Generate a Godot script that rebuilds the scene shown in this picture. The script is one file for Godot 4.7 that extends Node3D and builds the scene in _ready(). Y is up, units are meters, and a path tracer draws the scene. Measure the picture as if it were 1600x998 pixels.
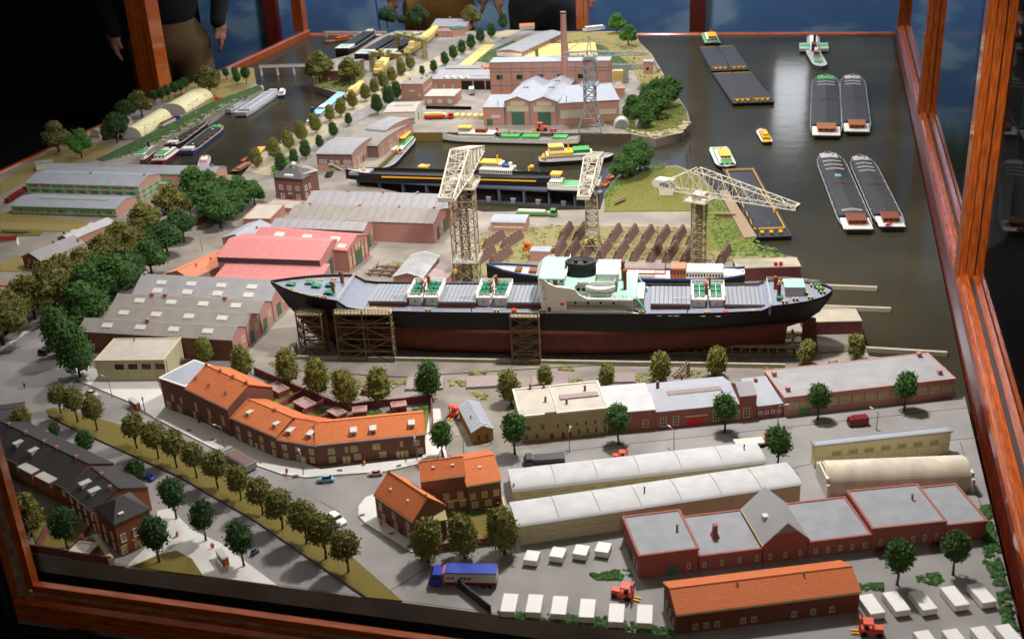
extends Node3D
# A museum model of a shipyard in its varnished show case. Lengths in the helpers are millimetres.
const U := 0.001
var M := {}
var cache := {}
var used_names := {}
var dims := {}
var rng := RandomNumberGenerator.new()

# ---------- naming ----------
func numbered(called: String) -> String:
	var n: int = used_names.get(called,0)
	used_names[called] = n + 1
	return called if n == 0 else "%s_%03d" % [called,n]

func tag(o: Node3D,label: String,category: String,group := "",kind := "") -> Node3D:
	if label: o.set_meta("label",label)
	if category: o.set_meta("category",category)
	if group: o.set_meta("group",group)
	if kind: o.set_meta("kind",kind)
	return o

func thing(called: String,label: String,category: String,at := Vector3.ZERO,yaw := 0.0,group := "") -> Node3D:
	var o := Node3D.new()
	o.name = numbered(called)
	o.position = at*U
	o.rotation.y = yaw
	add_child(o)
	return tag(o,label,category,group)

func dup(src: Node3D,called: String,label: String,at: Vector3,yaw := 0.0,group := "",size := 1.0) -> Node3D:
	var o: Node3D = src.duplicate()
	o.name = numbered(called)
	o.position = at*U
	o.rotation = Vector3(0,yaw,0)
	o.scale = Vector3.ONE*size
	add_child(o)
	if label: o.set_meta("label",label)
	if group: o.set_meta("group",group)
	return o

func nth(i: int) -> String:
	return ["first","second","third","fourth","fifth","sixth","seventh","eighth","ninth","tenth","eleventh","twelfth","thirteenth","fourteenth","fifteenth","sixteenth","seventeenth","eighteenth","nineteenth","twentieth"][i]

# ---------- meshes ----------
func mb() -> SurfaceTool:
	var s := SurfaceTool.new()
	s.begin(Mesh.PRIMITIVE_TRIANGLES)
	s.set_smooth_group(-1)
	return s

func tri(s: SurfaceTool,a: Vector3,b: Vector3,c: Vector3):
	s.add_vertex(a*U); s.add_vertex(b*U); s.add_vertex(c*U)

func quad(s: SurfaceTool,a: Vector3,b: Vector3,c: Vector3,d: Vector3):
	tri(s,a,b,c); tri(s,a,c,d)

# box from a low corner to a high corner, through a transform
func box(s: SurfaceTool,lo: Vector3,hi: Vector3,t := Transform3D()):
	var p := []
	for i in 8: p.append(t*Vector3(hi.x if i & 1 else lo.x,hi.y if i & 2 else lo.y,hi.z if i & 4 else lo.z))
	for f in [[0,2,3,1],[4,5,7,6],[0,4,6,2],[1,3,7,5],[2,6,7,3],[0,1,5,4]]:
		quad(s,p[f[0]],p[f[1]],p[f[2]],p[f[3]])

func cbox(s: SurfaceTool,c: Vector3,size: Vector3,t := Transform3D()):
	box(s,c - size/2,c + size/2,t)

func frame_of(a: Vector3,b: Vector3) -> Basis:
	var y := (b - a).normalized()
	var x := y.cross(Vector3.UP if absf(y.y) < 0.95 else Vector3.RIGHT).normalized()
	return Basis(x,y,x.cross(y))

func bar(s: SurfaceTool,a: Vector3,b: Vector3,w: float,w2 := -1.0):
	if w2 < 0: w2 = w
	box(s,Vector3(-w/2,0,-w2/2),Vector3(w/2,a.distance_to(b),w2/2),Transform3D(frame_of(a,b),a))

func tube(s: SurfaceTool,a: Vector3,b: Vector3,ra: float,rb := -1.0,n := 10,cap := true):
	if rb < 0: rb = ra
	var f := frame_of(a,b)
	s.set_smooth_group(0 if n > 6 else -1)
	for i in n:
		var t0 := TAU*i/n
		var t1 := TAU*(i + 1)/n
		var d0 := f.x*cos(t0) + f.z*sin(t0)
		var d1 := f.x*cos(t1) + f.z*sin(t1)
		quad(s,a + d0*ra,b + d0*rb,b + d1*rb,a + d1*ra)
	s.set_smooth_group(-1)
	if cap:
		for i in n:
			var t0 := TAU*i/n
			var t1 := TAU*(i + 1)/n
			var d0 := f.x*cos(t0) + f.z*sin(t0)
			var d1 := f.x*cos(t1) + f.z*sin(t1)
			tri(s,b,b + d1*rb,b + d0*rb)
			tri(s,a,a + d0*ra,a + d1*ra)

# a ring of profile points [radius, height] turned round a vertical axis
func lathe(s: SurfaceTool,at: Vector3,prof: Array,n := 12,sx := 1.0,sz := 1.0):
	s.set_smooth_group(0)
	for k in prof.size() - 1:
		var p = prof[k]
		var q = prof[k + 1]
		for i in n:
			var t0 := TAU*i/n
			var t1 := TAU*(i + 1)/n
			var c0 := Vector3(cos(t0)*sx,0,sin(t0)*sz)
			var c1 := Vector3(cos(t1)*sx,0,sin(t1)*sz)
			quad(s,at + c0*p[0] + Vector3(0,p[1],0),at + c0*q[0] + Vector3(0,q[1],0),at + c1*q[0] + Vector3(0,q[1],0),at + c1*p[0] + Vector3(0,p[1],0))
	s.set_smooth_group(-1)

# a polygon in the plane (x, y) of t, pushed along t's z from z0 to z1
func ext(s: SurfaceTool,poly: PackedVector2Array,z0: float,z1: float,t := Transform3D()):
	var ix := Geometry2D.triangulate_polygon(poly)
	for k in range(0,ix.size(),3):
		var a := poly[ix[k]]
		var b := poly[ix[k + 1]]
		var c := poly[ix[k + 2]]
		tri(s,t*Vector3(a.x,a.y,z1),t*Vector3(c.x,c.y,z1),t*Vector3(b.x,b.y,z1))
		tri(s,t*Vector3(a.x,a.y,z0),t*Vector3(b.x,b.y,z0),t*Vector3(c.x,c.y,z0))
	for i in poly.size():
		var a := poly[i]
		var b := poly[(i + 1) % poly.size()]
		quad(s,t*Vector3(a.x,a.y,z0),t*Vector3(a.x,a.y,z1),t*Vector3(b.x,b.y,z1),t*Vector3(b.x,b.y,z0))

# a flat polygon of ground points (x, z) with a thickness
func slab(s: SurfaceTool,pts: Array,y0: float,y1: float):
	var p := PackedVector2Array()
	for v in pts: p.append(Vector2(v.x,-v.y))
	ext(s,p,y0,y1,Transform3D(Basis(Vector3.RIGHT,Vector3(0,0,-1),Vector3.UP),Vector3.ZERO))

# rings of equally many points joined into a skin
func loft(s: SurfaceTool,rings: Array,smooth := true,caps := true,closed := true):
	s.set_smooth_group(0 if smooth else -1)
	var n: int = rings[0].size()
	for k in rings.size() - 1:
		for i in (n if closed else n - 1):
			var j := (i + 1) % n
			quad(s,rings[k][i],rings[k][j],rings[k + 1][j],rings[k + 1][i])
	s.set_smooth_group(-1)
	if caps:
		for e in [[rings[0],false],[rings[-1],true]]:
			for i in range(1,n - 1):
				if e[1]: tri(s,e[0][0],e[0][i],e[0][i + 1])
				else: tri(s,e[0][0],e[0][i + 1],e[0][i])

func blob(s: SurfaceTool,c: Vector3,r: Vector3,n := 8):
	s.set_smooth_group(0)
	for k in n/2:
		for i in n:
			var q := []
			for e in [[k,i],[k + 1,i],[k + 1,i + 1],[k,i + 1]]:
				var ph: float = PI*e[0]/(n/2)
				var th: float = TAU*e[1]/n
				q.append(c + Vector3(sin(ph)*cos(th)*r.x,cos(ph)*r.y,sin(ph)*sin(th)*r.z))
			quad(s,q[0],q[3],q[2],q[1])
	s.set_smooth_group(-1)

func done(s: SurfaceTool) -> ArrayMesh:
	s.generate_normals()
	return s.commit()

func put(s: SurfaceTool,called: String,m,parent: Node = null,at := Vector3.ZERO,yaw := 0.0) -> MeshInstance3D:
	return place(done(s),called,m,parent,at,yaw)

func place(mesh: Mesh,called: String,m,parent: Node = null,at := Vector3.ZERO,yaw := 0.0) -> MeshInstance3D:
	var o := MeshInstance3D.new()
	o.name = called if parent else numbered(called)
	o.mesh = mesh
	if m: o.material_override = M[m] if m is String else m
	o.position = at*U
	o.rotation.y = yaw
	(parent if parent else self).add_child(o,true)
	return o

func struct(s: SurfaceTool,called: String,m) -> MeshInstance3D:
	var o := put(s,called,m)
	o.set_meta("kind","structure")
	return o

# ---------- materials ----------
func lin(r: float,g: float,b: float) -> Color:
	return Color(r,g,b).linear_to_srgb()

func noise_tex(a: Color,b: Color,freq: float,oct := 4,sd := 1,size := 512,type := FastNoiseLite.TYPE_SIMPLEX_SMOOTH) -> NoiseTexture2D:
	var n := FastNoiseLite.new()
	n.seed = sd
	n.frequency = freq
	n.fractal_octaves = oct
	n.noise_type = type
	var t := NoiseTexture2D.new()
	t.width = size; t.height = size
	t.seamless = true
	t.noise = n
	var g := Gradient.new()
	g.set_color(0,a); g.set_color(1,b)
	t.color_ramp = g
	return t

# a material whose colour varies between two tones; metres is the width of the pattern
func mat(key: String,c: Color,rough := 0.7,vary := 0.0,metres := 0.3,freq := 0.02,tint := Color.WHITE) -> StandardMaterial3D:
	var m := StandardMaterial3D.new()
	m.resource_name = key
	m.roughness = rough
	m.metallic_specular = 0.4
	if vary > 0:
		m.albedo_color = Color.WHITE
		vary *= 0.6
		var b := c*(1 - vary); b.a = 1
		var a := Color(minf(1,c.r*(1 + vary*0.6)*tint.r),minf(1,c.g*(1 + vary*0.6)*tint.g),minf(1,c.b*(1 + vary*0.6)*tint.b))
		m.albedo_texture = noise_tex(b,a,freq,5,key.hash() % 1000,256)
		m.uv1_triplanar = true
		m.uv1_world_triplanar = true
		m.uv1_scale = Vector3.ONE/metres
		m.uv1_offset = Vector3(key.hash() % 97,key.hash() % 89,key.hash() % 83)/100.0
	else:
		m.albedo_color = c
	M[key] = m
	return m

func s8(r: float,g: float,b: float) -> Color:   # a colour given as 0..255 sRGB
	return Color(r/255,g/255,b/255)

# ---------- lattice work ----------
# a square lattice mast: half widths a (bottom) and b (top), n bays
func mast(s: SurfaceTool,at: Vector3,h: float,a: float,b: float,n: int,w: float,x := 1.0):
	var c := [Vector2(-1,-x),Vector2(1,-x),Vector2(1,x),Vector2(-1,x)]
	for k in n:
		var t0 := float(k)/n
		var t1 := float(k + 1)/n
		var r0 := lerpf(a,b,t0)
		var r1 := lerpf(a,b,t1)
		for i in 4:
			var p: Vector2 = c[i]
			var q: Vector2 = c[(i + 1) % 4]
			var p0 := at + Vector3(p.x*r0,h*t0,p.y*r0)
			var p1 := at + Vector3(p.x*r1,h*t1,p.y*r1)
			var q0 := at + Vector3(q.x*r0,h*t0,q.y*r0)
			var q1 := at + Vector3(q.x*r1,h*t1,q.y*r1)
			bar(s,p0,p1,w*1.3)
			bar(s,p0,q1,w*0.7)
			bar(s,q0,p1,w*0.7)
			bar(s,p1,q1,w)

# a lattice girder between two points, its section w wide and tall at each end
func girder(s: SurfaceTool,a: Vector3,b: Vector3,wa: Vector2,wb: Vector2,n: int,w: float):
	var d := (b - a).normalized()
	var side := d.cross(Vector3.UP).normalized()
	var up := side.cross(d).normalized()
	for k in n + 1:
		var t := float(k)/n
		var c := a.lerp(b,t)
		var z := wa.lerp(wb,t)
		var p := [c - side*z.x/2 - up*z.y/2,c + side*z.x/2 - up*z.y/2,c + side*z.x/2 + up*z.y/2,c - side*z.x/2 + up*z.y/2]
		for i in 4: bar(s,p[i],p[(i + 1) % 4],w*0.8)
		if k < n:
			var t1 := float(k + 1)/n
			var c1 := a.lerp(b,t1)
			var z1 := wa.lerp(wb,t1)
			var q := [c1 - side*z1.x/2 - up*z1.y/2,c1 + side*z1.x/2 - up*z1.y/2,c1 + side*z1.x/2 + up*z1.y/2,c1 - side*z1.x/2 + up*z1.y/2]
			for i in 4:
				bar(s,p[i],q[i],w*1.2)
				if (k + i) % 2: bar(s,p[i],q[(i + 1) % 4],w*0.7)
				else: bar(s,p[(i + 1) % 4],q[i],w*0.7)

# ---------- buildings ----------
func top_line(kind: String,span: float,h: float,r: float) -> PackedVector2Array:
	var p := PackedVector2Array()
	match kind:
		"gable": p.append_array([Vector2(0,h),Vector2(span/2,h + r),Vector2(span,h)])
		"shed": p.append_array([Vector2(0,h),Vector2(span,h + r)])
		"arch":
			for i in 25:
				var t := PI*i/24
				p.append(Vector2(span/2 - cos(t)*span/2,h + sin(t)*r))
		"mansard": p.append_array([Vector2(0,h),Vector2(span*0.16,h + r*0.75),Vector2(span/2,h + r),Vector2(span*0.84,h + r*0.75),Vector2(span,h)])
		"multi2","multi3","multi4":
			var n := int(kind.right(1))
			for i in n: p.append_array([Vector2(span*i/n,h),Vector2(span*(i + 0.5)/n,h + r)])
			p.append(Vector2(span,h))
		_: p.append_array([Vector2(0,h),Vector2(span,h)])
	return p

# walls and roof. The thing's origin is the near left foot; x runs along the near wall, -z goes back.
func house(called: String,label: String,b: Array,o := {}) -> Node3D:
	var w: float = b[2]
	var d: float = o.get("d",b[3])
	var h: float = b[4]
	var root := thing(called,label,o.get("cat","building"),b[0],b[1],o.get("group",""))
	if b.size() > 5 and not o.has("rise"): o.rise = b[5]
	dims[root] = [w,d,h,o.get("rise",12.0)]
	var kind: String = o.get("kind","gable")
	var r: float = o.get("rise",12.0)
	var wall: String = o.get("wall","brick")
	var roof: String = o.get("roof","grey_roof")
	var oh: float = o.get("oh",1.5)
	var th: float = o.get("th",1.6)
	var s := mb()
	if kind == "flat" or kind == "hip":
		box(s,Vector3(0,0,-d),Vector3(w,h,0))
		put(s,"wall",wall,root)
		if kind == "flat":
			var pr: float = o.get("parapet",2.0)
			s = mb()
			box(s,Vector3(pr,h - 0.5,-d + pr),Vector3(w - pr,h + 0.4,-pr))
			put(s,"roof",roof,root)
			s = mb()
			for e in [[0.0 - oh,0.0 + pr,-d - oh,oh],[w - pr,w + oh,-d - oh,oh],[pr,w - pr,-d - oh,-d + pr],[pr,w - pr,-pr,oh]]:
				box(s,Vector3(e[0],h - 1.2,e[2]),Vector3(e[1],h + o.get("ph",1.6),e[3]))
			put(s,"parapet",o.get("trim",wall),root)
		else:
			s = mb()
			var i: float = o.get("inset",d*0.42)
			var q := [Vector3(-oh,h,oh),Vector3(w + oh,h,oh),Vector3(w + oh,h,-d - oh),Vector3(-oh,h,-d - oh)]
			var a := Vector3(i,h + r,-d/2)
			var e2 := Vector3(w - i,h + r,-d/2)
			quad(s,q[0],a,e2,q[1]); quad(s,q[2],e2,a,q[3]); tri(s,q[1],e2,q[2]); tri(s,q[3],a,q[0])
			box(s,Vector3(-oh,h - 1.2,-d - oh),Vector3(w + oh,h,oh))
			put(s,"roof",roof,root)
		return root
	var along: bool = not o.get("cross",false)      # whether the ridge runs along x
	var span := d if along else w
	var leng := w if along else d
	var top := top_line(kind,span,h,r)
	var poly := PackedVector2Array([Vector2(0,0)])
	poly.append_array(top)
	poly.append(Vector2(span,0))
	# section axes: along -> u is -z, push along x; cross -> u is x, push along z
	var t := Transform3D(Basis(Vector3(0,0,-1),Vector3.UP,Vector3.RIGHT),Vector3.ZERO) if along else Transform3D(Basis(Vector3.RIGHT,Vector3.UP,Vector3(0,0,1)),Vector3(0,0,-d))
	ext(s,poly,0,leng,t)
	put(s,"wall",wall,root)
	# roof skin
	var first := top[0] + (top[0] - top[1]).normalized()*oh
	var last := top[-1] + (top[-1] - top[-2]).normalized()*oh
	if kind == "arch":
		first = top[0] + Vector2(-0.8,0); last = top[-1] + Vector2(0.8,0)
	var low := PackedVector2Array()
	low.append(first)
	for i in range(1,top.size() - 1): low.append(top[i])
	low.append(last)
	s = mb()
	var skin := PackedVector2Array()
	for v in low: skin.append(v + Vector2(0,0.3))
	for i in range(low.size() - 1,-1,-1): skin.append(low[i] + Vector2(0,th + 0.3))
	if kind == "arch":
		skin = PackedVector2Array()
		for i in top.size(): skin.append(low[i] + Vector2((low[i].x - span/2)*0.012,0.2))
		for i in range(top.size() - 1,-1,-1): skin.append(low[i] + Vector2((low[i].x - span/2)*0.04,th + 0.2))
	ext(s,skin,-oh,leng + oh,t)
	# seams between the roof sheets
	var step: float = o.get("seam",0.0)
	var rf := put(s,"roof",roof,root)
	if step > 0:
		s = mb()
		var n := int(leng/step)
		for k in range(1,n):
			for i in low.size() - 1:
				var a := low[i] + Vector2(0,th + 0.4)
				var e2 := low[i + 1] + Vector2(0,th + 0.4)
				bar(s,t*Vector3(a.x,a.y,leng*k/n),t*Vector3(e2.x,e2.y,leng*k/n),0.7)
		put(s,"seam","roof_seam" if roof.begins_with("grey") or roof == "light_roof" else roof,rf)
	# courses of tiles
	if roof in ["orange_roof","salmon_roof","slate_roof","dark_roof"]:
		s = mb()
		for i in low.size() - 1:
			var n := int(low[i].distance_to(low[i + 1])/2.6)
			for k in range(1,n):
				var v := low[i].lerp(low[i + 1],float(k)/n) + Vector2(0,th + 0.35)
				bar(s,t*Vector3(v.x,v.y,-oh),t*Vector3(v.x,v.y,leng + oh),0.55)
		var m2 := put(s,"tile_courses",roof,rf)
		m2.set_meta("kind","stuff")
		if kind == "gable":
			s = mb(); bar(s,t*Vector3(span/2,h + r + th + 0.5,-oh),t*Vector3(span/2,h + r + th + 0.5,leng + oh),1.6); put(s,"ridge_cap",roof,rf)
	# gutters
	if o.has("gutter"):
		s = mb()
		for v in [first,last]:
			bar(s,t*Vector3(v.x,v.y,-oh),t*Vector3(v.x,v.y,leng + oh),1.6)
		put(s,"gutter",o.gutter,rf)
	return root

func face_t(root_w: float,root_d: float,f: String) -> Transform3D:
	match f:
		"r": return Transform3D(Basis(Vector3(0,0,-1),Vector3.UP,Vector3.RIGHT),Vector3(root_w,0,0))
		"l": return Transform3D(Basis(Vector3(0,0,1),Vector3.UP,Vector3.LEFT),Vector3(0,0,-root_d))
		"b": return Transform3D(Basis(Vector3.LEFT,Vector3.UP,Vector3(0,0,-1)),Vector3(root_w,0,-root_d))
	return Transform3D()

# a window: frame and bars proud of the pane, two surfaces in one mesh
func window_mesh(w: float,h: float,c: int,r: int,frame: String,glass: String,fw := 0.9) -> ArrayMesh:
	var key := "%.1f %.1f %d %d %s %s %.1f" % [w,h,c,r,frame,glass,fw]
	if cache.has(key): return cache[key]
	var s := mb()
	box(s,Vector3(-w/2,0,0),Vector3(w/2,h,0.35))
	s.generate_normals()
	s.set_material(M[glass])
	var m: ArrayMesh = s.commit()
	s = mb()
	box(s,Vector3(-w/2 - 0.3,-fw,0),Vector3(w/2 + 0.3,0,1.2))
	box(s,Vector3(-w/2,h - fw,0),Vector3(w/2,h,0.95))
	for i in c + 1:
		var x := lerpf(-w/2 + fw/2,w/2 - fw/2,float(i)/c)
		var k := fw if i == 0 or i == c else fw*0.6
		box(s,Vector3(x - k/2,0,0),Vector3(x + k/2,h,0.9 if k == fw else 0.7))
	for j in range(1,r):
		var y := h*j/r
		box(s,Vector3(-w/2,y - fw*0.3,0),Vector3(w/2,y + fw*0.3,0.72))
	s.generate_normals()
	s.set_material(M[frame])
	s.commit(m)
	cache[key] = m
	return m

# n windows evenly between the shares u0 and u1 of the length of a face ("f", "r", "l", "b")
func wins(root: Node3D,f: String,n: int,u0: float,u1: float,y: float,w: float,h: float,c := 2,r := 2,frame := "white",glass := "glass",called := "window"):
	var k: Array = dims[root]
	var t := face_t(k[0],k[1],f)
	var run: float = k[0] if f in "fb" else k[1]
	var m := window_mesh(w,h,c,r,frame,glass)
	for i in n:
		var o := MeshInstance3D.new()
		o.name = called
		o.mesh = m
		var u := (u0 + u1)/2 if n == 1 else lerpf(u0,u1,float(i)/(n - 1))
		o.transform = Transform3D(t.basis,t*Vector3(u*run,y,0.02)*U)
		root.add_child(o,true)

func door(root: Node3D,f: String,u: float,w: float,h: float,m: String,y := 0.2,called := "door"):
	var k: Array = dims[root]
	var run: float = k[0] if f in "fb" else k[1]
	var t := face_t(k[0],k[1],f).translated_local(Vector3(u*run,y,0))
	var s := mb()
	box(s,Vector3(-w/2,0,-0.2),Vector3(w/2,h,0.7),t)
	var n := maxi(2,int(w/5))
	for i in n + 1:
		var x := lerpf(-w/2,w/2,float(i)/n)
		box(s,Vector3(x - 0.3,0,0),Vector3(x + 0.3,h + 0.4,1.1),t)
	put(s,called,m,root)

# thin bands on a wall: piers, string courses, plinths
func band(root: Node3D,f: String,u0: float,u1: float,y0: float,y1: float,m: String,called := "band",proud := 0.8):
	var k: Array = dims[root]
	var run: float = k[0] if f in "fb" else k[1]
	var s := mb()
	box(s,Vector3(u0*run,y0,-0.2),Vector3(u1*run,y1,proud),face_t(k[0],k[1],f))
	put(s,called,m,root)

func gable_y(root: Node3D,v: float) -> float:   # height of a gable roof at the share v of its depth
	var k: Array = dims[root]
	return k[2] + k[3]*(1.0 - absf(v - 0.5)*2.0)

# a dormer on the near slope of a gable roof, at share u along it
func dormer(root: Node3D,u: float,v: float,w: float,h: float,cheek := "pale_yellow",top := "light_metal",c := 3):
	var k: Array = dims[root]
	var y := gable_y(root,v) + 0.6
	var z: float = -v*k[1]
	var back: float = h/maxf(0.2,k[3]*2.0/k[1])
	var s := mb()
	var x: float = u*k[0]
	box(s,Vector3(x - w/2,y,z - back),Vector3(x + w/2,y + h,z))
	var p := root.get_node_or_null("roof")
	var o := put(s,"dormer",cheek,p if p else root)
	s = mb()
	box(s,Vector3(x - w/2 - 0.8,y + h,z - back - 1),Vector3(x + w/2 + 0.8,y + h + 1,z + 1.2))
	put(s,"dormer_top",top,o)
	var g := MeshInstance3D.new()
	g.name = "window"
	g.mesh = window_mesh(w - 1.4,h - 1.6,c,1,"white","glass")
	g.position = Vector3(x,y + 0.8,z + 0.05)*U
	o.add_child(g,true)

func chimney(root: Node3D,x: float,y: float,z: float,h: float,m := "brick_pink",w := 3.6,pots := 0):
	var p := root.get_node_or_null("roof")
	var s := mb()
	box(s,Vector3(x - w/2,y,z - w/2),Vector3(x + w/2,y + h,z + w/2))
	box(s,Vector3(x - w/2 - 0.5,y + h - 1.6,z - w/2 - 0.5),Vector3(x + w/2 + 0.5,y + h - 0.5,z + w/2 + 0.5))
	for i in pots: tube(s,Vector3(x + (i - (pots - 1)/2.0)*1.6,y + h,z),Vector3(x + (i - (pots - 1)/2.0)*1.6,y + h + 1.8,z),0.6,0.5,6)
	put(s,"chimney",m,p if p else root)

func pipe(root: Node3D,x: float,y: float,z: float,h: float,m := "dark_metal",r := 1.1):
	var p := root.get_node_or_null("roof")
	var s := mb()
	tube(s,Vector3(x,y,z),Vector3(x,y + h,z),r,r,8)
	tube(s,Vector3(x,y + h,z),Vector3(x,y + h + 1,z),r*1.5,r*1.2,8)
	put(s,"vent_pipe",m,p if p else root)

# a flat light on a slope: roof runs from (z0, y0) to (z1, y1)
func skylight(root: Node3D,x: float,w: float,z0: float,y0: float,z1: float,y1: float,t0: float,t1: float,m := "skylight_pane",rim := "light_metal"):
	var a := Vector3(0,lerpf(y0,y1,t0),lerpf(z0,z1,t0))
	var b := Vector3(0,lerpf(y0,y1,t1),lerpf(z0,z1,t1))
	var y := (b - a).normalized()
	var f := Basis(Vector3.RIGHT,y,Vector3.RIGHT.cross(y))
	var t := Transform3D(f,a + Vector3(x,0,0))
	var k := a.distance_to(b)
	var s := mb()
	box(s,Vector3(-w/2,0,-1),Vector3(w/2,k,2.6),t)
	var p := root.get_node_or_null("roof")
	var o := put(s,"skylight",rim,p if p else root)
	s = mb()
	box(s,Vector3(-w/2 + 0.9,0.9,2.6),Vector3(w/2 - 0.9,k - 0.9,3.0),t)
	for i in range(1,4):
		var u := -w/2 + w*i/4
		box(s,Vector3(u - 0.25,0.9,3.0),Vector3(u + 0.25,k - 0.9,3.3),t)
	put(s,"pane",m,o)

func lantern_roof(root: Node3D,x0: float,x1: float,z: float,y: float,w: float,h: float,m := "skylight_pane"):
	var s := mb()
	ext(s,PackedVector2Array([Vector2(-w/2,0),Vector2(-w/2,h*0.5),Vector2(0,h),Vector2(w/2,h*0.5),Vector2(w/2,0)]),x0,x1,Transform3D(Basis(Vector3(0,0,-1),Vector3.UP,Vector3.RIGHT),Vector3(0,y,z)))
	put(s,"roof_lantern",m,root.get_node_or_null("roof"))


func _ready():
	var cam := Camera3D.new()
	cam.name = "camera"
	cam.transform = Transform3D(Basis(Vector3(0.966381,-0.048971,-0.252409),Vector3(-0.060852,0.910242,-0.409581),Vector3(0.249811,0.411171,0.876660)),Vector3(0,1,0))
	cam.fov = 31.21
	cam.near = 0.05
	cam.far = 60
	var ca := CameraAttributesPhysical.new()
	ca.frustum_focal_length = 42.966
	ca.frustum_focus_distance = 2.55
	ca.exposure_aperture = 10.0
	cam.attributes = ca
	add_child(cam)
	var env := Environment.new()
	env.background_mode = Environment.BG_COLOR
	env.background_color = Color(0.012,0.012,0.014)
	env.tonemap_mode = Environment.TONE_MAPPER_LINEAR
	env.tonemap_exposure = 0.95
	env.sdfgi_enabled = true
	env.ssao_enabled = true
	env.ssil_enabled = true
	var we := WorldEnvironment.new()
	we.name = "environment"
	we.environment = env
	add_child(we)
	rng.seed = 7
	materials()
	lamps()
	setting()
	show_case()
	room()
	make_trees()
	zone_front()
	zone_yard()
	zone_ship()
	zone_left()
	zone_middle()
	zone_back()
	zone_water()
	vehicles()
	small_things()
	plant_trees()
	visitors()

# unseen lamps above the show case, out of view, placed to light the model
func lamps():
	for a in [[Vector3(-230,1100,-1980),1.0,"over the bow of the black ship"],[Vector3(-1250,1100,-2500),0.58,"over the large grey roofs"],[Vector3(-450,1120,-3400),0.58,"over the harbour basin"],[Vector3(-1400,1120,-4300),0.75,"over the far factory"]]:
		var t := thing("unseen_case_lamp","unseen show case lamp %s" % a[2],"lamp",a[0],0,"unseen lamps above the show case")
		var s := mb()
		lathe(s,Vector3.ZERO,[[0.1,110],[26,108],[34,60],[60,6],[62,0],[57,4],[34,50]],20)
		put(s,"lamp_housing","dark_metal",t)
		s = mb()
		blob(s,Vector3(0,24,0),Vector3(26,20,26),12)
		put(s,"bulb","bulb_glow",t)
		var l := SpotLight3D.new()
		l.name = "light"
		l.light_color = Color(1.0,0.98,0.955)
		l.light_energy = a[1]*LIGHT
		l.light_size = 0.05
		l.spot_range = 9
		l.spot_angle = 66
		l.spot_angle_attenuation = 0.6
		l.spot_attenuation = 2
		l.shadow_enabled = true
		l.rotation_degrees.x = -90
		t.add_child(l)

	# unseen lamps placed to light the painted wall, above the top of the picture
	for x in [-2500.0,-900.0,1150.0]:
		var t := thing("unseen_wall_lamp","unseen small dark lamp out of view, lighting the painted sky, %s" % {-2500.0: "left",-900.0: "middle",1150.0: "right"}[x],"lamp",Vector3(x,1250,-5640),0,"unseen lamps lighting the painted wall")
		var s := mb(); blob(s,Vector3.ZERO,Vector3(50,30,50),12); put(s,"bulb","bulb_glow",t)
		s = mb(); lathe(s,Vector3(0,20,0),[[0.1,60],[60,50],[75,0]],16); put(s,"lamp_shade","dark_metal",t)
		var l := OmniLight3D.new()
		l.name = "light"
		l.light_color = Color(0.95,0.97,1.0)
		l.light_energy = 2.0
		l.light_size = 0.06
		l.omni_range = 5
		l.omni_attenuation = 2
		l.shadow_enabled = true
		l.position = Vector3(0,-0.07,0)
		t.add_child(l)
	# an unseen bright window above the view, placed for the glare on the water
	var win := thing("unseen_window","unseen bright window above the view, placed for its reflection in the water","window",Vector3(-155,190,-6040))
	var ws := mb(); box(ws,Vector3(-80,60,0),Vector3(80,420,8)); put(ws,"window_pane","window_glow",win)
	for x in [-95,80]:
		ws = mb(); box(ws,Vector3(x,45,0),Vector3(x + 15,435,20)); put(ws,"window_frame","wall_post_red",win)
	var wl := AreaLight3D.new()
	wl.name = "light"; wl.area_size = Vector2(0.16,0.36); wl.light_color = Color(0.95,0.97,1.0); wl.light_energy = 0.06; wl.area_range = 9; wl.shadow_enabled = true
	wl.position = Vector3(0,0.24,0.012); wl.rotation_degrees.y = 180
	win.add_child(wl)
	# an unseen room lamp behind the camera, placed to light the front sash
	var rl := thing("unseen_room_lamp","unseen globe lamp behind the camera, placed to light the front sash","lamp",Vector3(500,1900,700))
	ws = mb(); blob(ws,Vector3.ZERO,Vector3(70,70,70),14); put(ws,"bulb","bulb_glow",rl)
	var ol := OmniLight3D.new()
	ol.name = "light"; ol.light_color = Color(1.0,0.96,0.9); ol.light_energy = 0.8; ol.light_size = 0.07; ol.omni_range = 9; ol.omni_attenuation = 2; ol.shadow_enabled = true
	rl.add_child(ol)
	var hood := thing("added_fill_panel","added wide white fill light panel above the model, out of view","lamp",Vector3(-1100,1450,-3100))  # added panel for soft fill light, not a known part of the case
	var hs := mb(); box(hs,Vector3(-1250,0,-1900),Vector3(1250,30,1900)); put(hs,"fill_surface","hood_glow",hood)
	var al := AreaLight3D.new()
	al.name = "light"
	al.area_size = Vector2(2.5,3.8)
	al.light_color = Color(1.0,0.97,0.94)
	al.light_energy = FILL
	al.area_range = 9
	al.shadow_enabled = true
	al.position = Vector3(0,-0.01,0)
	al.rotation_degrees.x = -90
	hood.add_child(al)

const FILL := 1.0
const LIGHT := 2.1

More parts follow.
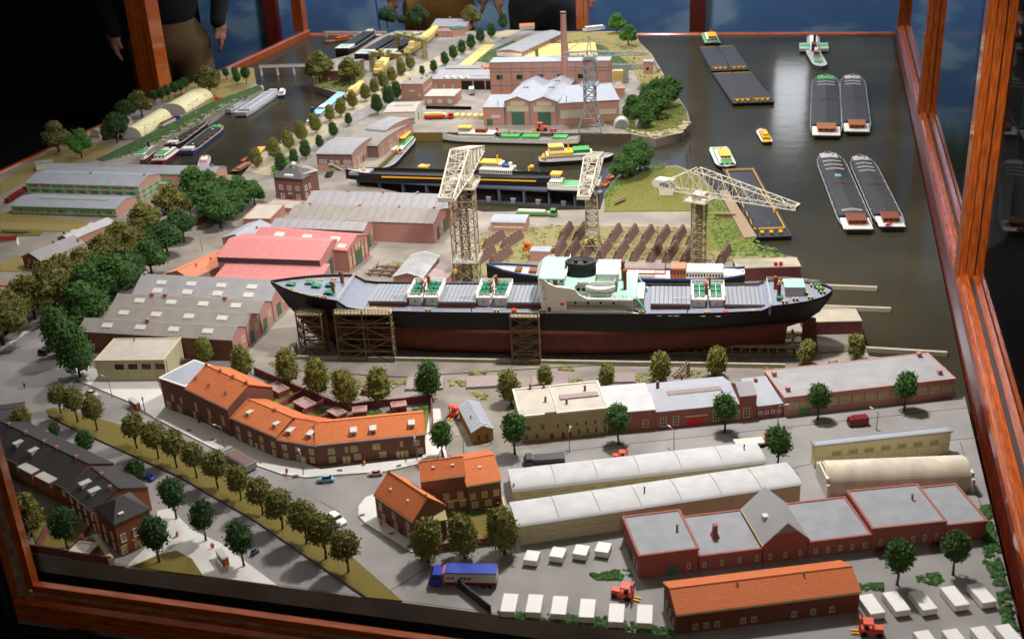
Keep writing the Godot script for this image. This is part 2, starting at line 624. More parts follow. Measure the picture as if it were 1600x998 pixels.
func materials():
	var m: StandardMaterial3D
	mat("asphalt",s8(140,137,136),0.85,0.22,0.6,0.014)
	mat("yard_ground",s8(136,129,121),0.9,0.26,0.45,0.016)
	mat("far_ground",s8(144,137,128),0.9,0.24,0.5,0.016)
	mat("road_line",s8(70,68,66),0.8)
	mat("pavement",s8(214,212,208),0.8,0.06,0.25,0.015)
	mat("kerb",s8(190,186,180),0.8)
	mat("concrete",s8(170,161,143),0.85,0.12,0.2,0.02)
	mat("sand",s8(176,164,134),0.9,0.15,0.2,0.02)
	mat("quay_wall",s8(92,80,64),0.8,0.2,0.1,0.03)
	mat("quay_wood",s8(126,110,58),0.7,0.2,0.06,0.05)
	mat("red_quay",s8(105,55,58),0.8,0.12,0.1,0.03)
	mat("grass_olive",s8(118,106,52),1.0,0.35,0.05,0.06)
	mat("grass_dry",s8(146,130,78),1.0,0.35,0.06,0.05)
	mat("grass_lawn",s8(104,114,60),1.0,0.35,0.12,0.04,Color(1.1,0.95,0.7))
	mat("grass_green",s8(58,84,40),1.0,0.35,0.05,0.06)
	mat("weed",s8(134,127,86),1.0,0.3,0.04,0.06)
	mat("weed_green",s8(62,98,42),1.0,0.3,0.04,0.06)
	mat("tuft_dark",s8(38,74,36),1.0,0.3,0.04,0.06)
	mat("stones",s8(176,160,128),0.95,0.3,0.06,0.06)
	mat("gravel",s8(120,114,104),0.95,0.3,0.06,0.06)
	# water
	m = mat("water",s8(46,43,33),0.15)
	m.metallic_specular = 0.16
	m.albedo_texture = noise_tex(s8(49,47,37),s8(66,62,48),0.006,3,4,256)
	m.albedo_color = Color.WHITE
	m.uv1_triplanar = true; m.uv1_world_triplanar = true
	m.uv1_scale = Vector3.ONE/1.1
	m.normal_enabled = true
	var nt := NoiseTexture2D.new()
	nt.width = 512; nt.height = 512; nt.seamless = true; nt.as_normal_map = true; nt.bump_strength = 1.2
	var fn := FastNoiseLite.new(); fn.seed = 5; fn.frequency = 0.012; fn.fractal_octaves = 4
	nt.noise = fn
	m.normal_texture = nt
	m.normal_scale = 0.13
	# walls
	mat("brick",s8(132,90,81),0.85,0.3,0.05,0.05)
	mat("brick_dark",s8(118,70,58),0.85,0.16,0.05,0.05)
	mat("brick_orange",s8(146,92,66),0.85,0.16,0.05,0.05)
	mat("brick_pink",s8(182,132,124),0.85,0.12,0.06,0.05)
	mat("brick_rose",s8(190,142,126),0.85,0.12,0.06,0.05)
	mat("brick_red",s8(154,92,84),0.85,0.25,0.06,0.05)
	mat("garden_wall",s8(128,72,74),0.85,0.1,0.06,0.05)
	mat("cream_wall",s8(196,188,154),0.8,0.1,0.08,0.04)
	mat("tan_wall",s8(172,156,112),0.8,0.12,0.08,0.04)
	mat("yellow_wall",s8(220,211,170),0.8,0.12,0.06,0.04)
	mat("ochre_wall",s8(164,116,56),0.8,0.12,0.06,0.04)
	mat("white_wall",s8(214,208,192),0.8,0.08,0.08,0.04)
	# roofs
	mat("grey_roof",s8(150,149,152),0.75,0.1,0.22,0.02)
	mat("grey_roof_warm",s8(142,136,131),0.8,0.12,0.22,0.02)
	mat("blue_grey_roof",s8(156,160,170),0.7,0.08,0.2,0.02)
	mat("light_roof",s8(184,184,186),0.7,0.12,0.22,0.02)
	mat("tan_roof",s8(178,171,160),0.8,0.1,0.2,0.02)
	mat("cream_roof",s8(206,196,178),0.7,0.22,0.2,0.02)
	mat("pale_yellow_roof",s8(222,212,164),0.75,0.1,0.12,0.03)
	mat("roof_seam",s8(112,109,108),0.8)
	mat("works_roof",s8(138,140,145),0.7,0.12,0.2,0.02)
	mat("orange_roof",s8(218,128,80),0.8,0.1,0.08,0.04)
	mat("salmon_roof",s8(208,138,106),0.8,0.12,0.08,0.04)
	mat("red_roof",s8(190,120,118),0.75,0.1,0.16,0.03)
	mat("slate_roof",s8(72,70,70),0.8,0.14,0.08,0.05)
	mat("dark_roof",s8(96,94,96),0.8,0.12,0.1,0.04)
	mat("mauve_roof",s8(150,134,132),0.8,0.12,0.1,0.04)
	# paints and metals
	mat("white",s8(232,230,222),0.55)
	mat("white_worn",s8(206,202,192),0.6,0.1,0.06,0.05)
	mat("cream",s8(222,210,164),0.65)
	mat("black",s8(22,22,24),0.5)
	mat("tar_black",s8(30,29,30),0.7)
	mat("dark_metal",s8(58,58,62),0.55)
	mat("grey_metal",s8(132,134,138),0.5)
	mat("light_metal",s8(186,184,180),0.5)
	mat("dark_grey",s8(74,74,80),0.6)
	mat("steel_blue",s8(84,90,108),0.55)
	mat("crane_cream",s8(190,184,168),0.6,0.1,0.08,0.05)
	mat("crane_tan",s8(150,134,106),0.65,0.14,0.06,0.05)
	mat("scaffold",s8(120,104,78),0.7,0.14,0.06,0.05)
	mat("crane_grey",s8(150,152,154),0.55)
	mat("gantry_olive",s8(164,154,104),0.65)
	mat("mint",s8(126,194,150),0.6)
	mat("mint_deck",s8(146,188,173),0.6)
	mat("teal",s8(34,116,92),0.5)
	mat("green_door",s8(72,112,92),0.65)
	mat("green_paint",s8(84,140,72),0.6)
	mat("deck_green",s8(78,168,92),0.6)
	mat("red_paint",s8(196,44,34),0.5)
	mat("dark_red_paint",s8(126,32,30),0.5)
	mat("coral_paint",s8(222,92,66),0.5)
	mat("orange_paint",s8(232,110,40),0.5)
	mat("yellow_paint",s8(238,178,40),0.5)
	mat("pale_yellow",s8(232,214,140),0.65)
	mat("blue_paint",s8(44,66,170),0.45)
	mat("navy",s8(40,60,110),0.5)
	mat("sky_paint",s8(120,176,196),0.35)
	mat("pink_paint",s8(196,150,168),0.35)
	mat("maroon",s8(112,34,36),0.3)
	mat("hull_black",s8(27,25,25),0.5,0.3,0.12,0.04)
	mat("hull_red",s8(98,48,34),0.65,0.35,0.16,0.03)
	mat("hull_grey",s8(176,178,186),0.5)
	mat("deck_grey",s8(122,127,142),0.6,0.06,0.15,0.03)
	mat("hatch_grey",s8(126,129,138),0.55)
	mat("barge_cover",s8(50,49,50),0.6,0.12,0.2,0.02)
	mat("coal",s8(56,57,62),0.85,0.25,0.02,0.08)
	mat("hold_grey",s8(120,122,132),0.6)
	mat("brown_paint",s8(126,66,34),0.5)
	mat("wheelhouse_wood",s8(164,96,54),0.5)
	mat("rust_brown",s8(120,94,88),0.8,0.2,0.04,0.05)
	mat("plank",s8(150,128,104),0.85,0.2,0.05,0.05)
	mat("timber_yellow",s8(226,202,130),0.8,0.12,0.05,0.05)
	mat("crate_white",s8(228,226,222),0.7,0.05,0.05,0.04)
	mat("skylight_pane",s8(204,202,198),0.35)
	mat("glass",s8(52,58,62),0.2)
	mat("glass_warm",s8(160,150,116),0.35)
	mat("glass_pale",s8(196,196,182),0.35)
	mat("glass_dark",s8(30,34,36),0.2)
	mat("skin",s8(150,106,86),0.6)
	mat("denim",s8(30,34,44),0.9)
	mat("trunk",s8(66,56,46),0.9)
	mat("flag_red",s8(200,40,40),0.8)
	mat("flag_blue",s8(40,60,140),0.8)
	# foliage, tinted leaf by leaf
	for f in ["leaf"]:
		m = mat(f,Color.WHITE,0.9)
		m.vertex_color_use_as_albedo = true
	# the case
	m = mat("varnished_wood",Color.WHITE,0.22)
	m.albedo_texture = wood_tex(s8(126,54,18),s8(204,104,42))
	m.uv1_triplanar = true
	m.uv1_scale = Vector3(14,14,1.3)
	m.clearcoat_enabled = true; m.clearcoat = 1.0; m.clearcoat_roughness = 0.08
	m = mat("varnished_post",Color.WHITE,0.22)
	m.albedo_texture = wood_tex(s8(132,58,18),s8(210,110,44))
	m.uv1_triplanar = true
	m.uv1_scale = Vector3(14,1.3,14)
	m.clearcoat_enabled = true; m.clearcoat = 1.0; m.clearcoat_roughness = 0.08
	m = mat("varnished_cross",Color.WHITE,0.22)
	m.albedo_texture = M.varnished_wood.albedo_texture
	m.uv1_triplanar = true
	m.uv1_scale = Vector3(1.3,14,14)
	m.clearcoat_enabled = true; m.clearcoat = 1.0; m.clearcoat_roughness = 0.08
	m = mat("dark_board",Color.WHITE,0.3)
	m.albedo_texture = wood_tex(s8(60,20,10),s8(108,42,20))
	m.uv1_triplanar = true
	m.uv1_scale = Vector3(14,14,1.3)
	m.clearcoat_enabled = true; m.clearcoat = 0.25; m.clearcoat_roughness = 0.2
	mat("wall_post_red",s8(84,24,16),0.5)
	mat("worn_wood",s8(158,130,102),0.8,0.5,0.16,0.03)
	mat("case_black",s8(12,10,9),0.9)
	mat("felt_black",s8(8,8,8),1.0)
	m = mat("clear_pane",Color(0.06,0.07,0.07,0.03),0.02)
	m.metallic_specular = 0.14
	m.transparency = BaseMaterial3D.TRANSPARENCY_ALPHA
	# room
	m = mat("painted_sky",s8(66,92,122),0.9)
	m.albedo_color = Color.WHITE
	m.albedo_texture = cloud_tex()
	mat("room_floor",s8(16,17,15),0.7,0.2,0.8,0.02)
	mat("room_dark",s8(12,12,12),0.9)
	mat("wall_green",s8(30,48,26),0.9)
	mat("sweater_black",s8(22,23,28),1.0)
	mat("trousers_tan",s8(96,76,54),1.0)
	mat("trousers_mustard",s8(120,86,38),1.0)
	m = mat("bulb_glow",s8(255,244,226),0.5)
	m.emission_enabled = true; m.emission = Color(1.0,0.93,0.84); m.emission_energy_multiplier = 2.0
	m = mat("hood_glow",s8(230,230,226),0.6)  # glow of the added fill panel
	m.emission_enabled = true; m.emission = Color(1.0,0.97,0.94); m.emission_energy_multiplier = 0.12
	m = mat("window_glow",s8(200,205,210),0.5)  # glow of the unseen window behind the water glare
	m.emission_enabled = true; m.emission = Color(0.95,0.97,1.0); m.emission_energy_multiplier = 1.3

func wood_tex(a: Color,b: Color) -> NoiseTexture2D:
	return noise_tex(a,b,0.025,5,3,512)

func cloud_tex() -> ImageTexture:
	var n := FastNoiseLite.new(); n.seed = 12; n.frequency = 0.008; n.fractal_octaves = 5
	n.domain_warp_enabled = true; n.domain_warp_amplitude = 24.0; n.domain_warp_frequency = 0.01
	var im := Image.create(1024,512,false,Image.FORMAT_RGB8)
	for y in 512:
		for x in 1024:
			var k := smoothstep(0.0,0.6,n.get_noise_2d(x*0.9,y*2.0) + 0.12)
			var c := s8(66,100,142).lerp(s8(118,144,166),k)
			var g := smoothstep(0.86,0.97,y/512.0 + 0.05*n.get_noise_2d(x*2,40))
			im.set_pixel(x,y,c.lerp(s8(44,66,38),g))
	return ImageTexture.create_from_image(im)


func sheet(called: String,pts: Array,y0: float,y1: float,m: String,kind := "structure") -> MeshInstance3D:
	var s := mb()
	slab(s,pts,y0,y1)
	var o := put(s,called,m)
	o.set_meta("kind",kind)
	return o

# a strip of even width along a line of ground points
func strip(s: SurfaceTool,pts: Array,w: float,y0: float,y1: float):
	for i in pts.size() - 1:
		var a: Vector2 = pts[i]
		var b: Vector2 = pts[i + 1]
		var n := (b - a).normalized().orthogonal()*w/2
		var e := (b - a).normalized()*w*0.2
		slab(s,[a + n - e,b + n + e,b - n + e,a - n - e],y0,y1)

func setting():
	var s := mb()
	box(s,Vector3(-2528,-60,-5430),Vector3(293,-32,-1190))
	struct(s,"table_base","case_black")
	s = mb()
	box(s,Vector3(-2527,-31.5,-5428),Vector3(292.5,-28,-1192))
	struct(s,"water","water")
	# the land, cut out along its quays and banks
	sheet("ground",[Vector2(-2526,-1189),Vector2(292,-1189),Vector2(256,-2041),Vector2(213,-2056),Vector2(119,-2069),Vector2(112,-2108),Vector2(106,-2235),Vector2(95,-2292),Vector2(-65,-2317),Vector2(-71,-2373),Vector2(-25,-2387),Vector2(-24,-2501),Vector2(-32,-2572),Vector2(-130,-2602),Vector2(-192,-2809),Vector2(-269,-3054),Vector2(-328,-3196),Vector2(-401,-3278),Vector2(-498,-3243),Vector2(-552,-3199),Vector2(-563,-3112),Vector2(-565,-2983),Vector2(-553,-2859),Vector2(-863,-2802),Vector2(-1307,-3012),Vector2(-1311,-3248),Vector2(-1331,-3571),Vector2(-595,-3611),Vector2(-503,-3557),Vector2(-437,-3631),Vector2(-417,-3760),Vector2(-447,-3930),Vector2(-513,-4151),Vector2(-592,-4441),Vector2(-710,-4876),Vector2(-798,-5124),Vector2(-862,-5382),Vector2(-2056,-5412),Vector2(-2086,-5313),Vector2(-2102,-5031),Vector2(-2075,-4829),Vector2(-2141,-4691),Vector2(-2138,-4560),Vector2(-1985,-4231),Vector2(-1805,-4098),Vector2(-1747,-4008),Vector2(-1737,-3851),Vector2(-1751,-3624),Vector2(-1742,-3396),Vector2(-1760,-3280),Vector2(-1703,-3036),Vector2(-1797,-3066),Vector2(-2156,-3122),Vector2(-2177,-3392),Vector2(-2179,-3594),Vector2(-2178,-3711),Vector2(-2198,-3862),Vector2(-2169,-4156),Vector2(-2252,-4254),Vector2(-2411,-4553),Vector2(-2526,-4560)],-31,0,"far_ground")
	# streets and pavements in front
	sheet("road",[Vector2(-2524,-1192),Vector2(290,-1192),Vector2(279,-1928),Vector2(-30,-1817),Vector2(-470,-1605),Vector2(-554,-1510),Vector2(-783,-1463),Vector2(-965,-1531),Vector2(-1316,-1690),Vector2(-1412,-1743),Vector2(-1550,-1872),Vector2(-1658,-1973),Vector2(-1650,-1825)],0,0.5,"asphalt")
	sheet("yard",[Vector2(-1293,-1721),Vector2(-1396,-1746),Vector2(-1435,-1874),Vector2(-1030,-1921),Vector2(-947,-1832),Vector2(-758,-1829),Vector2(109,-2056),Vector2(245,-2024),Vector2(-30,-1817),Vector2(-470,-1605),Vector2(-554,-1512),Vector2(-735,-1571)],0,0.5,"yard_ground")
	sheet("pavement",[Vector2(-1439,-1762),Vector2(-1382,-1714),Vector2(-1238,-1655),Vector2(-1149,-1603),Vector2(-993,-1526),Vector2(-945,-1509),Vector2(-887,-1485),Vector2(-831,-1466),Vector2(-786,-1464),Vector2(-734,-1482),Vector2(-663,-1504),Vector2(-590,-1554),Vector2(-592,-1596),Vector2(-563,-1539),Vector2(-637,-1726),Vector2(-655,-1723),Vector2(-614,-1558),Vector2(-772,-1491),Vector2(-969,-1575),Vector2(-1145,-1641),Vector2(-1229,-1745),Vector2(-1356,-1752),Vector2(-1405,-1782)],0.5,2.6,"pavement")
	sheet("pavement",[Vector2(-1644,-1816),Vector2(-1640,-1948),Vector2(-1655,-2001),Vector2(-1672,-2006),Vector2(-1687,-1874)],0.5,2.4,"pavement")
	sheet("pavement",[Vector2(-652,-1440),Vector2(-665,-1426),Vector2(-667,-1400),Vector2(-657,-1373),Vector2(-637,-1356),Vector2(-543,-1300),Vector2(-521,-1307),Vector2(-559,-1336),Vector2(-622,-1394)],0.5,2.6,"pavement")
	sheet("pavement",[Vector2(-950,-1184),Vector2(-946,-1255),Vector2(-982,-1328),Vector2(-967,-1339),Vector2(-899,-1290),Vector2(-838,-1267),Vector2(-707,-1188),Vector2(-843,-1189)],0.5,2.4,"pavement")
	# dark joints across the roads
	s = mb()
	for l in [[Vector2(-465,-1585),Vector2(-294,-1659),Vector2(-123,-1726),Vector2(280,-1887)],[Vector2(-22,-1625),Vector2(31,-1660)],[Vector2(196,-1751),Vector2(288,-1784)],[Vector2(-545,-1208),Vector2(-508,-1272)],[Vector2(-1140,-1468),Vector2(-1148,-1603)],[Vector2(-734,-1403),Vector2(-692,-1381)],[Vector2(257,-1766),Vector2(290,-1322)]]:
		strip(s,l,1.0,0.5,0.8)
	struct(s,"road_joint","road_line")
	# the grass strip down the avenue
	sheet("grass_verge",[Vector2(-1378,-1601),Vector2(-1368,-1608),Vector2(-1335,-1604),Vector2(-1183,-1566),Vector2(-1022,-1510),Vector2(-824,-1403),Vector2(-672,-1307),Vector2(-519,-1190),Vector2(-569,-1188),Vector2(-597,-1204),Vector2(-812,-1332),Vector2(-1001,-1430),Vector2(-1291,-1548),Vector2(-1359,-1580)],0.5,2.4,"grass_olive","stuff")
	s = mb()
	strip(s,[Vector2(-568,-1186),Vector2(-597,-1202),Vector2(-811,-1331),Vector2(-1000,-1428),Vector2(-1289,-1546),Vector2(-1358,-1577)],1.2,0.5,3.0)
	struct(s,"verge_kerb","dark_metal")
	sheet("grass_corner",[Vector2(-943,-1186),Vector2(-916,-1223),Vector2(-896,-1236),Vector2(-862,-1222),Vector2(-824,-1187)],0.6,3.2,"grass_olive","stuff")
	# gardens
	sheet("garden_grass",[Vector2(-1003,-1715),Vector2(-967,-1758),Vector2(-811,-1668),Vector2(-655,-1723),Vector2(-612,-1593),Vector2(-735,-1571),Vector2(-843,-1597),Vector2(-953,-1673)],0.6,1.6,"grass_olive","stuff")
	sheet("garden_grass",[Vector2(-523,-1412),Vector2(-451,-1453),Vector2(-415,-1355),Vector2(-492,-1316)],0.6,1.8,"grass_olive","stuff")
	sheet("garden_grass",[Vector2(-1197,-1288),Vector2(-1145,-1316),Vector2(-1030,-1231),Vector2(-1108,-1196)],0.6,1.8,"grass_olive","stuff")
	# lawn of the peninsula
	sheet("lawn",[Vector2(-563,-2972),Vector2(-557,-3100),Vector2(-544,-3188),Vector2(-496,-3230),Vector2(-398,-3259),Vector2(-330,-3178),Vector2(-270,-3048),Vector2(-192,-2809),Vector2(-115,-2587),Vector2(-250,-2586),Vector2(-313,-2870),Vector2(-539,-2839)],0.2,1.6,"grass_lawn","stuff")
	sheet("grass_between_cradles",[Vector2(-819,-2632),Vector2(-658,-2719),Vector2(-298,-2743),Vector2(-275,-2824),Vector2(-192,-2809),Vector2(-111,-2579),Vector2(-40,-2567),Vector2(-39,-2531),Vector2(-170,-2529),Vector2(-607,-2497),Vector2(-778,-2449)],0.2,1.3,"weed","stuff")
	sheet("grass_under_cranes",[Vector2(-819,-2410),Vector2(-760,-2469),Vector2(-651,-2483),Vector2(-655,-2432),Vector2(-728,-2358),Vector2(-791,-2333)],0.2,1.3,"weed","stuff")
	# far north-east bank
	sheet("bank_grass",[Vector2(-703,-3740),Vector2(-639,-3882),Vector2(-550,-4130),Vector2(-513,-4131),Vector2(-452,-3929),Vector2(-425,-3776),Vector2(-443,-3646),Vector2(-505,-3572),Vector2(-591,-3627)],0.2,2.2,"grass_lawn","stuff")
	sheet("bank_grass",[Vector2(-1288,-5339),Vector2(-865,-5367),Vector2(-804,-5124),Vector2(-715,-4876),Vector2(-529,-4150),Vector2(-619,-4126),Vector2(-767,-4670),Vector2(-961,-5066),Vector2(-1405,-5184)],0.2,1.8,"grass_dry","stuff")
	# left land
	sheet("left_bank_grass",[Vector2(-2405,-4540),Vector2(-2257,-4265),Vector2(-2247,-3940),Vector2(-2329,-3815),Vector2(-2591,-4026),Vector2(-2521,-4374)],0.2,1.6,"grass_dry","stuff")
	sheet("left_bank_grass",[Vector2(-2524,-3252),Vector2(-2447,-3362),Vector2(-2332,-3371),Vector2(-2289,-3197),Vector2(-2409,-3021),Vector2(-2376,-2877),Vector2(-2374,-2783),Vector2(-2463,-2901)],0.2,1.6,"grass_dry","stuff")
	sheet("green_bank",[Vector2(-2226,-4232),Vector2(-2172,-4156),Vector2(-2205,-3872),Vector2(-2193,-3610),Vector2(-2201,-3272),Vector2(-2253,-3148),Vector2(-2289,-3160),Vector2(-2283,-3508),Vector2(-2287,-3938)],0.2,2.2,"grass_green","stuff")
	sheet("dock_road",[Vector2(-2280,-3153),Vector2(-2327,-3372),Vector2(-2288,-3516),Vector2(-2303,-3817),Vector2(-2297,-4063),Vector2(-2226,-4045),Vector2(-2225,-3822),Vector2(-2230,-3461),Vector2(-2233,-3165)],0.2,1.0,"far_ground")
	sheet("field",[Vector2(-2263,-2637),Vector2(-2150,-2633),Vector2(-1877,-2574),Vector2(-1966,-2512),Vector2(-2159,-2498)],0.2,1.4,"grass_dry","stuff")
	sheet("field",[Vector2(-2166,-2508),Vector2(-2028,-2514),Vector2(-2016,-2475),Vector2(-2124,-2452)],0.2,1.8,"grass_lawn","stuff")
	sheet("field",[Vector2(-1988,-2272),Vector2(-1968,-2338),Vector2(-1962,-2366),Vector2(-1885,-2234),Vector2(-1952,-2224)],0.2,1.4,"grass_dry","stuff")
	sheet("field",[Vector2(-1884,-2134),Vector2(-1857,-2171),Vector2(-1789,-2093),Vector2(-1826,-2057)],0.2,1.4,"grass_dry","stuff")
	sheet("canal_bank_grass",[Vector2(-2133,-4548),Vector2(-2129,-4665),Vector2(-1999,-4641),Vector2(-1852,-4494),Vector2(-1803,-4261),Vector2(-1783,-4109),Vector2(-1979,-4231)],0.2,2.0,"grass_lawn","stuff")
	sheet("allotment_ground",[Vector2(-1523,-4757),Vector2(-1397,-5153),Vector2(-913,-5124),Vector2(-788,-4796),Vector2(-735,-4551),Vector2(-1075,-4663),Vector2(-1386,-4681)],0.2,0.9,"grass_green","stuff")
	# the sandy road by the canal and the long avenue
	sheet("canal_quay_road",[Vector2(-1712,-3088),Vector2(-1752,-3274),Vector2(-1734,-3388),Vector2(-1742,-3616),Vector2(-1728,-3842),Vector2(-1738,-3998),Vector2(-1633,-4919),Vector2(-1499,-5422),Vector2(-1419,-5421),Vector2(-1537,-4528),Vector2(-1614,-3785),Vector2(-1597,-3295),Vector2(-1616,-3051)],0.2,0.9,"sand")
	sheet("avenue",[Vector2(-1625,-3070),Vector2(-1613,-3330),Vector2(-1640,-3820),Vector2(-1569,-4626),Vector2(-1415,-5405),Vector2(-1351,-5404),Vector2(-1492,-4653),Vector2(-1537,-3979),Vector2(-1605,-3526),Vector2(-1589,-3154)],0.9,1.4,"asphalt")
	# slipway floor and low walls
	sheet("slipway",[Vector2(-1018,-1902),Vector2(-960,-1830),Vector2(-754,-1836),Vector2(-493,-1916),Vector2(112,-2091),Vector2(104,-2148),Vector2(-2,-2219),Vector2(-1036,-1999)],0.5,2.0,"yard_ground")
	# quay walls faced with piles
	s = mb()
	for i in 24:
		var a := (Vector3(-1331,0,-3571)).lerp(Vector3(-595,0,-3611),i/23.0)
		bar(s,a + Vector3(0,-30,2),a + Vector3(0,3,2),3.0)
	struct(s,"quay_piles","dark_grey")
	s = mb()
	strip(s,[Vector2(-1219,-3575),Vector2(-594,-3606)],5,-29,1.5)
	struct(s,"quay_wall","quay_wall")
	s = mb()
	strip(s,[Vector2(-1305,-3012),Vector2(-1309,-3245),Vector2(-1330,-3566),Vector2(-1221,-3575)],6,-29,2.2)
	struct(s,"quay_boarding","quay_wood")


func show_case():
	# right-hand rail with its mouldings, running back along the water
	var t := thing("show_case_rail","varnished wooden rail of the show case along the right edge","rail",Vector3(300,0,-5430))
	var s := mb()
	ext(s,PackedVector2Array([Vector2(-5,-60),Vector2(-5,-30),Vector2(-3,-26),Vector2(4,4),Vector2(8,8),Vector2(8,-60)]),0,5000)
	put(s,"sloping_board","dark_board",t)
	s = mb()
	ext(s,PackedVector2Array([Vector2(8,-60),Vector2(8,10),Vector2(11,15),Vector2(15,16),Vector2(18,13),Vector2(21,13),Vector2(24,19),Vector2(31,20),Vector2(34,17),Vector2(34,-60)]),0,5000)
	put(s,"moulding","varnished_wood",t)
	s = mb()
	ext(s,PackedVector2Array([Vector2(42,-60),Vector2(42,16),Vector2(45,19),Vector2(54,19),Vector2(60,12),Vector2(68,10),Vector2(70,2),Vector2(70,-60)]),0,5000)
	put(s,"outer_moulding","varnished_wood",t)
	s = mb()
	box(s,Vector3(34,-60,0),Vector3(42,12,5000))
	put(s,"glazing_strip","dark_metal",t)
	# posts on that rail
	for z in [-1080,-2490,-3900]:
		post("right rail post",Vector3(335,8,z),"varnished wooden upright on the right rail, %s" % {-1080: "nearest the camera",-2490: "rising beside the two nearer barges",-3900: "rising beyond the two farther barges"}[z],0)
	post("corner",Vector3(335,0,-5440),"varnished wooden upright at the far right corner",0)
	post("back",Vector3(-1122,0,-5450),"varnished wooden upright in the middle of the far side",0)
	post("back",Vector3(-2575,0,-5420),"varnished wooden upright at the far left corner",0)
	post("left",Vector3(-2640,0,-4130),"wide varnished wooden upright on the left side before the visitor",0,46)
	# far and left rails
	t = thing("show_case_rail","low varnished rail along the far side of the water","rail",Vector3(-2600,0,-5470))
	s = mb()
	ext(s,PackedVector2Array([Vector2(0,-60),Vector2(0,-24),Vector2(-4,-20),Vector2(-30,-21),Vector2(-38,-26),Vector2(-38,-60)]),0,2920,Transform3D(Basis(Vector3(0,0,-1),Vector3.UP,Vector3.RIGHT),Vector3.ZERO))
	put(s,"moulding","varnished_cross",t)
	t = thing("show_case_rail","narrow varnished rail along the left edge of the model","rail",Vector3(-2530,0,-5430))
	s = mb()
	ext(s,PackedVector2Array([Vector2(0,-60),Vector2(0,-2),Vector2(-5,3),Vector2(-18,4),Vector2(-24,-2),Vector2(-30,-60)]),0,4240)
	put(s,"moulding","varnished_wood",t)
	# panes
	for a in [[Vector3(337,13,-3870),Vector3(339,900,-2520),"pane of the right side between the two middle uprights"],[Vector3(337,13,-2460),Vector3(339,900,-1110),"pane of the right side nearest the camera"],[Vector3(337,13,-5410),Vector3(339,900,-3930),"pane of the right side at the far end"],[Vector3(-1090,10,-5452),Vector3(310,900,-5450),"far pane on the right behind the water"],[Vector3(-2530,10,-5452),Vector3(-1150,900,-5450),"far pane on the left behind the shipyard"]]:
		s = mb()
		box(s,a[0],a[1])
		tag(put(s,"glass_pane","clear_pane"),"clear glass " + a[2],"glass pane")
	# the sash in front: sill rail and upright at its left end
	t = thing("case_window","worn varnished sash rail and upright of the front window","window frame",Vector3(-982,-2,-1050))
	s = mb()
	ext(s,PackedVector2Array([Vector2(0,46),Vector2(0,74),Vector2(-4,78),Vector2(-12,76),Vector2(-14,46)]),-6,1300,Transform3D(Basis(Vector3(0,0,-1),Vector3.UP,Vector3.RIGHT),Vector3.ZERO))
	put(s,"inner_bead","varnished_cross",t)
	s = mb()
	ext(s,PackedVector2Array([Vector2(13,34),Vector2(13,60),Vector2(0,66),Vector2(0,34)]),-20,1300,Transform3D(Basis(Vector3(0,0,-1),Vector3.UP,Vector3.RIGHT),Vector3(0,0,13)))
	put(s,"sill","worn_wood",t)
	s = mb()
	ext(s,PackedVector2Array([Vector2(0,26),Vector2(0,52),Vector2(-4,57),Vector2(-12,54),Vector2(-13,26)]),-34,1300,Transform3D(Basis(Vector3(0,0,-1),Vector3.UP,Vector3.RIGHT),Vector3(0,0,13)))
	put(s,"outer_bead","varnished_cross",t)
	s = mb()
	box(s,Vector3(-14,70,1),Vector3(-2,900,13))
	put(s,"upright_bead","varnished_post",t)
	s = mb()
	box(s,Vector3(-28,56,5),Vector3(-14,900,14))
	put(s,"upright_core","worn_wood",t)
	s = mb()
	box(s,Vector3(-40,46,12),Vector3(-28,900,24))
	put(s,"upright_outer_bead","varnished_post",t)
	# dark front of the case under and beside the sash
	t = thing("front_panel_board","black front panel of the show case below the sash","panel",Vector3(-2600,0,-1020))
	s = mb()
	box(s,Vector3(0,-850,0),Vector3(3000,22,14))
	put(s,"lower_panel","case_black",t)
	s = mb()
	box(s,Vector3(0,22,0),Vector3(1592,900,14))
	put(s,"side_panel","case_black",t)
	s = mb()
	box(s,Vector3(-2600,-62,-1189),Vector3(300,-56,-1020))
	struct(s,"case_gutter","felt_black")

func post(_where: String,at: Vector3,label: String,yaw := 0.0,w := 27.0):
	var t := thing("show_case_post",label,"post",at,yaw,"uprights of the show case")
	var s := mb()
	var k := w
	box(s,Vector3(-k,0,-k),Vector3(-k*0.35,1200,k))
	box(s,Vector3(-k*0.35,0,-k*0.94),Vector3(k*0.3,1200,k*0.94))
	put(s,"post","varnished_post",t)
	s = mb()
	box(s,Vector3(k*0.3,0,-k*0.8),Vector3(k*0.42,1200,k*0.8))
	put(s,"glazing_strip","dark_metal",t)
	s = mb()
	box(s,Vector3(k*0.42,0,-k),Vector3(k,1200,k))
	put(s,"outer_bead","varnished_post",t)

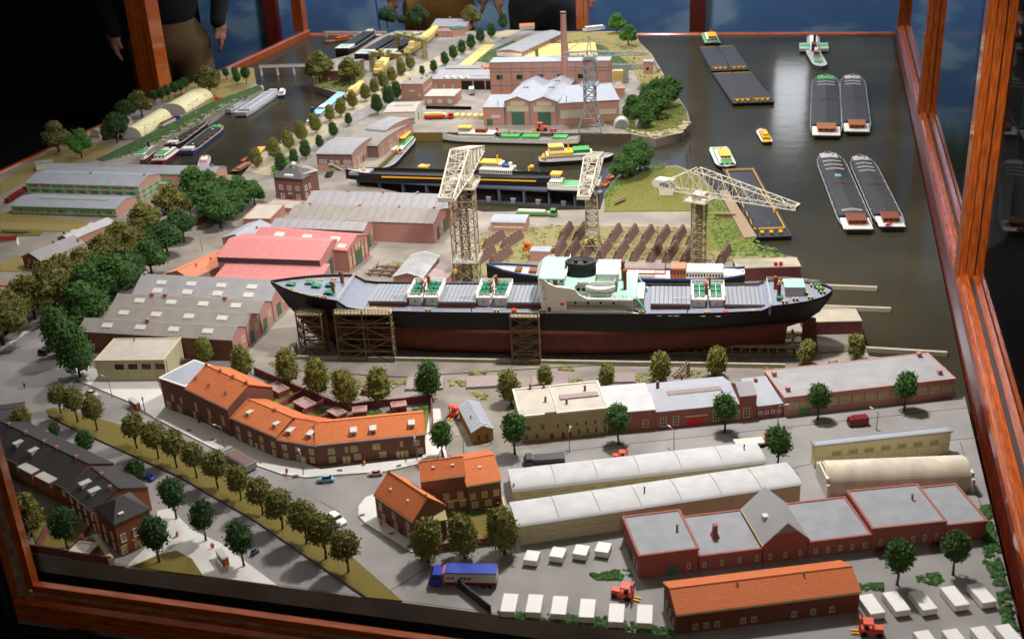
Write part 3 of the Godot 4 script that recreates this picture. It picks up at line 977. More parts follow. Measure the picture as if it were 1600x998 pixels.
func room():
	var s := mb()
	box(s,Vector3(-9000,-870,-7000),Vector3(5000,-850,3000))
	struct(s,"room_floor","room_floor")
	# the painted wall behind the case
	s = mb()
	var z := -6050.0
	for e in [[Vector3(-3500,-850,z),Vector3(-3500,1500,z),Vector3(860,1500,z),Vector3(860,-850,z)]]:
		s.set_uv(Vector2(0,1)); s.add_vertex(e[0]*U)
		s.set_uv(Vector2(0,0)); s.add_vertex(e[1]*U)
		s.set_uv(Vector2(1,0)); s.add_vertex(e[2]*U)
		s.set_uv(Vector2(0,1)); s.add_vertex(e[0]*U)
		s.set_uv(Vector2(1,0)); s.add_vertex(e[2]*U)
		s.set_uv(Vector2(1,1)); s.add_vertex(e[3]*U)
	var w := put(s,"painted_wall","painted_sky")
	w.set_meta("kind","structure")
	s = mb()
	box(s,Vector3(-3500,-850,z - 60),Vector3(860,1500,z - 4))
	struct(s,"back_wall","room_dark")
	s = mb()
	box(s,Vector3(-9000,-850,-7000),Vector3(-8960,2200,3000))
	struct(s,"side_wall","room_dark")
	s = mb()
	box(s,Vector3(5000,-850,-7000),Vector3(5040,2200,3000))
	struct(s,"side_wall","room_dark")
	for a in [[-3030,"behind the man in the black jumper"],[-640,"behind the water in the middle"],[815,"seen through the right-hand glass"]]:
		s = mb()
		box(s,Vector3(-38,-850,0),Vector3(38,1500,40))
		tag(put(s,"wall_post","wall_post_red",null,Vector3(a[0],0,z + 5)),"dark red wooden post on the painted wall %s" % a[1],"post","posts on the painted wall")


var protos := {}

# a crown of foam foliage: lobes [centre, radii], covered in small ragged leaf clumps
func crown(lobes: Array,c0: Color,c1: Color,tufts: int,sz: float,sd: int) -> ArrayMesh:
	var r := RandomNumberGenerator.new()
	r.seed = sd
	var n := FastNoiseLite.new()
	n.seed = sd; n.frequency = 0.12; n.fractal_octaves = 2
	var s := mb()
	var total := 0.0
	for l in lobes: total += l[1].x*l[1].y
	for l in lobes:
		var c: Vector3 = l[0]
		var q: Vector3 = l[1]
		# inner body, bumpy
		var rows := []
		for k in 11:
			var ring := []
			for i in 16:
				var ph := PI*k/10
				var th := TAU*i/16
				var d := Vector3(sin(ph)*cos(th),cos(ph),sin(ph)*sin(th))
				var p := c + d*q*0.9
				p += d*n.get_noise_3dv(p*1.9)*7.5
				ring.append(p)
			rows.append(ring)
		s.set_color(c0.lerp(c1,0.35))
		loft(s,rows,false,false)
		for i in int(tufts*l[1].x*l[1].y/total):
			var d := Vector3(r.randfn(),r.randfn(),r.randfn()).normalized()
			var p := c + d*q*r.randf_range(0.86,1.06)
			p += d*n.get_noise_3dv(p*1.9)*7.5
			var t := clampf(0.5 + n.get_noise_3dv(p*1.6 + Vector3(50,0,0))*1.1 + r.randf_range(-0.14,0.14),0,1)
			s.set_color(c0.lerp(c1,t))
			var b := Basis(Vector3(r.randfn(),r.randfn(),r.randfn()).normalized(),r.randf()*TAU)
			var k := sz*r.randf_range(0.55,1.25)
			var v0 := p + b*Vector3(k,0,0)
			var v1 := p + b*Vector3(-k*0.6,k*0.8,0)
			var v2 := p + b*Vector3(-k*0.6,-k*0.7,k*0.5)
			var v3 := p + b*Vector3(0,0,-k*0.9)
			tri(s,v0,v1,v2); tri(s,v0,v3,v1); tri(s,v0,v2,v3); tri(s,v1,v3,v2)
	return done(s)

func trunk_mesh(h: float,r: float,limbs: Array,sd: int) -> ArrayMesh:
	var g := RandomNumberGenerator.new()
	g.seed = sd
	var s := mb()
	var lean := Vector3(g.randf_range(-1.5,1.5),0,g.randf_range(-1.5,1.5))
	lathe(s,Vector3.ZERO,[[r*1.7,0],[r*1.1,2.0],[r,4]],8)
	tube(s,Vector3(0,3,0),Vector3(0,h*0.55,0) + lean*0.5,r,r*0.85,8)
	tube(s,Vector3(0,h*0.55,0) + lean*0.5,Vector3(0,h,0) + lean,r*0.85,r*0.5,8)
	for l in limbs:
		var a := Vector3(0,h*0.62,0) + lean*0.6
		var m: Vector3 = a.lerp(l,0.5) + Vector3(0,-2,0)
		tube(s,a,m,r*0.6,r*0.45,6)
		tube(s,m,l,r*0.45,r*0.2,6)
	return done(s)

func proto(key: String,h: float,tr: float,lobes: Array,c0: Color,c1: Color,tufts: int,sz: float):
	var root := Node3D.new()
	var limbs := []
	for l in lobes: limbs.append(l[0] - Vector3(0,l[1].y*0.3,0))
	place(trunk_mesh(h,tr,limbs if lobes.size() > 1 else [],key.hash() % 999),"trunk","trunk",root)
	place(crown(lobes,c0,c1,tufts,sz,key.hash() % 999 + 1),"crown","leaf",root)
	root.set_meta("category","tree")
	protos[key] = root

func make_trees():
	var olive := [Color(0.09,0.092,0.024),Color(0.225,0.215,0.06)]
	var moss := [Color(0.1,0.104,0.024),Color(0.25,0.245,0.066)]
	var green := [Color(0.028,0.074,0.018),Color(0.085,0.18,0.045)]
	var bright := [Color(0.04,0.12,0.02),Color(0.13,0.30,0.06)]
	var deep := [Color(0.022,0.056,0.018),Color(0.062,0.13,0.04)]
	var r := RandomNumberGenerator.new()
	r.seed = 21
	# every prototype is about 60 mm tall
	for i in 3:
		var v := func(k): return r.randf_range(1 - k,1 + k)
		for f in [["olive",olive],["deep",deep],["green",green]]:
			proto("%s_ball_%d" % [f[0],i],22,1.5,[[Vector3(0,41,0),Vector3(14.5*v.call(0.12),17.5*v.call(0.08),14.5*v.call(0.12))],[Vector3(r.randf_range(-5,5),47,r.randf_range(-5,5)),Vector3(10,11,10)],[Vector3(r.randf_range(-6,6),33,r.randf_range(-6,6)),Vector3(12,9,12)]],f[1][0],f[1][1],1500,1.6)
		for f in [["moss",moss],["columngreen",green],["darkcolumn",deep]]:
			proto("%s_column_%d" % [f[0],i],14,1.4,[[Vector3(0,27,0),Vector3(17,18,17)],[Vector3(r.randf_range(-3,3),43,r.randf_range(-3,3)),Vector3(14,17,14)]],f[1][0],f[1][1],1500,1.6)
		for f in [["olive",olive],["green",green],["bright",bright],["deep",deep]]:
			var lobes := []
			var n := 7
			for k in n:
				var a := TAU*k/n + r.randf()*0.5
				var d := r.randf_range(12,19)
				lobes.append([Vector3(cos(a)*d,r.randf_range(24,44),sin(a)*d),Vector3(r.randf_range(10,14),r.randf_range(8.5,12),r.randf_range(10,14))])
			lobes.append([Vector3(r.randf_range(-3,3),50,r.randf_range(-3,3)),Vector3(14,11,14)])
			lobes.append([Vector3(0,36,0),Vector3(17,13,17)])
			proto("%s_wide_%d" % [f[0],i],28,1.9,lobes,f[1][0],f[1][1],3000,1.75)

# label of a tree says its look and its place; the trees of a row are counted along it
func tree(key: String,label: String,at: Vector3,h: float,group := "",called := "tree"):
	var p: Node3D = protos["%s_%d" % [key,rng.randi() % 3]]
	var o := dup(p,called,label,at,rng.randf()*TAU,group,h/62.0)
	return o

func row(key: String,look: String,where: String,group: String,list: Array,called := "tree"):
	for i in list.size():
		var w := "%s %s, %s %s" % [look,nth(i) if i < 20 else "next",where[0].to_lower() + where.substr(1),""]
		tree(key,w.strip_edges(),list[i][0],list[i][1],group,called)


# a straight wall between ground points, w thick
func wall_line(s: SurfaceTool,pts: Array,h: float,w := 2.5):
	strip(s,pts,w,0.3,h)

func zone_front():
	var h: Node3D
	# ---- front right ----
	h = house("orange_roofed_hut","long dark brick hut with bright orange tiled roof at the front edge",[Vector3(-140,0,-1195),0.384,247,67,33,15],{"wall": "brick_dark","roof": "orange_roof","gutter": "cream"})
	wins(h,"f",3,0.10,0.22,7,7,8,2,2,"white_worn","glass")
	wins(h,"f",2,0.36,0.42,7,7,8,2,2,"white_worn","glass")
	wins(h,"f",3,0.64,0.85,7,7,8,2,2,"white_worn","glass")
	wins(h,"l",3,0.25,0.78,8,6,8,2,2,"white_worn","glass")
	pipe(h,dims[h][0]*0.36,gable_y(h,0.42),-dims[h][1]*0.42,5)
	pipe(h,dims[h][0]*0.73,gable_y(h,0.42),-dims[h][1]*0.42,5)
	var grp := "joined flat-roofed red brick works at front right"
	h = house("flat_roofed_works","red brick flat-roofed works with green door, left end beside the tractor",[Vector3(-206,0,-1302),0.398,85,97,39],{"kind": "flat","wall": "brick_red","trim": "brick_red","roof": "works_roof"})
	door(h,"f",0.56,17,16,"green_door"); wins(h,"f",1,0.84,0.84,9,4.5,8,1,2,"cream","glass")
	door(h,"l",0.45,16,17,"green_door"); wins(h,"l",2,0.72,0.88,9,5,9,1,2,"cream","glass")
	pipe(h,dims[h][0]*0.8,dims[h][2],-dims[h][1]*0.5,9,"brick_red",1.6)
	h = house("flat_roofed_works","red brick flat-roofed works with tapered brick chimney left of the pointed gable",[Vector3(-126,0,-1335),0.386,91,98,26],{"kind": "flat","wall": "brick_red","trim": "brick_red","roof": "works_roof"})
	wins(h,"f",4,0.08,0.92,8,4.5,8,1,2,"cream","glass")
	var s := mb()
	loft(s,[[Vector3(-6,0,-6),Vector3(6,0,-6),Vector3(6,0,6),Vector3(-6,0,6)],[Vector3(-3.2,9,-3.2),Vector3(3.2,9,-3.2),Vector3(3.2,9,3.2),Vector3(-3.2,9,3.2)],[Vector3(-3,20,-3),Vector3(3,20,-3),Vector3(3,20,3),Vector3(-3,20,3)]],false)
	cbox(s,Vector3(0,20,0),Vector3(7,1.6,7))
	put(s,"chimney","brick_red",h.get_node("roof"),Vector3(dims[h][0]*0.38,dims[h][2],-dims[h][1]*0.42))
	h = house("gabled_hall","red brick gable hall with steep grey roof rising between the flat-roofed works",[Vector3(-40,0,-1370),0.398,65,89,34],{"cross": true,"rise": 31.0,"wall": "brick_red","roof": "grey_roof","gutter": "cream","oh": 3.0})
	wins(h,"f",3,0.16,0.84,8,4.5,8,1,2,"cream","glass")
	s = mb()
	loft(s,[[Vector3(-15,0,1.6),Vector3(15,0,1.6),Vector3(0,15.4,0)],[Vector3(-15,0,-2),Vector3(15,0,-2),Vector3(0,15.4,-2)]],false)
	put(s,"half_hip","grey_metal",h.get_node("roof"),Vector3(dims[h][0]*0.5,dims[h][2] + 17.5,3.2))
	s = mb()
	box(s,Vector3(-5,0,-4),Vector3(5,7,5));
	put(s,"dormer","white_worn",h.get_node("roof"),Vector3(dims[h][0]*0.25,dims[h][2] + 13,-dims[h][1]*0.45))
	h = house("flat_roofed_works","red brick flat-roofed works with five windows right of the pointed gable",[Vector3(21,0,-1395),0.386,93,98,27],{"kind": "flat","wall": "brick_red","trim": "brick_red","roof": "works_roof"})
	wins(h,"f",5,0.12,0.90,8,4.5,8,1,2,"cream","glass")
	h = house("flat_roofed_works","taller red brick flat-roofed works with green door and small pipe",[Vector3(108,0,-1430),0.359,108,98,37],{"kind": "flat","wall": "brick_red","trim": "brick_red","roof": "works_roof"})
	door(h,"f",0.34,17,17,"green_door"); wins(h,"f",1,0.12,0.12,9,4.5,9,1,2,"cream","glass"); wins(h,"f",3,0.57,0.89,9,4.5,9,1,2,"cream","glass")
	pipe(h,dims[h][0]*0.78,dims[h][2],-dims[h][1]*0.62,9,"brick_red",1.6)
	h = house("flat_roofed_works","red brick flat-roofed works at the right end beside the green weeds",[Vector3(210,0,-1468),0.366,61,99,30],{"kind": "flat","wall": "brick_red","trim": "brick_red","roof": "works_roof"})
	# ---- white vaulted sheds ----
	h = house("white_vaulted_shed","long cream shed with low white curved roof, the nearer of two",[Vector3(-392,0,-1347),0.438,439,63,33],{"kind": "arch","rise": 6.0,"wall": "cream_wall","roof": "light_roof","seam": 62.0,"oh": 2.0})
	for i in 3: wins(h,"f",4,0.05 + i*0.11,0.12 + i*0.11,17,7,5,2,1,"cream","glass_warm")
	pipe(h,dims[h][0]*0.46,dims[h][2] + 8,-dims[h][1]*0.5,8)
	for i in 9: band(h,"f",0.1*i + 0.05,0.1*i + 0.055,0,dims[h][2] - 1,"cream_wall","pier")
	h = house("white_vaulted_shed","long cream shed with low white curved roof, the farther of two",[Vector3(-429,0,-1460),0.387,407,61,17],{"kind": "arch","rise": 10.0,"wall": "cream_wall","roof": "light_roof","seam": 62.0,"oh": 2.0})
	wins(h,"f",12,0.05,0.95,8,22,5,6,1,"cream","glass_warm")
	pipe(h,dims[h][0]*0.94,dims[h][2] + 12,-dims[h][1]*0.5,7); pipe(h,2,dims[h][2] + 2,-6,9)
	# ---- yellow shed and vaulted store ----
	h = house("yellow_shed","pale yellow shed with flat grey roof and seven clerestory windows",[Vector3(25,0,-1641),0.377,227,15,42],{"kind": "flat","wall": "yellow_wall","trim": "grey_metal","roof": "blue_grey_roof","oh": 2.5,"ph": 0.8})
	wins(h,"f",7,0.16,0.88,20,17,8,1,1,"cream","glass_warm")
	for i in 11: band(h,"f",0.04 + i*0.09,0.047 + i*0.09,0,17,"yellow_wall","pier",1.2)
	band(h,"f",0.0,1.0,17,18.2,"cream","string_course",1.4)
	h = house("vaulted_store","cream half-round store with stepped end walls beside the yellow shed",[Vector3(46,0,-1556),0.253,221,61,9],{"kind": "arch","rise": 33.0,"wall": "cream_wall","roof": "cream_roof","oh": -3.0})
	for x in [0.0,dims[h][0]]:
		s = mb()
		box(s,Vector3(x - 2,0,-dims[h][1] - 4),Vector3(x + 2,26,5))
		box(s,Vector3(x - 2.3,26,-dims[h][1] + 8),Vector3(x + 2.3,34,-2))
		put(s,"end_wall","white_worn",h)
	# ---- workshops along the slipway yard ----
	h = house("brick_workshop","long pink brick workshop with band of windows and four square chimneys",[Vector3(-29,0,-1803),0.393,311,104,38],{"kind": "flat","wall": "brick_pink","trim": "brick_pink","roof": "grey_roof","parapet": 1.5,"ph": 1.0})
	wins(h,"f",13,0.05,0.96,15,17,12,3,2,"cream","glass_warm")
	door(h,"f",0.12,19,15,"green_paint")
	for p in [[0.03,0.78],[0.04,0.2],[0.93,0.9],[0.94,0.2]]: chimney(h,dims[h][0]*p[0],dims[h][2],-dims[h][1]*p[1],9,"brick_pink",7)
	h = house("cream_terrace","cream two-storey terrace with red doors and pale flat roof",[Vector3(-462,0,-1639),0.373,152,100,49],{"kind": "flat","wall": "tan_wall","trim": "white_worn","roof": "tan_roof","ph": 2.2})
	wins(h,"f",6,0.42,0.96,22,5,7,1,2,"tan_wall","glass"); wins(h,"f",2,0.09,0.25,22,8,9,2,2,"tan_wall","glass")
	wins(h,"f",4,0.66,0.96,5,5,10,1,2,"tan_wall","glass"); wins(h,"f",2,0.06,0.18,5,7,9,2,2,"tan_wall","glass")
	for u in [0.35,0.48,0.555]: door(h,"f",u,5,11,"dark_red_paint")
	band(h,"f",0.28,0.41,dims[h][2] - 1,dims[h][2] + 5,"tan_wall","parapet_step",2.0)
	s = mb(); box(s,Vector3(dims[h][0]*0.42,dims[h][2] - 1,-dims[h][1]),Vector3(dims[h][0]*0.43,dims[h][2] + 2.5,0)); put(s,"party_wall","white_worn",h)
	s = mb(); box(s,Vector3(dims[h][0]*0.5,dims[h][2],-dims[h][1]*0.6),Vector3(dims[h][0]*0.95,dims[h][2] + 3,-dims[h][1]*0.45)); put(s,"roof_lantern","mauve_roof",h.get_node("roof"))
	for p in [[0.33,0.45],[0.56,0.3],[0.82,0.72],[0.2,0.97],[0.36,0.97]]: chimney(h,dims[h][0]*p[0],dims[h][2],-dims[h][1]*p[1],10,"brick",3.4)
	h = house("red_workshop","red brick workshop with green door and low grey gabled roof beside the cream terrace",[Vector3(-319,0,-1694),0.335,81,100,38,8],{"wall": "brick_red","roof": "light_roof","oh": 0.4})
	door(h,"f",0.25,20,15,"green_paint"); wins(h,"f",1,0.78,0.78,8,10,14,2,3,"cream","glass")
	h = house("red_workshop","red brick workshop with red door, tall chimney and long roof lantern",[Vector3(-242,0,-1721),0.369,147,105,33,14],{"wall": "brick_red","roof": "blue_grey_roof","oh": 0.4})
	door(h,"f",0.47,26,16,"red_paint"); wins(h,"f",2,0.09,0.24,6,10,17,2,3,"cream","glass"); wins(h,"f",2,0.72,0.97,6,10,17,2,3,"cream","glass")
	lantern_roof(h,dims[h][0]*0.2,dims[h][0]*0.86,-dims[h][1]*0.42,gable_y(h,0.42) - 2,16,6,"mauve_roof")
	chimney(h,dims[h][0]*0.12,gable_y(h,0.6),-dims[h][1]*0.6,16,"brick",5)
	band(h,"f",0.35,0.62,19,20.5,"cream","name_board",1.4)
	h = house("stepped_workshop","narrow red brick workshop with raised parapet right of the red door",[Vector3(-104,0,-1774),0.396,30,52,47,13],{"wall": "brick_red","roof": "grey_roof","oh": 0.5})
	wins(h,"f",1,0.42,0.42,7,11,18,2,3,"cream","glass")
	h = house("link_shed","low red brick shed with sloping grey roof beside the long pink workshop",[Vector3(-75,0,-1786),0.414,47,86,24],{"kind": "shed","rise": 10.0,"wall": "brick_red","roof": "blue_grey_roof","oh": 0.6})
	wins(h,"f",4,0.14,0.86,10,7,5,2,1,"white","glass")
	chimney(h,dims[h][0]*0.5,dims[h][2] + 8,-dims[h][1]*0.85,8,"brick_red",5)
	# ---- ochre shed ----
	h = house("ochre_shed","small ochre shed with pale grey corrugated roof on the open yard",[Vector3(-543,0,-1618),0.534,37,97,23],{"cross": true,"rise": 9.0,"wall": "ochre_wall","roof": "blue_grey_roof","oh": 2.0,"seam": 9.0})
	wins(h,"f",2,0.3,0.68,6,6,9,2,2,"brick_orange","glass"); pipe(h,8,dims[h][2] + 4,-dims[h][1]*0.4,6)
	zone_terrace()
	zone_front_left()

func zone_terrace():
	var h: Node3D
	var s: SurfaceTool
	h = house("corner_shop","dark brick corner shop with flat pale grey roof and white edge",[Vector3(-1154,0,-1647),-0.346,70,83,63],{"kind": "flat","wall": "brick","trim": "white","roof": "blue_grey_roof","ph": 0.8})
	wins(h,"f",2,0.2,0.62,3,11,14,2,2,"cream","glass_warm","shop_window"); wins(h,"f",2,0.4,0.75,24,5,12,1,2,"cream","glass_warm"); door(h,"f",0.9,5,13,"green_door")
	wins(h,"l",2,0.3,0.7,24,7,12,1,2,"cream","glass_warm")
	h = house("steep_roofed_houses","dark brick houses under a steep orange roof lined with chimneys",[Vector3(-1087,0.0,-1623),-0.468,128,98,59,26],{"wall": "brick","roof": "orange_roof","gutter": "white"})
	wins(h,"f",3,0.2,0.84,21,7,12,2,2,"cream","glass_warm"); wins(h,"f",3,0.2,0.84,32.5,7,6,2,1,"cream","glass"); wins(h,"f",2,0.12,0.5,5,7,11,2,2,"cream","glass_warm")
	for u in [0.3,0.66,0.94]: door(h,"f",u,5,14,"green_door")
	for p in [[0.02,0.5],[0.36,0.5],[0.66,0.5],[0.97,0.5],[0.05,0.22],[0.38,0.2],[0.78,0.2]]: chimney(h,dims[h][0]*p[0],gable_y(h,p[1]) - 1,-dims[h][1]*p[1],8,"brick_pink",3.6,2)
	h = house("orange_terrace","bent brick terrace with orange roof, short end next to the steep-roofed houses",[Vector3(-964,0.0,-1560),-0.423,119,78,45,18],{"wall": "brick","roof": "orange_roof","gutter": "white"})
	wins(h,"f",4,0.12,0.9,22,9,10,3,2,"cream","glass_warm"); wins(h,"f",4,0.12,0.9,6,9,10,3,2,"cream","glass_warm"); door(h,"f",0.5,5,13,"cream")
	dormer(h,0.25,0.16,8,6); dormer(h,0.85,0.16,8,6)
	chimney(h,dims[h][0]*0.62,gable_y(h,0.5),-dims[h][1]*0.5,5,"brick_pink",5,3)
	h = house("orange_terrace","bent brick terrace with orange roof, middle length with two pale dormers",[Vector3(-854,0.0,-1512),-0.108,74,85,40,18],{"wall": "brick","roof": "orange_roof","gutter": "white"})
	wins(h,"f",3,0.16,0.86,22,9,10,3,2,"cream","glass_warm"); wins(h,"f",3,0.16,0.86,6,9,10,3,2,"cream","glass_warm"); door(h,"f",0.62,9,13,"cream")
	dormer(h,0.22,0.12,10,7,"white_worn"); dormer(h,0.75,0.12,10,7,"white_worn")
	h = house("orange_terrace","bent brick terrace with orange roof, longest length facing the front road",[Vector3(-780,0.0,-1504),0.369,181,78,42,18],{"wall": "brick","roof": "orange_roof","gutter": "white"})
	wins(h,"f",3,0.13,0.55,22,11,10,3,2,"cream","glass_warm"); wins(h,"f",1,0.92,0.92,22,11,10,3,2,"cream","glass_warm"); wins(h,"f",3,0.27,0.78,23,4.5,9,1,2,"cream","glass_warm")
	wins(h,"f",3,0.13,0.60,6,11,10,3,2,"cream","glass_warm"); wins(h,"f",1,0.95,0.95,6,9,10,2,2,"cream","glass_warm")
	for u in [0.24,0.28,0.74,0.78,0.82]: door(h,"f",u,5,13,"cream")
	dormer(h,0.35,0.1,10,8); dormer(h,0.53,0.1,10,8); dormer(h,0.89,0.14,10,8)
	# garden walls and sheds behind the terrace
	var t := thing("garden_wall","low maroon garden wall round the gardens of the orange terrace","wall",Vector3(-1052,0,-1815))
	var o := -(Vector3(-1052,0,-1815))
	s = mb()
	var off := Vector2(o.x,o.z)
	wall_line(s,[Vector2(-1047,-1805) + off,Vector2(-913,-1738) + off,Vector2(-811,-1689) + off,Vector2(-754,-1714) + off,Vector2(-662,-1752) + off,Vector2(-623,-1644) + off],15)
	put(s,"outer_wall","garden_wall",t)
	for l in [[Vector2(-913,-1738),Vector2(-937,-1671)],[Vector2(-857,-1711),Vector2(-879,-1661)],[Vector2(-811,-1689),Vector2(-844,-1638)],[Vector2(-771,-1706),Vector2(-759,-1669)],[Vector2(-728,-1726),Vector2(-713,-1689)]]:
		s = mb()
		wall_line(s,[l[0] + off,l[1] + off],12,2.0)
		put(s,"partition_wall","garden_wall",t)
	var i := 0
	for b in [[Vector3(-985,0,-1734),-0.545,39,23,14],[Vector3(-908,0,-1686),-0.544,37,24,13],[Vector3(-831,0,-1664),-0.535,29,21,13],[Vector3(-781,0,-1663),0.363,24,19,15],[Vector3(-717,0,-1693),0.449,26,17,15]]:
		h = house("garden_shed","pinkish garden shed against the maroon wall, %s from the left" % nth(i),b,{"kind": "flat","wall": "garden_wall","trim": "brick_pink","roof": "mauve_roof","group": "garden sheds of the orange terrace","cat": "shed"})
		door(h,"f",0.5,5,10,"dark_red_paint")
		i += 1
	# front L-shaped house
	h = house("orange_corner_house","brick corner house with orange roof and gable towards the garden",[Vector3(-627,0,-1377),-0.604,99,60,42,27],{"wall": "brick","roof": "orange_roof","gutter": "cream"})
	wins(h,"f",3,0.14,0.86,22,8,12,2,2,"cream","glass_warm"); wins(h,"f",3,0.2,0.86,6,8,11,2,2,"cream","glass_warm"); door(h,"f",0.36,5,13,"dark_red_paint"); door(h,"f",0.66,5,13,"dark_red_paint")
	for u in [0.25,0.7]: chimney(h,dims[h][0]*u,gable_y(h,0.25),-dims[h][1]*0.25,3,"white_worn",4)
	pipe(h,2,gable_y(h,0.5),-dims[h][1]*0.5,4); pipe(h,dims[h][0] - 3,gable_y(h,0.5),-dims[h][1]*0.5,4)
	h = house("annex","low annex with yellow-green roof behind the orange corner house",[Vector3(-526,0,-1333),0.429,27,25,35],{"kind": "flat","wall": "brick_dark","trim": "gantry_olive","roof": "gantry_olive","ph": 0.5})
	h = house("orange_wing_houses","brick houses with orange roof behind the small front garden",[Vector3(-557,0.0,-1401),0.420,67,46,61,18],{"wall": "brick","roof": "orange_roof","gutter": "cream"})
	wins(h,"f",3,0.2,0.86,22,9,10,3,2,"cream","glass_warm"); wins(h,"f",2,0.62,0.9,6,9,10,3,2,"cream","glass_warm"); band(h,"f",0.5,1.0,18,19.2,"cream","balcony",4)
	for u in [0.3,0.75]: chimney(h,dims[h][0]*u,gable_y(h,0.3),-dims[h][1]*0.3,3,"white_worn",4)
	h = house("orange_wing_houses","brick house with orange roof at the right end beside the white vaulted sheds",[Vector3(-491,0.0,-1420),0.487,53,91,47,18],{"wall": "brick","roof": "orange_roof","gutter": "cream"})
	wins(h,"f",3,0.15,0.85,22,9,10,3,2,"cream","glass_warm"); wins(h,"f",2,0.2,0.6,6,10,10,3,2,"cream","glass_warm"); door(h,"f",0.86,5,13,"dark_red_paint")
	chimney(h,dims[h][0]*0.5,gable_y(h,0.3),-dims[h][1]*0.3,3,"white_worn",4)
	t = thing("garden_wall","low maroon wall along the front garden behind the blue-roofed lorry","wall",Vector3(-515,0,-1330))
	o = -(Vector3(-515,0,-1330)); off = Vector2(o.x,o.z)
	s = mb()
	wall_line(s,[Vector2(-510,-1310) + off,Vector2(-408,-1355) + off],13)
	put(s,"front_wall","garden_wall",t)
	s = mb()
	wall_line(s,[Vector2(-408,-1355) + off,Vector2(-442,-1445) + off],17,3)
	put(s,"side_wall","cream_wall",t)
	h = house("arched_garage","cream hall with four arched windows and flat tan roof beside the corner shop",[Vector3(-1343,0,-1721),0.181,139,98,47],{"kind": "flat","wall": "cream_wall","trim": "cream_wall","roof": "tan_roof"})
	wins(h,"f",4,0.34,0.93,dims[h][2]*0.58,21,dims[h][2]*0.28,1,1,"cream","glass_dark","arched_window")
	for k in 5: band(h,"f",0.23 + k*0.2,0.245 + k*0.2,0,dims[h][2],"cream_wall","pier",1.6)
	pipe(h,dims[h][0]*0.33,dims[h][2],-dims[h][1]*0.9,7)

func zone_front_left():
	var h: Node3D
	var s: SurfaceTool
	# dark roofed terrace: the corner house and two lengths behind it
	h = house("corner_house","orange brick corner house with bay and dark slate hipped roof",[Vector3(-973,0,-1209),0.998,56,54,58],{"kind": "hip","d": 66.0,"rise": 20.0,"wall": "brick_orange","roof": "slate_roof","inset": 22.0})
	wins(h,"f",3,0.16,0.88,24,8,13,1,2,"white","glass_warm"); wins(h,"f",2,0.12,0.5,4,9,13,2,2,"cream","glass_warm","shop_window"); band(h,"f",0.35,0.8,19,21,"brick_orange","balcony",6)
	wins(h,"l",2,0.3,0.72,24,6,12,1,2,"white","glass_warm"); wins(h,"l",2,0.3,0.72,6,6,12,1,2,"white","glass_warm")
	s = mb(); box(s,Vector3(-4,0,-3),Vector3(4,2,3)); put(s,"skylight","white",h.get_node("roof"),Vector3(dims[h][0]*0.3,dims[h][2] + 6,-dims[h][1]*0.16))
	h = house("slate_terrace","brick terrace under a long dark slate roof, length next to the corner house",[Vector3(-1121,0,-1302),-0.544,94,91,42,20],{"wall": "brick_orange","roof": "slate_roof","gutter": "white"})
	dormer(h,0.28,0.15,11,8,"white_worn","light_metal",2); dormer(h,0.62,0.15,11,8,"white_worn","light_metal",2)
	chimney(h,dims[h][0]*0.42,gable_y(h,0.5),-dims[h][1]*0.5,7,"brick_pink",5,2); chimney(h,dims[h][0]*0.85,gable_y(h,0.42),-dims[h][1]*0.42,7,"brick_pink",5,2)
	wins(h,"f",4,0.12,0.9,24,7,11,2,2,"white","glass_warm"); wins(h,"f",4,0.12,0.9,5,7,11,2,2,"white","glass_warm")
	h = house("slate_terrace","brick terrace under a long dark slate roof, length with five chimneys",[Vector3(-1360,0,-1404),-0.392,256,87,42,22],{"wall": "brick_orange","roof": "slate_roof","gutter": "white"})
	for u in [0.1,0.3,0.52,0.66,0.88]: chimney(h,dims[h][0]*u,gable_y(h,0.5),-dims[h][1]*0.5,7,"brick_pink",5,2)
	dormer(h,0.32,0.2,10,8,"white_worn","light_metal",2); dormer(h,0.5,0.2,10,8,"white_worn","light_metal",2)
	wins(h,"f",6,0.3,0.95,24,7,11,2,2,"white","glass_warm")
	for k in 2:
		s = mb(); box(s,Vector3(dims[h][0]*(0.52 + 0.2*k),20,0),Vector3(dims[h][0]*(0.67 + 0.2*k),dims[h][2] + 3,10)); put(s,"rear_bay","brick_orange",h)
		s = mb(); box(s,Vector3(dims[h][0]*(0.515 + 0.2*k),dims[h][2] + 3,-8),Vector3(dims[h][0]*(0.675 + 0.2*k),dims[h][2] + 4.6,11)); put(s,"bay_roof","light_metal",h)
	h = house("slate_wing","small dark-roofed brick wing at the left edge behind the slate terrace",[Vector3(-1402,0,-1456),0.476,60,88,36,12],{"wall": "brick_orange","roof": "dark_roof","gutter": "white"})
	# gardens
	var t := thing("garden_wall","maroon garden walls in the corner below the slate terrace","wall",Vector3(-1108,0,-1196))
	var o := -(Vector3(-1108,0,-1196)); var off := Vector2(o.x,o.z)
	s = mb(); wall_line(s,[Vector2(-1130,-1195) + off,Vector2(-976,-1189) + off],14,3); put(s,"front_wall","garden_wall",t)
	s = mb(); wall_line(s,[Vector2(-976,-1189) + off,Vector2(-1035,-1238) + off],12,8); put(s,"side_wall","cream_wall",t)
	s = mb(); wall_line(s,[Vector2(-1108,-1196) + off,Vector2(-1132,-1264) + off],11,2.5); put(s,"partition_wall","garden_wall",t)
	s = mb(); wall_line(s,[Vector2(-1052,-1197) + off,Vector2(-1060,-1259) + off],11,2.5); put(s,"partition_wall","garden_wall",t)
	h = house("garden_shed","small shed with flat white roof in the garden below the slate terrace",[Vector3(-1044,0,-1189),-0.016,31,24,15],{"kind": "flat","wall": "garden_wall","trim": "white_worn","roof": "white_worn","cat": "shed"})


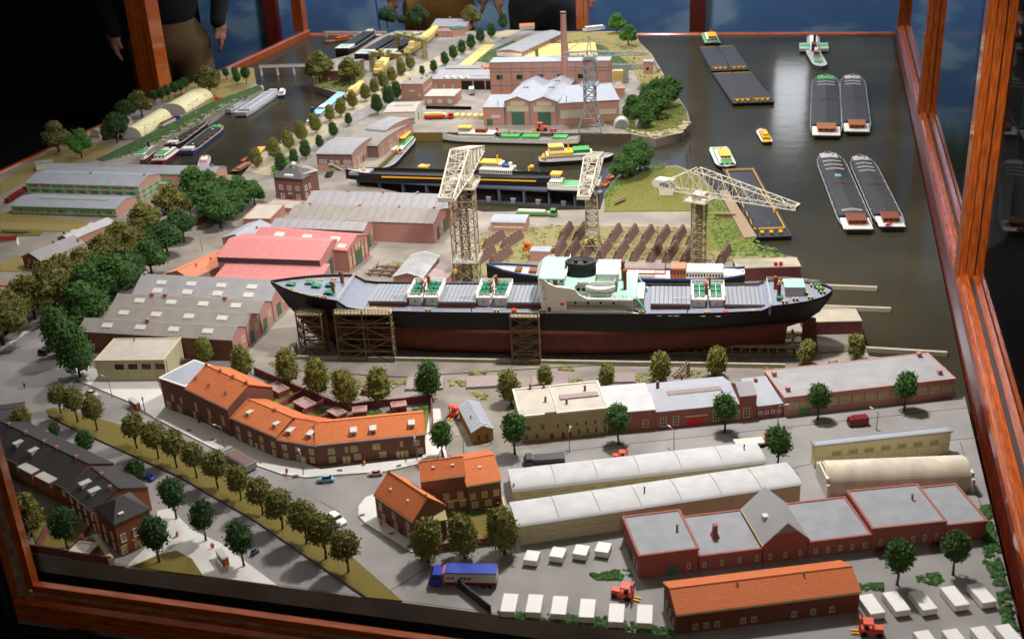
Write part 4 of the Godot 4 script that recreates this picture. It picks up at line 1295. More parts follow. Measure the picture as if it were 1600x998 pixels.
func behind(b: Array,extra: Array) -> Array:   # footprint directly behind another one: [shift along x,width,depth,height]
	var basis := Basis(Vector3.UP,b[1])
	return [b[0] + basis*Vector3(extra[0],0,-b[3]),b[1],extra[1],extra[2],extra[3]]

func sky_row(h: Node3D,n: int,u0: float,u1: float,z0: float,y0: float,z1: float,y1: float,t0: float,t1: float,w := 24.0):
	for i in n: skylight(h,dims[h][0]*lerpf(u0,u1,i/float(n - 1)),w,z0,y0,z1,y1,t0,t1)

func zone_yard():
	var h: Node3D
	var s: SurfaceTool
	# ---- the big hall of four grey roofs ----
	var b := [Vector3(-1461,0,-1842),0.027,346,195,46]
	h = house("grey_hall","wide hall of three low grey ridges with skylights and pink brick gable ends",b,{"kind": "multi3","rise": 15.0,"wall": "brick_pink","roof": "grey_roof_warm","oh": 2.0})
	var d: float = b[3]/6.0
	for k in 3:
		sky_row(h,4,0.17,0.83,-d*2*k,b[4],-d*(2*k + 1),b[4] + 15,0.35,0.72)
	for p in [[0.42,1],[0.24,5],[0.33,5],[0.74,5]]: chimney(h,dims[h][0]*p[0],b[4] + 11,-d*p[1],12,"brick_pink",8)
	for k in 3:
		door(h,"r",(k + 0.36)/3.0,15,26,"green_door"); wins(h,"r",1,(k + 0.72)/3.0,(k + 0.72)/3.0,22,15,12,3,2,"cream","glass_warm")
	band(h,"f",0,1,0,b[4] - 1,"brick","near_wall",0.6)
	wins(h,"f",2,0.78,0.9,18,22,12,4,2,"brick_dark","glass_warm")
	for u in [0.0,0.333,0.667,0.995]: band(h,"r",u,u + 0.008,0,b[4],"brick","pier",1.2)
	var b4 := behind(b,[12.0,b[2] - 14.0,108.0,b[4]])
	h = house("grey_hall","broad grey-roofed hall with two rows of skylights behind the three low ridges",b4,{"rise": 27.0,"wall": "brick_pink","roof": "grey_roof","oh": 2.0})
	sky_row(h,4,0.17,0.83,0,b[4],-54,b[4] + 27,0.12,0.36); sky_row(h,4,0.17,0.83,0,b[4],-54,b[4] + 27,0.52,0.74)
	chimney(h,6,b[4] + 22,-56,10,"brick_pink",7)
	door(h,"r",0.32,18,28,"green_door"); wins(h,"r",2,0.55,0.8,22,14,14,3,2,"cream","glass_warm")
	# ---- red halls ----
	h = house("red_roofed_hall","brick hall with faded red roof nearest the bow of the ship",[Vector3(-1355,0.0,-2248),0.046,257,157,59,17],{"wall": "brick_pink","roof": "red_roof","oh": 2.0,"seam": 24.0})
	band(h,"f",0,1,dims[h][2] - 12,dims[h][2] - 1,"dark_grey","painted_eave_shade",0.6)  # dark band paints the shade between the eave and the lean-to
	door(h,"r",0.4,24,40,"green_door"); wins(h,"r",1,0.78,0.78,22,10,26,2,4,"cream","glass_warm")
	h = house("red_lean_to","lean-to with faded red roof along the red-roofed hall",[Vector3(-1322,0,-2152),0.113,253,94,38],{"kind": "shed","rise": 6.0,"wall": "brick_pink","roof": "red_roof","oh": 1.0,"seam": 24.0})
	h = house("red_roofed_hall","brick hall with faded red roof, the farther with four roof lights",[Vector3(-1327,0.0,-2364),-0.090,263,110,54,19],{"wall": "brick_pink","roof": "red_roof","oh": 2.0,"seam": 24.0})
	sky_row(h,3,0.24,0.82,0,dims[h][2],-dims[h][1]*0.5,dims[h][2] + 19,0.5,0.78,26.0); skylight(h,dims[h][0]*0.93,20,0,dims[h][2],-dims[h][1]*0.5,dims[h][2] + 19,0.1,0.36)
	door(h,"r",0.5,24,36,"green_door"); wins(h,"r",2,0.72,0.88,14,8,24,2,4,"cream","glass_warm"); wins(h,"r",2,0.12,0.28,10,8,24,2,4,"cream","glass_warm"); wins(h,"r",2,0.42,0.58,44,9,9,2,2,"cream","glass_warm")
	for u in [0.0,0.2,0.36,0.64,0.8,0.98]: band(h,"r",u,u + 0.015,0,dims[h][2],"brick","pier",1.2)
	# ---- long grey halls ----
	h = house("long_grey_hall","long pink brick hall with weathered grey roof and bare near wall",[Vector3(-1313,0.0,-2543),0.018,395,118,53,17],{"wall": "brick_pink","roof": "grey_roof_warm","oh": 2.0,"seam": 22.0})
	for u in [0.1,0.45,0.72,0.96]: chimney(h,dims[h][0]*u,gable_y(h,0.56),-dims[h][1]*0.56,8,"brick_pink",5)
	door(h,"r",0.3,16,34,"green_door"); door(h,"r",0.78,16,34,"green_door"); wins(h,"r",1,0.54,0.54,26,9,12,2,2,"cream","glass_warm")
	b = [h.position/U,h.rotation.y,dims[h][0],dims[h][1],dims[h][2]]
	h = house("long_grey_hall","long grey-roofed hall with three ridge chimneys next to the dock",behind(b,[2.0,b[2] + 8.0,b[3]*0.95,b[4]]),{"rise": 17.0,"wall": "brick_pink","roof": "grey_roof","oh": 2.0,"seam": 22.0})
	for u in [0.25,0.5,0.74]: chimney(h,dims[h][0]*u,gable_y(h,0.5),-dims[h][1]*0.5,8,"brick_pink",5)
	door(h,"r",0.5,18,34,"green_door")
	h = house("low_grey_hall","shorter grey-roofed hall with green door in front of the long halls",[Vector3(-1325,0.0,-2475),0.001,249,63,54,11],{"wall": "brick_pink","roof": "grey_roof","oh": 2.0,"seam": 22.0})
	door(h,"r",0.5,14,34,"green_door"); wins(h,"r",1,0.85,0.85,26,7,14,2,3,"cream","glass_warm")
	h = house("flat_annex","flat tan-roofed salmon brick annex between the big trees and the long halls",[Vector3(-1462,0,-2583),0.121,75,120,32],{"kind": "flat","wall": "brick_rose","trim": "brick_rose","roof": "tan_roof"})
	h = house("flat_annex","flat tan-roofed annex below the brick office house",[Vector3(-1478,0,-2732),-0.062,92,64,15],{"kind": "flat","wall": "brick_rose","trim": "brick_rose","roof": "tan_roof"})
	h = house("grey_gabled_house","salmon brick house with blue-grey gabled roof behind the red halls",[Vector3(-1446,0,-2437),-0.149,82,112,33],{"cross": true,"rise": 13.0,"wall": "brick_rose","roof": "blue_grey_roof"})
	chimney(h,dims[h][0]*0.75,dims[h][2] + 5,-dims[h][1]*0.6,10,"brick_rose",4)
	h = house("salmon_roofed_house","brick house with salmon tiled roof and two chimneys among the big trees",[Vector3(-1482,0,-2222),-0.305,82,159,21],{"cross": true,"rise": 13.0,"wall": "brick_rose","roof": "salmon_roof","gutter": "light_metal"})
	for v in [0.3,0.6]: chimney(h,dims[h][0]*0.66,dims[h][2] + 6,-dims[h][1]*v,12,"brick_rose",3)
	wins(h,"r",4,0.2,0.85,4,8,8,2,2,"cream","glass")
	# ---- small buildings by the cranes ----
	h = house("gabled_store","small brick store with pale corrugated gable roof behind the ship",[Vector3(-921,0,-2265),0.028,68,136,27],{"cross": true,"rise": 10.0,"wall": "brick_rose","roof": "light_roof","oh": 3.0,"seam": 12.0})
	h = house("flat_store","flat mauve-roofed store beside the big crane",[Vector3(-846,0,-2260),-0.016,48,180,24],{"kind": "flat","wall": "brick_rose","trim": "mauve_roof","roof": "mauve_roof","ph": 0.4})
	h = house("round_roofed_store","salmon store with curved pale blue roof by the green lorry",[Vector3(-798,0,-2654),0.068,89,59,24],{"kind": "arch","rise": 6.0,"wall": "brick_rose","roof": "blue_grey_roof"})
	band(h,"f",0.05,0.95,12,14,"white","string_course")
	h = house("salmon_hut","small salmon hut with flat grey roof by the orange machine",[Vector3(-650,0,-2466),0.045,48,34,26],{"kind": "flat","wall": "brick_rose","trim": "blue_grey_roof","roof": "blue_grey_roof","ph": 0.3,"oh": 0.8})
	# brown beams in a rack
	var t := thing("beam_rack","rack of long brown steel beams on a grass patch in the yard","rack",Vector3(-980,0,-2352))
	for k in 5:
		s = mb()
		bar(s,Vector3(-38 + k*5,5 + (k % 2)*3,26 - k*13),Vector3(28 + k*5,5 + (k % 2)*3,26 - k*13),3.2)
		put(s,"beam","rust_brown",t)
	for k in 3:
		s = mb()
		for e in 6: bar(s,Vector3(-26 + k*26,0,30 - e*12),Vector3(-26 + k*26,11,30 - e*12),2)
		bar(s,Vector3(-26 + k*26,3,32),Vector3(-26 + k*26,3,-32),2)
		put(s,"stand","rust_brown",t)
	sheet("rack_grass",[Vector2(-999,-2337),Vector2(-981,-2422),Vector2(-949,-2410),Vector2(-940,-2321)],0.4,1.4,"weed","stuff")
	# launching cradles
	var cr := thing("launch_cradle","brown launching cradle in the near row, 1st from the left","cradle",Vector3.ZERO,0,"launching cradles of the near row")
	for e in [1]:
		s = mb()
		var q := [Vector3(e*9,0,46),Vector3(e*9,0,-46),Vector3(e*2,22,-42),Vector3(e*2,22,38)]
		var off := Vector3(e*1.5,0.8,0)
		loft(s,[q,[q[0] + off,q[1] + off,q[2] + off,q[3] + off]],false)
		put(s,"side_plate","rust_brown",cr)
	for z in [[46,38],[-46,-42],[0,0]]:
		s = mb(); bar(s,Vector3(-9,0,z[0]),Vector3(-2,22,z[1]),2.2); put(s,"strut","brick_dark",cr)
	for y in [1.5,11.0,21.0]:
		s = mb(); bar(s,Vector3(-9 + y*0.32,y,46 - y*0.36),Vector3(-9 + y*0.32,y,-46 + y*0.18),2.0); put(s,"stringer","brick_dark",cr)
	for k in 6:
		s = mb(); bar(s,Vector3(-7 + k*0.8,2 + k*3.6,44 - k*1.4),Vector3(7 - k*0.8,2 + k*3.6,44 - k*1.4),2); put(s,"rung","rust_brown",cr)
	for k in 5:
		s = mb(); cbox(s,Vector3(0,22.5,34 - k*18),Vector3(6,2.4,5)); put(s,"top_block","rust_brown",cr)
	var front := [Vector3(-596,0,-2537),Vector3(-561,0,-2533),Vector3(-524,0,-2534),Vector3(-484,0,-2539),Vector3(-443,0,-2540),Vector3(-403,0,-2541),Vector3(-362,0,-2542),Vector3(-324,0,-2543),Vector3(-283,0,-2544),Vector3(-199,0,-2546)]
	var rear := [Vector3(-603,0,-2654),Vector3(-566,0,-2659),Vector3(-478,0,-2655),Vector3(-437,0,-2656),Vector3(-397,0,-2656),Vector3(-358,0,-2657),Vector3(-319,0,-2661),Vector3(-283,0,-2661)]
	var left := [Vector3(-763,0,-2464),Vector3(-723,0,-2465),Vector3(-769,0,-2573),Vector3(-724,0,-2579)]
	for k in front.size():
		if k == 0: cr.position = front[0]*U; cr.rotation.y = -0.04
		else: dup(cr,"launch_cradle","brown launching cradle in the near row, %s from the left" % nth(k),front[k],-0.04 - 0.012*k,"launching cradles of the near row")
	for k in rear.size(): dup(cr,"launch_cradle","brown launching cradle in the far row, %s from the left" % nth(k),rear[k],-0.05 - 0.012*k,"launching cradles of the far row")
	for k in left.size(): dup(cr,"launch_cradle","brown launching cradle beside the big crane, %s of four" % nth(k),left[k],-0.25,"launching cradles beside the big crane")
	zone_cranes()

# slewing tower crane: jib points along local +x
func crane(label: String,at: Vector3,yaw: float,o: Dictionary) -> Node3D:
	var t := thing("tower_crane",label,"crane",at,yaw)
	var H: float = o.h
	var a: float = o.a
	var c: String = o.paint
	var c2: String = o.get("tower_paint",c)
	var s := mb()
	mast(s,Vector3(0,o.get("leg",0.0),0),H - o.get("leg",0.0),o.get("base",a),a,o.get("bays",9),o.get("w",2.2))
	put(s,"tower",c2,t,Vector3.ZERO,-yaw + o.get("tyaw",0.0))
	if o.has("leg"):
		for e in [Vector2(-1,-1),Vector2(1,-1),Vector2(1,1),Vector2(-1,1)]:
			s = mb()
			bar(s,Vector3(e.x*o.spread,0,e.y*o.spread),Vector3(e.x*a,o.leg,e.y*a),3.4)
			bar(s,Vector3(e.x*o.spread,2,e.y*o.spread),Vector3(-e.y*o.spread,2,e.x*o.spread),2.4)
			bar(s,Vector3(e.x*lerpf(o.spread,a,0.55),o.leg*0.55,e.y*lerpf(o.spread,a,0.55)),Vector3(-e.y*lerpf(o.spread,a,0.55),o.leg*0.55,e.x*lerpf(o.spread,a,0.55)),2.2)
			bar(s,Vector3(e.x*o.spread,2,e.y*o.spread),Vector3(-e.y*a,o.leg*0.98,e.x*a),1.8)
			put(s,"leg",c2,t)
	else:
		s = mb()
		mast(s,Vector3.ZERO,H*0.98,a*0.32,a*0.32,o.get("bays",9),o.get("w",2.2)*1.1)
		put(s,"core",c2,t)
	for p in o.get("decks",[]):
		s = mb()
		cbox(s,Vector3(0,p[0],0),Vector3(p[1],2.5,p[1]))
		put(s,"gallery",c,t)
		s = mb()
		for e in [-1,1]:
			for y in [4,8]:
				bar(s,Vector3(-p[1]/2,p[0] + y,e*p[1]/2),Vector3(p[1]/2,p[0] + y,e*p[1]/2),0.7)
				bar(s,Vector3(e*p[1]/2,p[0] + y,-p[1]/2),Vector3(e*p[1]/2,p[0] + y,p[1]/2),0.7)
			for k in 5:
				bar(s,Vector3(lerpf(-p[1]/2,p[1]/2,k/4.0),p[0],e*p[1]/2),Vector3(lerpf(-p[1]/2,p[1]/2,k/4.0),p[0] + 8,e*p[1]/2),0.7)
				bar(s,Vector3(e*p[1]/2,p[0],lerpf(-p[1]/2,p[1]/2,k/4.0)),Vector3(e*p[1]/2,p[0] + 8,lerpf(-p[1]/2,p[1]/2,k/4.0)),0.7)
		put(s,"railing",c,t)
	var w: float = o.jw
	var y0: float = H + 8
	# jib: two bottom chords and two top chords that come down to the tip
	s = mb()
	girder(s,Vector3(-w*0.3,y0 + o.peak/2,0),Vector3(o.front,y0 + 4,0),Vector2(w,o.peak),Vector2(w*0.75,8),o.get("n",8),o.get("jb",2.6))
	put(s,"jib",c,t)
	s = mb()
	girder(s,Vector3(-w*0.3,y0 + o.peak/2,0),Vector3(-o.back,y0 + 6,0),Vector2(w,o.peak),Vector2(w*0.8,12),o.get("nb",4),o.get("jb",2.6))
	put(s,"counter_jib",c,t)
	s = mb()
	cbox(s,Vector3(o.front,y0 + 4,0),Vector3(4,9,w*0.85))
	put(s,"jib_head",c,t)
	s = mb()
	cbox(s,Vector3(0,y0 - 3,0),Vector3(a*1.8,8,a*1.8)); tube(s,Vector3(0,H - 6,0),Vector3(0,y0,0),a*0.8,a*0.8,12)
	put(s,"slewing_ring",c,t)
	if o.has("house"):
		s = mb()
		var k: float = o.house
		var p := Vector3(-o.back + k*0.3,y0 + k*0.45,0)
		cbox(s,p,Vector3(k*1.5,k*0.75,k))
		tube(s,p + Vector3(-k*0.75,0,-k*0.48),p + Vector3(-k*0.75,0,k*0.48),k*0.38,k*0.38,14)
		put(s,"machinery_house",c,t)
	if o.has("sign"):
		var tm := TextMesh.new()
		tm.text = o.sign
		tm.font_size = 16
		tm.pixel_size = 0.0007
		tm.depth = 0.0006
		var sg := place(tm,"lettering","black",t,Vector3(-o.back + o.house*0.45,y0 + o.house*0.45,o.house*0.5 + 0.3))
		sg.set_meta("label","three dark letters on the machinery house")
	s = mb()
	cbox(s,Vector3(a*1.2,H - 4,w*0.5),Vector3(10,11,9))
	put(s,"cab","white_worn",t)
	s = mb()
	bar(s,Vector3(o.front*0.78,y0,0),Vector3(o.front*0.78,y0 - o.get("drop",40.0),0),0.6)
	cbox(s,Vector3(o.front*0.78,y0 - o.get("drop",40.0) - 3,0),Vector3(6,8,5))
	put(s,"hook","yellow_paint",t)
	return t

func zone_cranes():
	crane("huge cream lattice crane left of the ship's funnel, jib pointing towards the camera",Vector3(-767,0,-2337),-1.46,{"h": 236.0,"a": 27.0,"bays": 6,"tyaw": 0.15,"w": 2.0,"front": 165.0,"back": 215.0,"jw": 42.0,"peak": 62.0,"jb": 2.5,"n": 7,"nb": 8,"paint": "crane_cream","tower_paint": "crane_tan","decks": [[52.0,66.0],[228.0,74.0]],"drop": 170.0})
	crane("slim cream lattice crane behind the funnel, jib pointing towards the camera",Vector3(-510,0,-2531),-1.484,{"h": 186.0,"a": 12.5,"base": 15.0,"bays": 9,"tyaw": 0.12,"w": 1.5,"front": 165.0,"back": 165.0,"jw": 34.0,"peak": 44.0,"jb": 1.8,"n": 7,"nb": 4,"paint": "crane_cream","tower_paint": "crane_tan","decks": [[55.0,30.0],[180.0,44.0]],"leg": 50.0,"spread": 24.0,"drop": 110.0})
	crane("cream lattice crane with machinery house, jib reaching right over the moored barge",Vector3(-244,0,-2405),-0.37,{"h": 196.0,"a": 15.5,"bays": 10,"tyaw": 0.2,"w": 1.6,"front": 225.0,"back": 92.0,"jw": 30.0,"peak": 54.0,"jb": 1.5,"n": 10,"nb": 3,"paint": "crane_cream","tower_paint": "crane_tan","decks": [[190.0,54.0]],"house": 25.0,"sign": "PSM","drop": 8.0})
	crane("grey lattice crane on splayed legs standing before the far factory",Vector3(-733,0,-3648),0.12,{"h": 236.0,"a": 17.0,"bays": 6,"w": 2.2,"front": 185.0,"back": 84.0,"jw": 16.0,"peak": 16.0,"jb": 1.7,"n": 10,"nb": 5,"paint": "crane_grey","decks": [[154.0,58.0],[236.0,40.0]],"leg": 82.0,"spread": 40.0,"drop": 6.0})
	# apex and stays of the far grey crane
	var t: Node3D = get_node("tower_crane_003")
	var s := mb()
	for e in [-1,1]:
		bar(s,Vector3(e*8,250,0),Vector3(0,308,0),2.4)
		bar(s,Vector3(0,308,0),Vector3(180 if e > 0 else -80,256,0),1.5)
	bar(s,Vector3(0,308,0),Vector3(60,256,0),1.2)
	put(s,"apex_stays","crane_grey",t)


# stations [s, half beam at deck, at waterline, at the flat bottom, keel height, deck height]
func hull_ring(q: Array,yw: float,part: int) -> Array:
	var r := []
	var w: float = clampf(yw,q[4],q[5])
	if part == 0:      # below the waterline
		for k in 7:
			var t := k/6.0
			r.append(Vector2(lerpf(q[3],q[2],sqrt(1.0 - pow(1.0 - t,2.2))),lerpf(q[4],w,t)))
	else:
		for k in 5:
			var t := k/4.0
			r.append(Vector2(lerpf(q[2],q[1],pow(t,1.4)),lerpf(w,q[5],t)))
	return r

func hull(root: Node3D,st: Array,yw: float,upper: String,lower: String,deck: String,sink := 3.0,deck_name := "deck"):
	for part in 2:
		if part == 0 and lower == "": continue
		var s := mb()
		var rings := []
		for q in st:
			var half := hull_ring(q,yw,part)
			var ring := []
			for i in range(half.size() - 1,-1,-1): ring.append(Vector3(q[0],half[i].y,-half[i].x))
			for p in half: ring.append(Vector3(q[0],p.y,p.x))
			rings.append(ring)
		s.set_smooth_group(0)
		loft(s,rings,true,part == 1,part == 0)
		put(s,"lower_hull" if part == 0 else "hull",lower if part == 0 else upper,root)
	var s2 := mb()
	for k in st.size() - 1:
		var a: Array = st[k]
		var b: Array = st[k + 1]
		var ya: float = a[5] - sink
		var yb: float = b[5] - sink
		quad(s2,Vector3(a[0],ya,-a[1] + 0.4),Vector3(b[0],yb,-b[1] + 0.4),Vector3(b[0],yb,b[1] - 0.4),Vector3(a[0],ya,a[1] - 0.4))
	put(s2,deck_name,deck,root)

func rail(s: SurfaceTool,pts: Array,h: float,w := 0.6,posts := true):
	for i in pts.size() - 1:
		var a: Vector3 = pts[i]
		var b: Vector3 = pts[i + 1]
		for k in 3: bar(s,a + Vector3(0,h*(k + 1)/3.0,0),b + Vector3(0,h*(k + 1)/3.0,0),w)
		if posts:
			var n := maxi(1,int(a.distance_to(b)/7))
			for k in n + 1: bar(s,a.lerp(b,float(k)/n),a.lerp(b,float(k)/n) + Vector3(0,h,0),w)

func winch_house(t: Node3D,x: float,y: float):
	var s := mb()
	for e in [-1,1]: cbox(s,Vector3(x + e*17,y + 10,0),Vector3(24,20,66))
	put(s,"mast_house","white",t)
	s = mb()
	for e in [-1,1]: cbox(s,Vector3(x + e*16.5,y + 21,0),Vector3(30,2,78))
	put(s,"winch_platform","white",t)
	s = mb()
	for e in [-1,1]: rail(s,[Vector3(x + e*2,y + 22,-38),Vector3(x + e*31,y + 22,-38),Vector3(x + e*31,y + 22,38),Vector3(x + e*2,y + 22,38)],9,0.9)
	put(s,"railing","white",t)
	s = mb()
	for e in [-1,1]:
		for k in 3:
			for j in 2:
				var c := Vector3(x + e*(10 + j*11),y + 26,-24 + k*22)
				tube(s,c + Vector3(-4.5,0,0),c + Vector3(4.5,0,0),4.2,4.2,10)
				cbox(s,c + Vector3(0,-1,6),Vector3(7,6,4))
				tube(s,c + Vector3(-5.2,0,0),c + Vector3(-4.4,0,0),5.6,5.6,10)
	put(s,"winches","teal",t)
	for e in [-1,1]:
		s = mb()
		var c := Vector3(x + e*2.5,y + 20,e*-14)
		tube(s,c,c + Vector3(0,22,0),3.4,3.4,10)
		tube(s,c + Vector3(0,22,0),c + Vector3(-3,28,2),3.6,4.6,10)
		put(s,"ventilator","brown_paint",t)
	for e in 2:
		s = mb(); tube(s,Vector3(x - 17 + 34*e,y + 10,33),Vector3(x - 17 + 34*e,y + 10,34),3,3,10); put(s,"hatch_cover","light_metal",t)

func bollards(t: Node3D,list: Array,tone := "yellow_paint"):
	for p in list:
		var s := mb()
		for e in [-1,1]:
			tube(s,p + Vector3(e*3.2,0,0),p + Vector3(e*3.2,4.5,0),1.9,1.9,8)
		var o := put(s,"bollard","black",t)
		s = mb()
		for e in [-1,1]: blob(s,p + Vector3(e*3.2,5.2,0),Vector3(2.6,1.8,2.6),8)
		put(s,"cap",tone,o)

func hatch(t: Node3D,x0: float,x1: float,y: float,z := 42.0):
	var s := mb()
	box(s,Vector3(x0,y,-z),Vector3(x1,y + 10,z))
	var o := put(s,"hatch_coaming","brown_paint",t)
	s = mb()
	var n := 9
	for k in n:
		var a := lerpf(x0 - 1.5,x1 + 1.5,k/float(n))
		var b := lerpf(x0 - 1.5,x1 + 1.5,(k + 1)/float(n))
		ext(s,PackedVector2Array([Vector2(a,y + 10),Vector2(a,y + 12.6),Vector2(a + 1,y + 14.2),Vector2(b - 1,y + 14.2),Vector2(b,y + 12.6),Vector2(b,y + 10)]),-z - 1.5,z + 1.5)
	put(s,"hatch_panels","hatch_grey",o)

func zone_ship():
	var t := thing("cargo_ship","large black and red cargo ship with white superstructure standing on the slipway","ship",Vector3(-512,-7.3,-2018),0.1195)
	t.scale = Vector3(1.015,0.93,1)
	var st := [[-547,1,0.8,0.4,149,156],[-532,13,7,0.3,130,154],[-512,27,13,0.3,100,151.5],[-486,42,19,0.3,58,149],[-457,54,25,2.5,12,147],[-420,63,37,7,10,144],[-393,68,45,12,10,141.5],[-372,70,50,15,10,127],[-350,71.5,55,20,10,123.5],[-280,73,64,30,10,121],[-200,73.5,71,38,10,120],[0,73.5,73.4,44,10,120],[100,73.5,73,40,10,120],[200,73.5,70,26,10,121],[300,72,58,12,12,122.5],[360,70,46,6,12,125],[418,67,34,3,11,128],[436,65.5,30,2.5,10,138],[466,61,22,1.5,10,140],[470,60,24,1.5,64,140],[500,51,18,1.5,78,142],[528,36,15,1.5,102,144],[543,19,9,1.5,124,146],[551,3,2,1,136,146.5]]
	hull(t,st,80.0,"hull_black","hull_red","deck_grey",5.0)
	# grey inner face of the bulwark shows as a thin rim
	var s := mb()
	for e in [-1,1]:
		for k in st.size() - 1:
			bar(s,Vector3(st[k][0],st[k][5] + 0.2,e*(st[k][1] - 0.4)),Vector3(st[k + 1][0],st[k + 1][5] + 0.2,e*(st[k + 1][1] - 0.4)),1.4,1.0)
	put(s,"rubbing_rail","dark_grey",t)
	s = mb()
	for e in [-1,1]:
		for k in range(10,18):
			for j in 8:
				var a := Vector3(st[k][0],st[k][5],e*(st[k][1] + 0.25)).lerp(Vector3(st[k + 1][0],st[k + 1][5],e*(st[k + 1][1] + 0.25)),j/8.0)
				if e < 0: cbox(s,a + Vector3(0,-2.5,1.6),Vector3(1,5,2))
	put(s,"bulwark_stays","dark_grey",t)
	s = mb()
	for x in [230.0,250.0,262.0,310.0,338.0,-20.0]: cbox(s,Vector3(x,117.0,73.2),Vector3(9,1.4,0.8))
	put(s,"freeing_ports","light_metal",t)
	for i in 3:
		winch_house(t,[-228.0,-92.0,320.0][i],116.0)
	for e in [[-336.0,-262.0],[-196.0,-124.0],[-60.0,14.0],[214.0,286.0],[352.0,424.0]]: hatch(t,e[0],e[1],116.0)
	# break of the forecastle
	s = mb()
	ext(s,PackedVector2Array([Vector2(-394,118),Vector2(-394,137),Vector2(-372,118)]),-68,68)
	put(s,"forecastle_break","deck_grey",t)
	s = mb(); rail(s,[Vector3(-392,137,-66),Vector3(-392,137,66)],9); put(s,"railing","white_worn",t)
	s = mb(); box(s,Vector3(430,118,-65),Vector3(434,134,65)); put(s,"poop_break","deck_grey",t)
	s = mb(); rail(s,[Vector3(434,134,64),Vector3(434,134,-64),Vector3(468,136,-60),Vector3(500,138,-50),Vector3(530,140,-34)],9,0.6); put(s,"railing","white_worn",t)
	for c in [Vector3(-412,136,22),Vector3(-408,136,-30),Vector3(452,134,10),Vector3(448,134,-24)]:
		s = mb(); tube(s,c,c + Vector3(0,24,0),3.6,3.6,10); blob(s,c + Vector3(-1,26,1),Vector3(5,4.5,5),8); put(s,"ventilator","brown_paint",t)
	for c in [Vector3(-452,138,0),Vector3(-470,139,-14),Vector3(-426,137,-8),Vector3(-418,137,30),Vector3(-505,142,0)]:
		s = mb()
		for k in 4: tube(s,c + Vector3(-7 + k*3.5,5,-8),c + Vector3(-7 + k*3.5,5,8),5.0 - absf(k - 1.5),5.0 - absf(k - 1.5),10)
		cbox(s,c + Vector3(0,2,0),Vector3(18,4,14))
		put(s,"windlass","teal",t)
	bollards(t,[Vector3(-470,138,36),Vector3(-440,137,44),Vector3(-424,137,48),Vector3(-500,141,20),Vector3(-455,138,-34),Vector3(-480,140,-32),Vector3(-508,142,-18),Vector3(-430,137,-44)])
	bollards(t,[Vector3(-322,117,60),Vector3(-214,116,62),Vector3(-80,116,62),Vector3(8,116,62),Vector3(196,116,62),Vector3(318,117,62),Vector3(400,119,58),Vector3(190,116,-62),Vector3(12,116,-60),Vector3(-330,117,-56),Vector3(386,119,-54)])
	bollards(t,[Vector3(460,136,48),Vector3(480,137,38),Vector3(508,138,32),Vector3(500,138,12),Vector3(486,137,-30),Vector3(498,138,-34),Vector3(528,139,-14),Vector3(532,140,10),Vector3(460,135,-50),Vector3(518,139,-26)])
	for c in [Vector3(470,134,-38),Vector3(452,134,32),Vector3(530,139,-2),Vector3(525,139,-20)]:
		s = mb(); cbox(s,c + Vector3(0,4,0),Vector3(10,8,9)); tube(s,c + Vector3(-6,6,0),c + Vector3(6,6,0),4.5,4.5,10); put(s,"winches","teal",t)
	s = mb(); cbox(s,Vector3(480,145,-4),Vector3(34,20,40)); put(s,"deckhouse","light_metal",t)
	s = mb(); cbox(s,Vector3(480,156,-4),Vector3(38,2.4,44)); put(s,"deckhouse_top","mint_deck",t)
	for c in [Vector3(-46,117,62),Vector3(352,117,62),Vector3(-250,117,-58)]:
		s = mb(); tube(s,c,c + Vector3(0,5,0),5,5,12); tube(s,c + Vector3(0,5,0),c + Vector3(0,7,0),5.6,4,12); put(s,"drum","red_paint",t)
	for c in [Vector3(-128,117,64),Vector3(282,117,62),Vector3(232,117,-60),Vector3(-150,117,-62)]:
		s = mb(); tube(s,c,c + Vector3(0,8,0),1.0,1.0,6); blob(s,c + Vector3(0,9,0),Vector3(1.4,1.6,1.4),6); put(s,"deck_fitting","navy",t)
	# superstructure
	s = mb()
	var p := PackedVector2Array([Vector2(22,116),Vector2(18,150),Vector2(16,192),Vector2(24,184),Vector2(36,178),Vector2(62,174),Vector2(72,172),Vector2(80,160),Vector2(96,151),Vector2(180,150),Vector2(180,146),Vector2(56,146),Vector2(56,124),Vector2(168,124),Vector2(206,116)])
	ext(s,p,66,69); put(s,"side_plating","white",t)
	s = mb(); ext(s,p,-69,-66); put(s,"side_plating","white",t)
	s = mb()
	var front := []
	for k in 13:
		var a := PI*(k/12.0 - 0.5)
		front.append(Vector2(24 - cos(a)*26,sin(a)*68))
	for k in 12:
		quad(s,Vector3(front[k].x,116,front[k].y),Vector3(front[k].x - 3,192,front[k].y),Vector3(front[k + 1].x - 3,192,front[k + 1].y),Vector3(front[k + 1].x,116,front[k + 1].y))
	put(s,"front_wall","white",t)
	s = mb(); box(s,Vector3(20,116,-60),Vector3(182,148,60)); put(s,"lower_house","white_worn",t)
	s = mb(); box(s,Vector3(12,148,-66),Vector3(186,151,66)); put(s,"boat_deck","mint_deck",t)
	s = mb(); box(s,Vector3(22,151,-50),Vector3(140,172,50)); put(s,"middle_house","white",t)
	s = mb(); box(s,Vector3(10,172,-66),Vector3(72,174.5,66)); box(s,Vector3(72,172,-52),Vector3(146,174.5,52)); put(s,"bridge_deck","mint_deck",t)
	s = mb(); box(s,Vector3(10,174.5,-52),Vector3(52,187,52)); put(s,"wheelhouse","white",t)
	s = mb(); box(s,Vector3(2,187,-58),Vector3(54,189.5,56)); put(s,"wheelhouse_roof","mint_deck",t)
	s = mb(); lathe(s,Vector3(78,174,-4),[[30,0],[30,29],[27.5,31.5],[25,27],[0.1,27]],28,1.0,0.72); put(s,"funnel","black",t)
	for e in [-9,9]:
		s = mb(); tube(s,Vector3(78 + e,198,-4),Vector3(78 + e,206,-4),4,4,10); put(s,"uptake","tar_black",t)
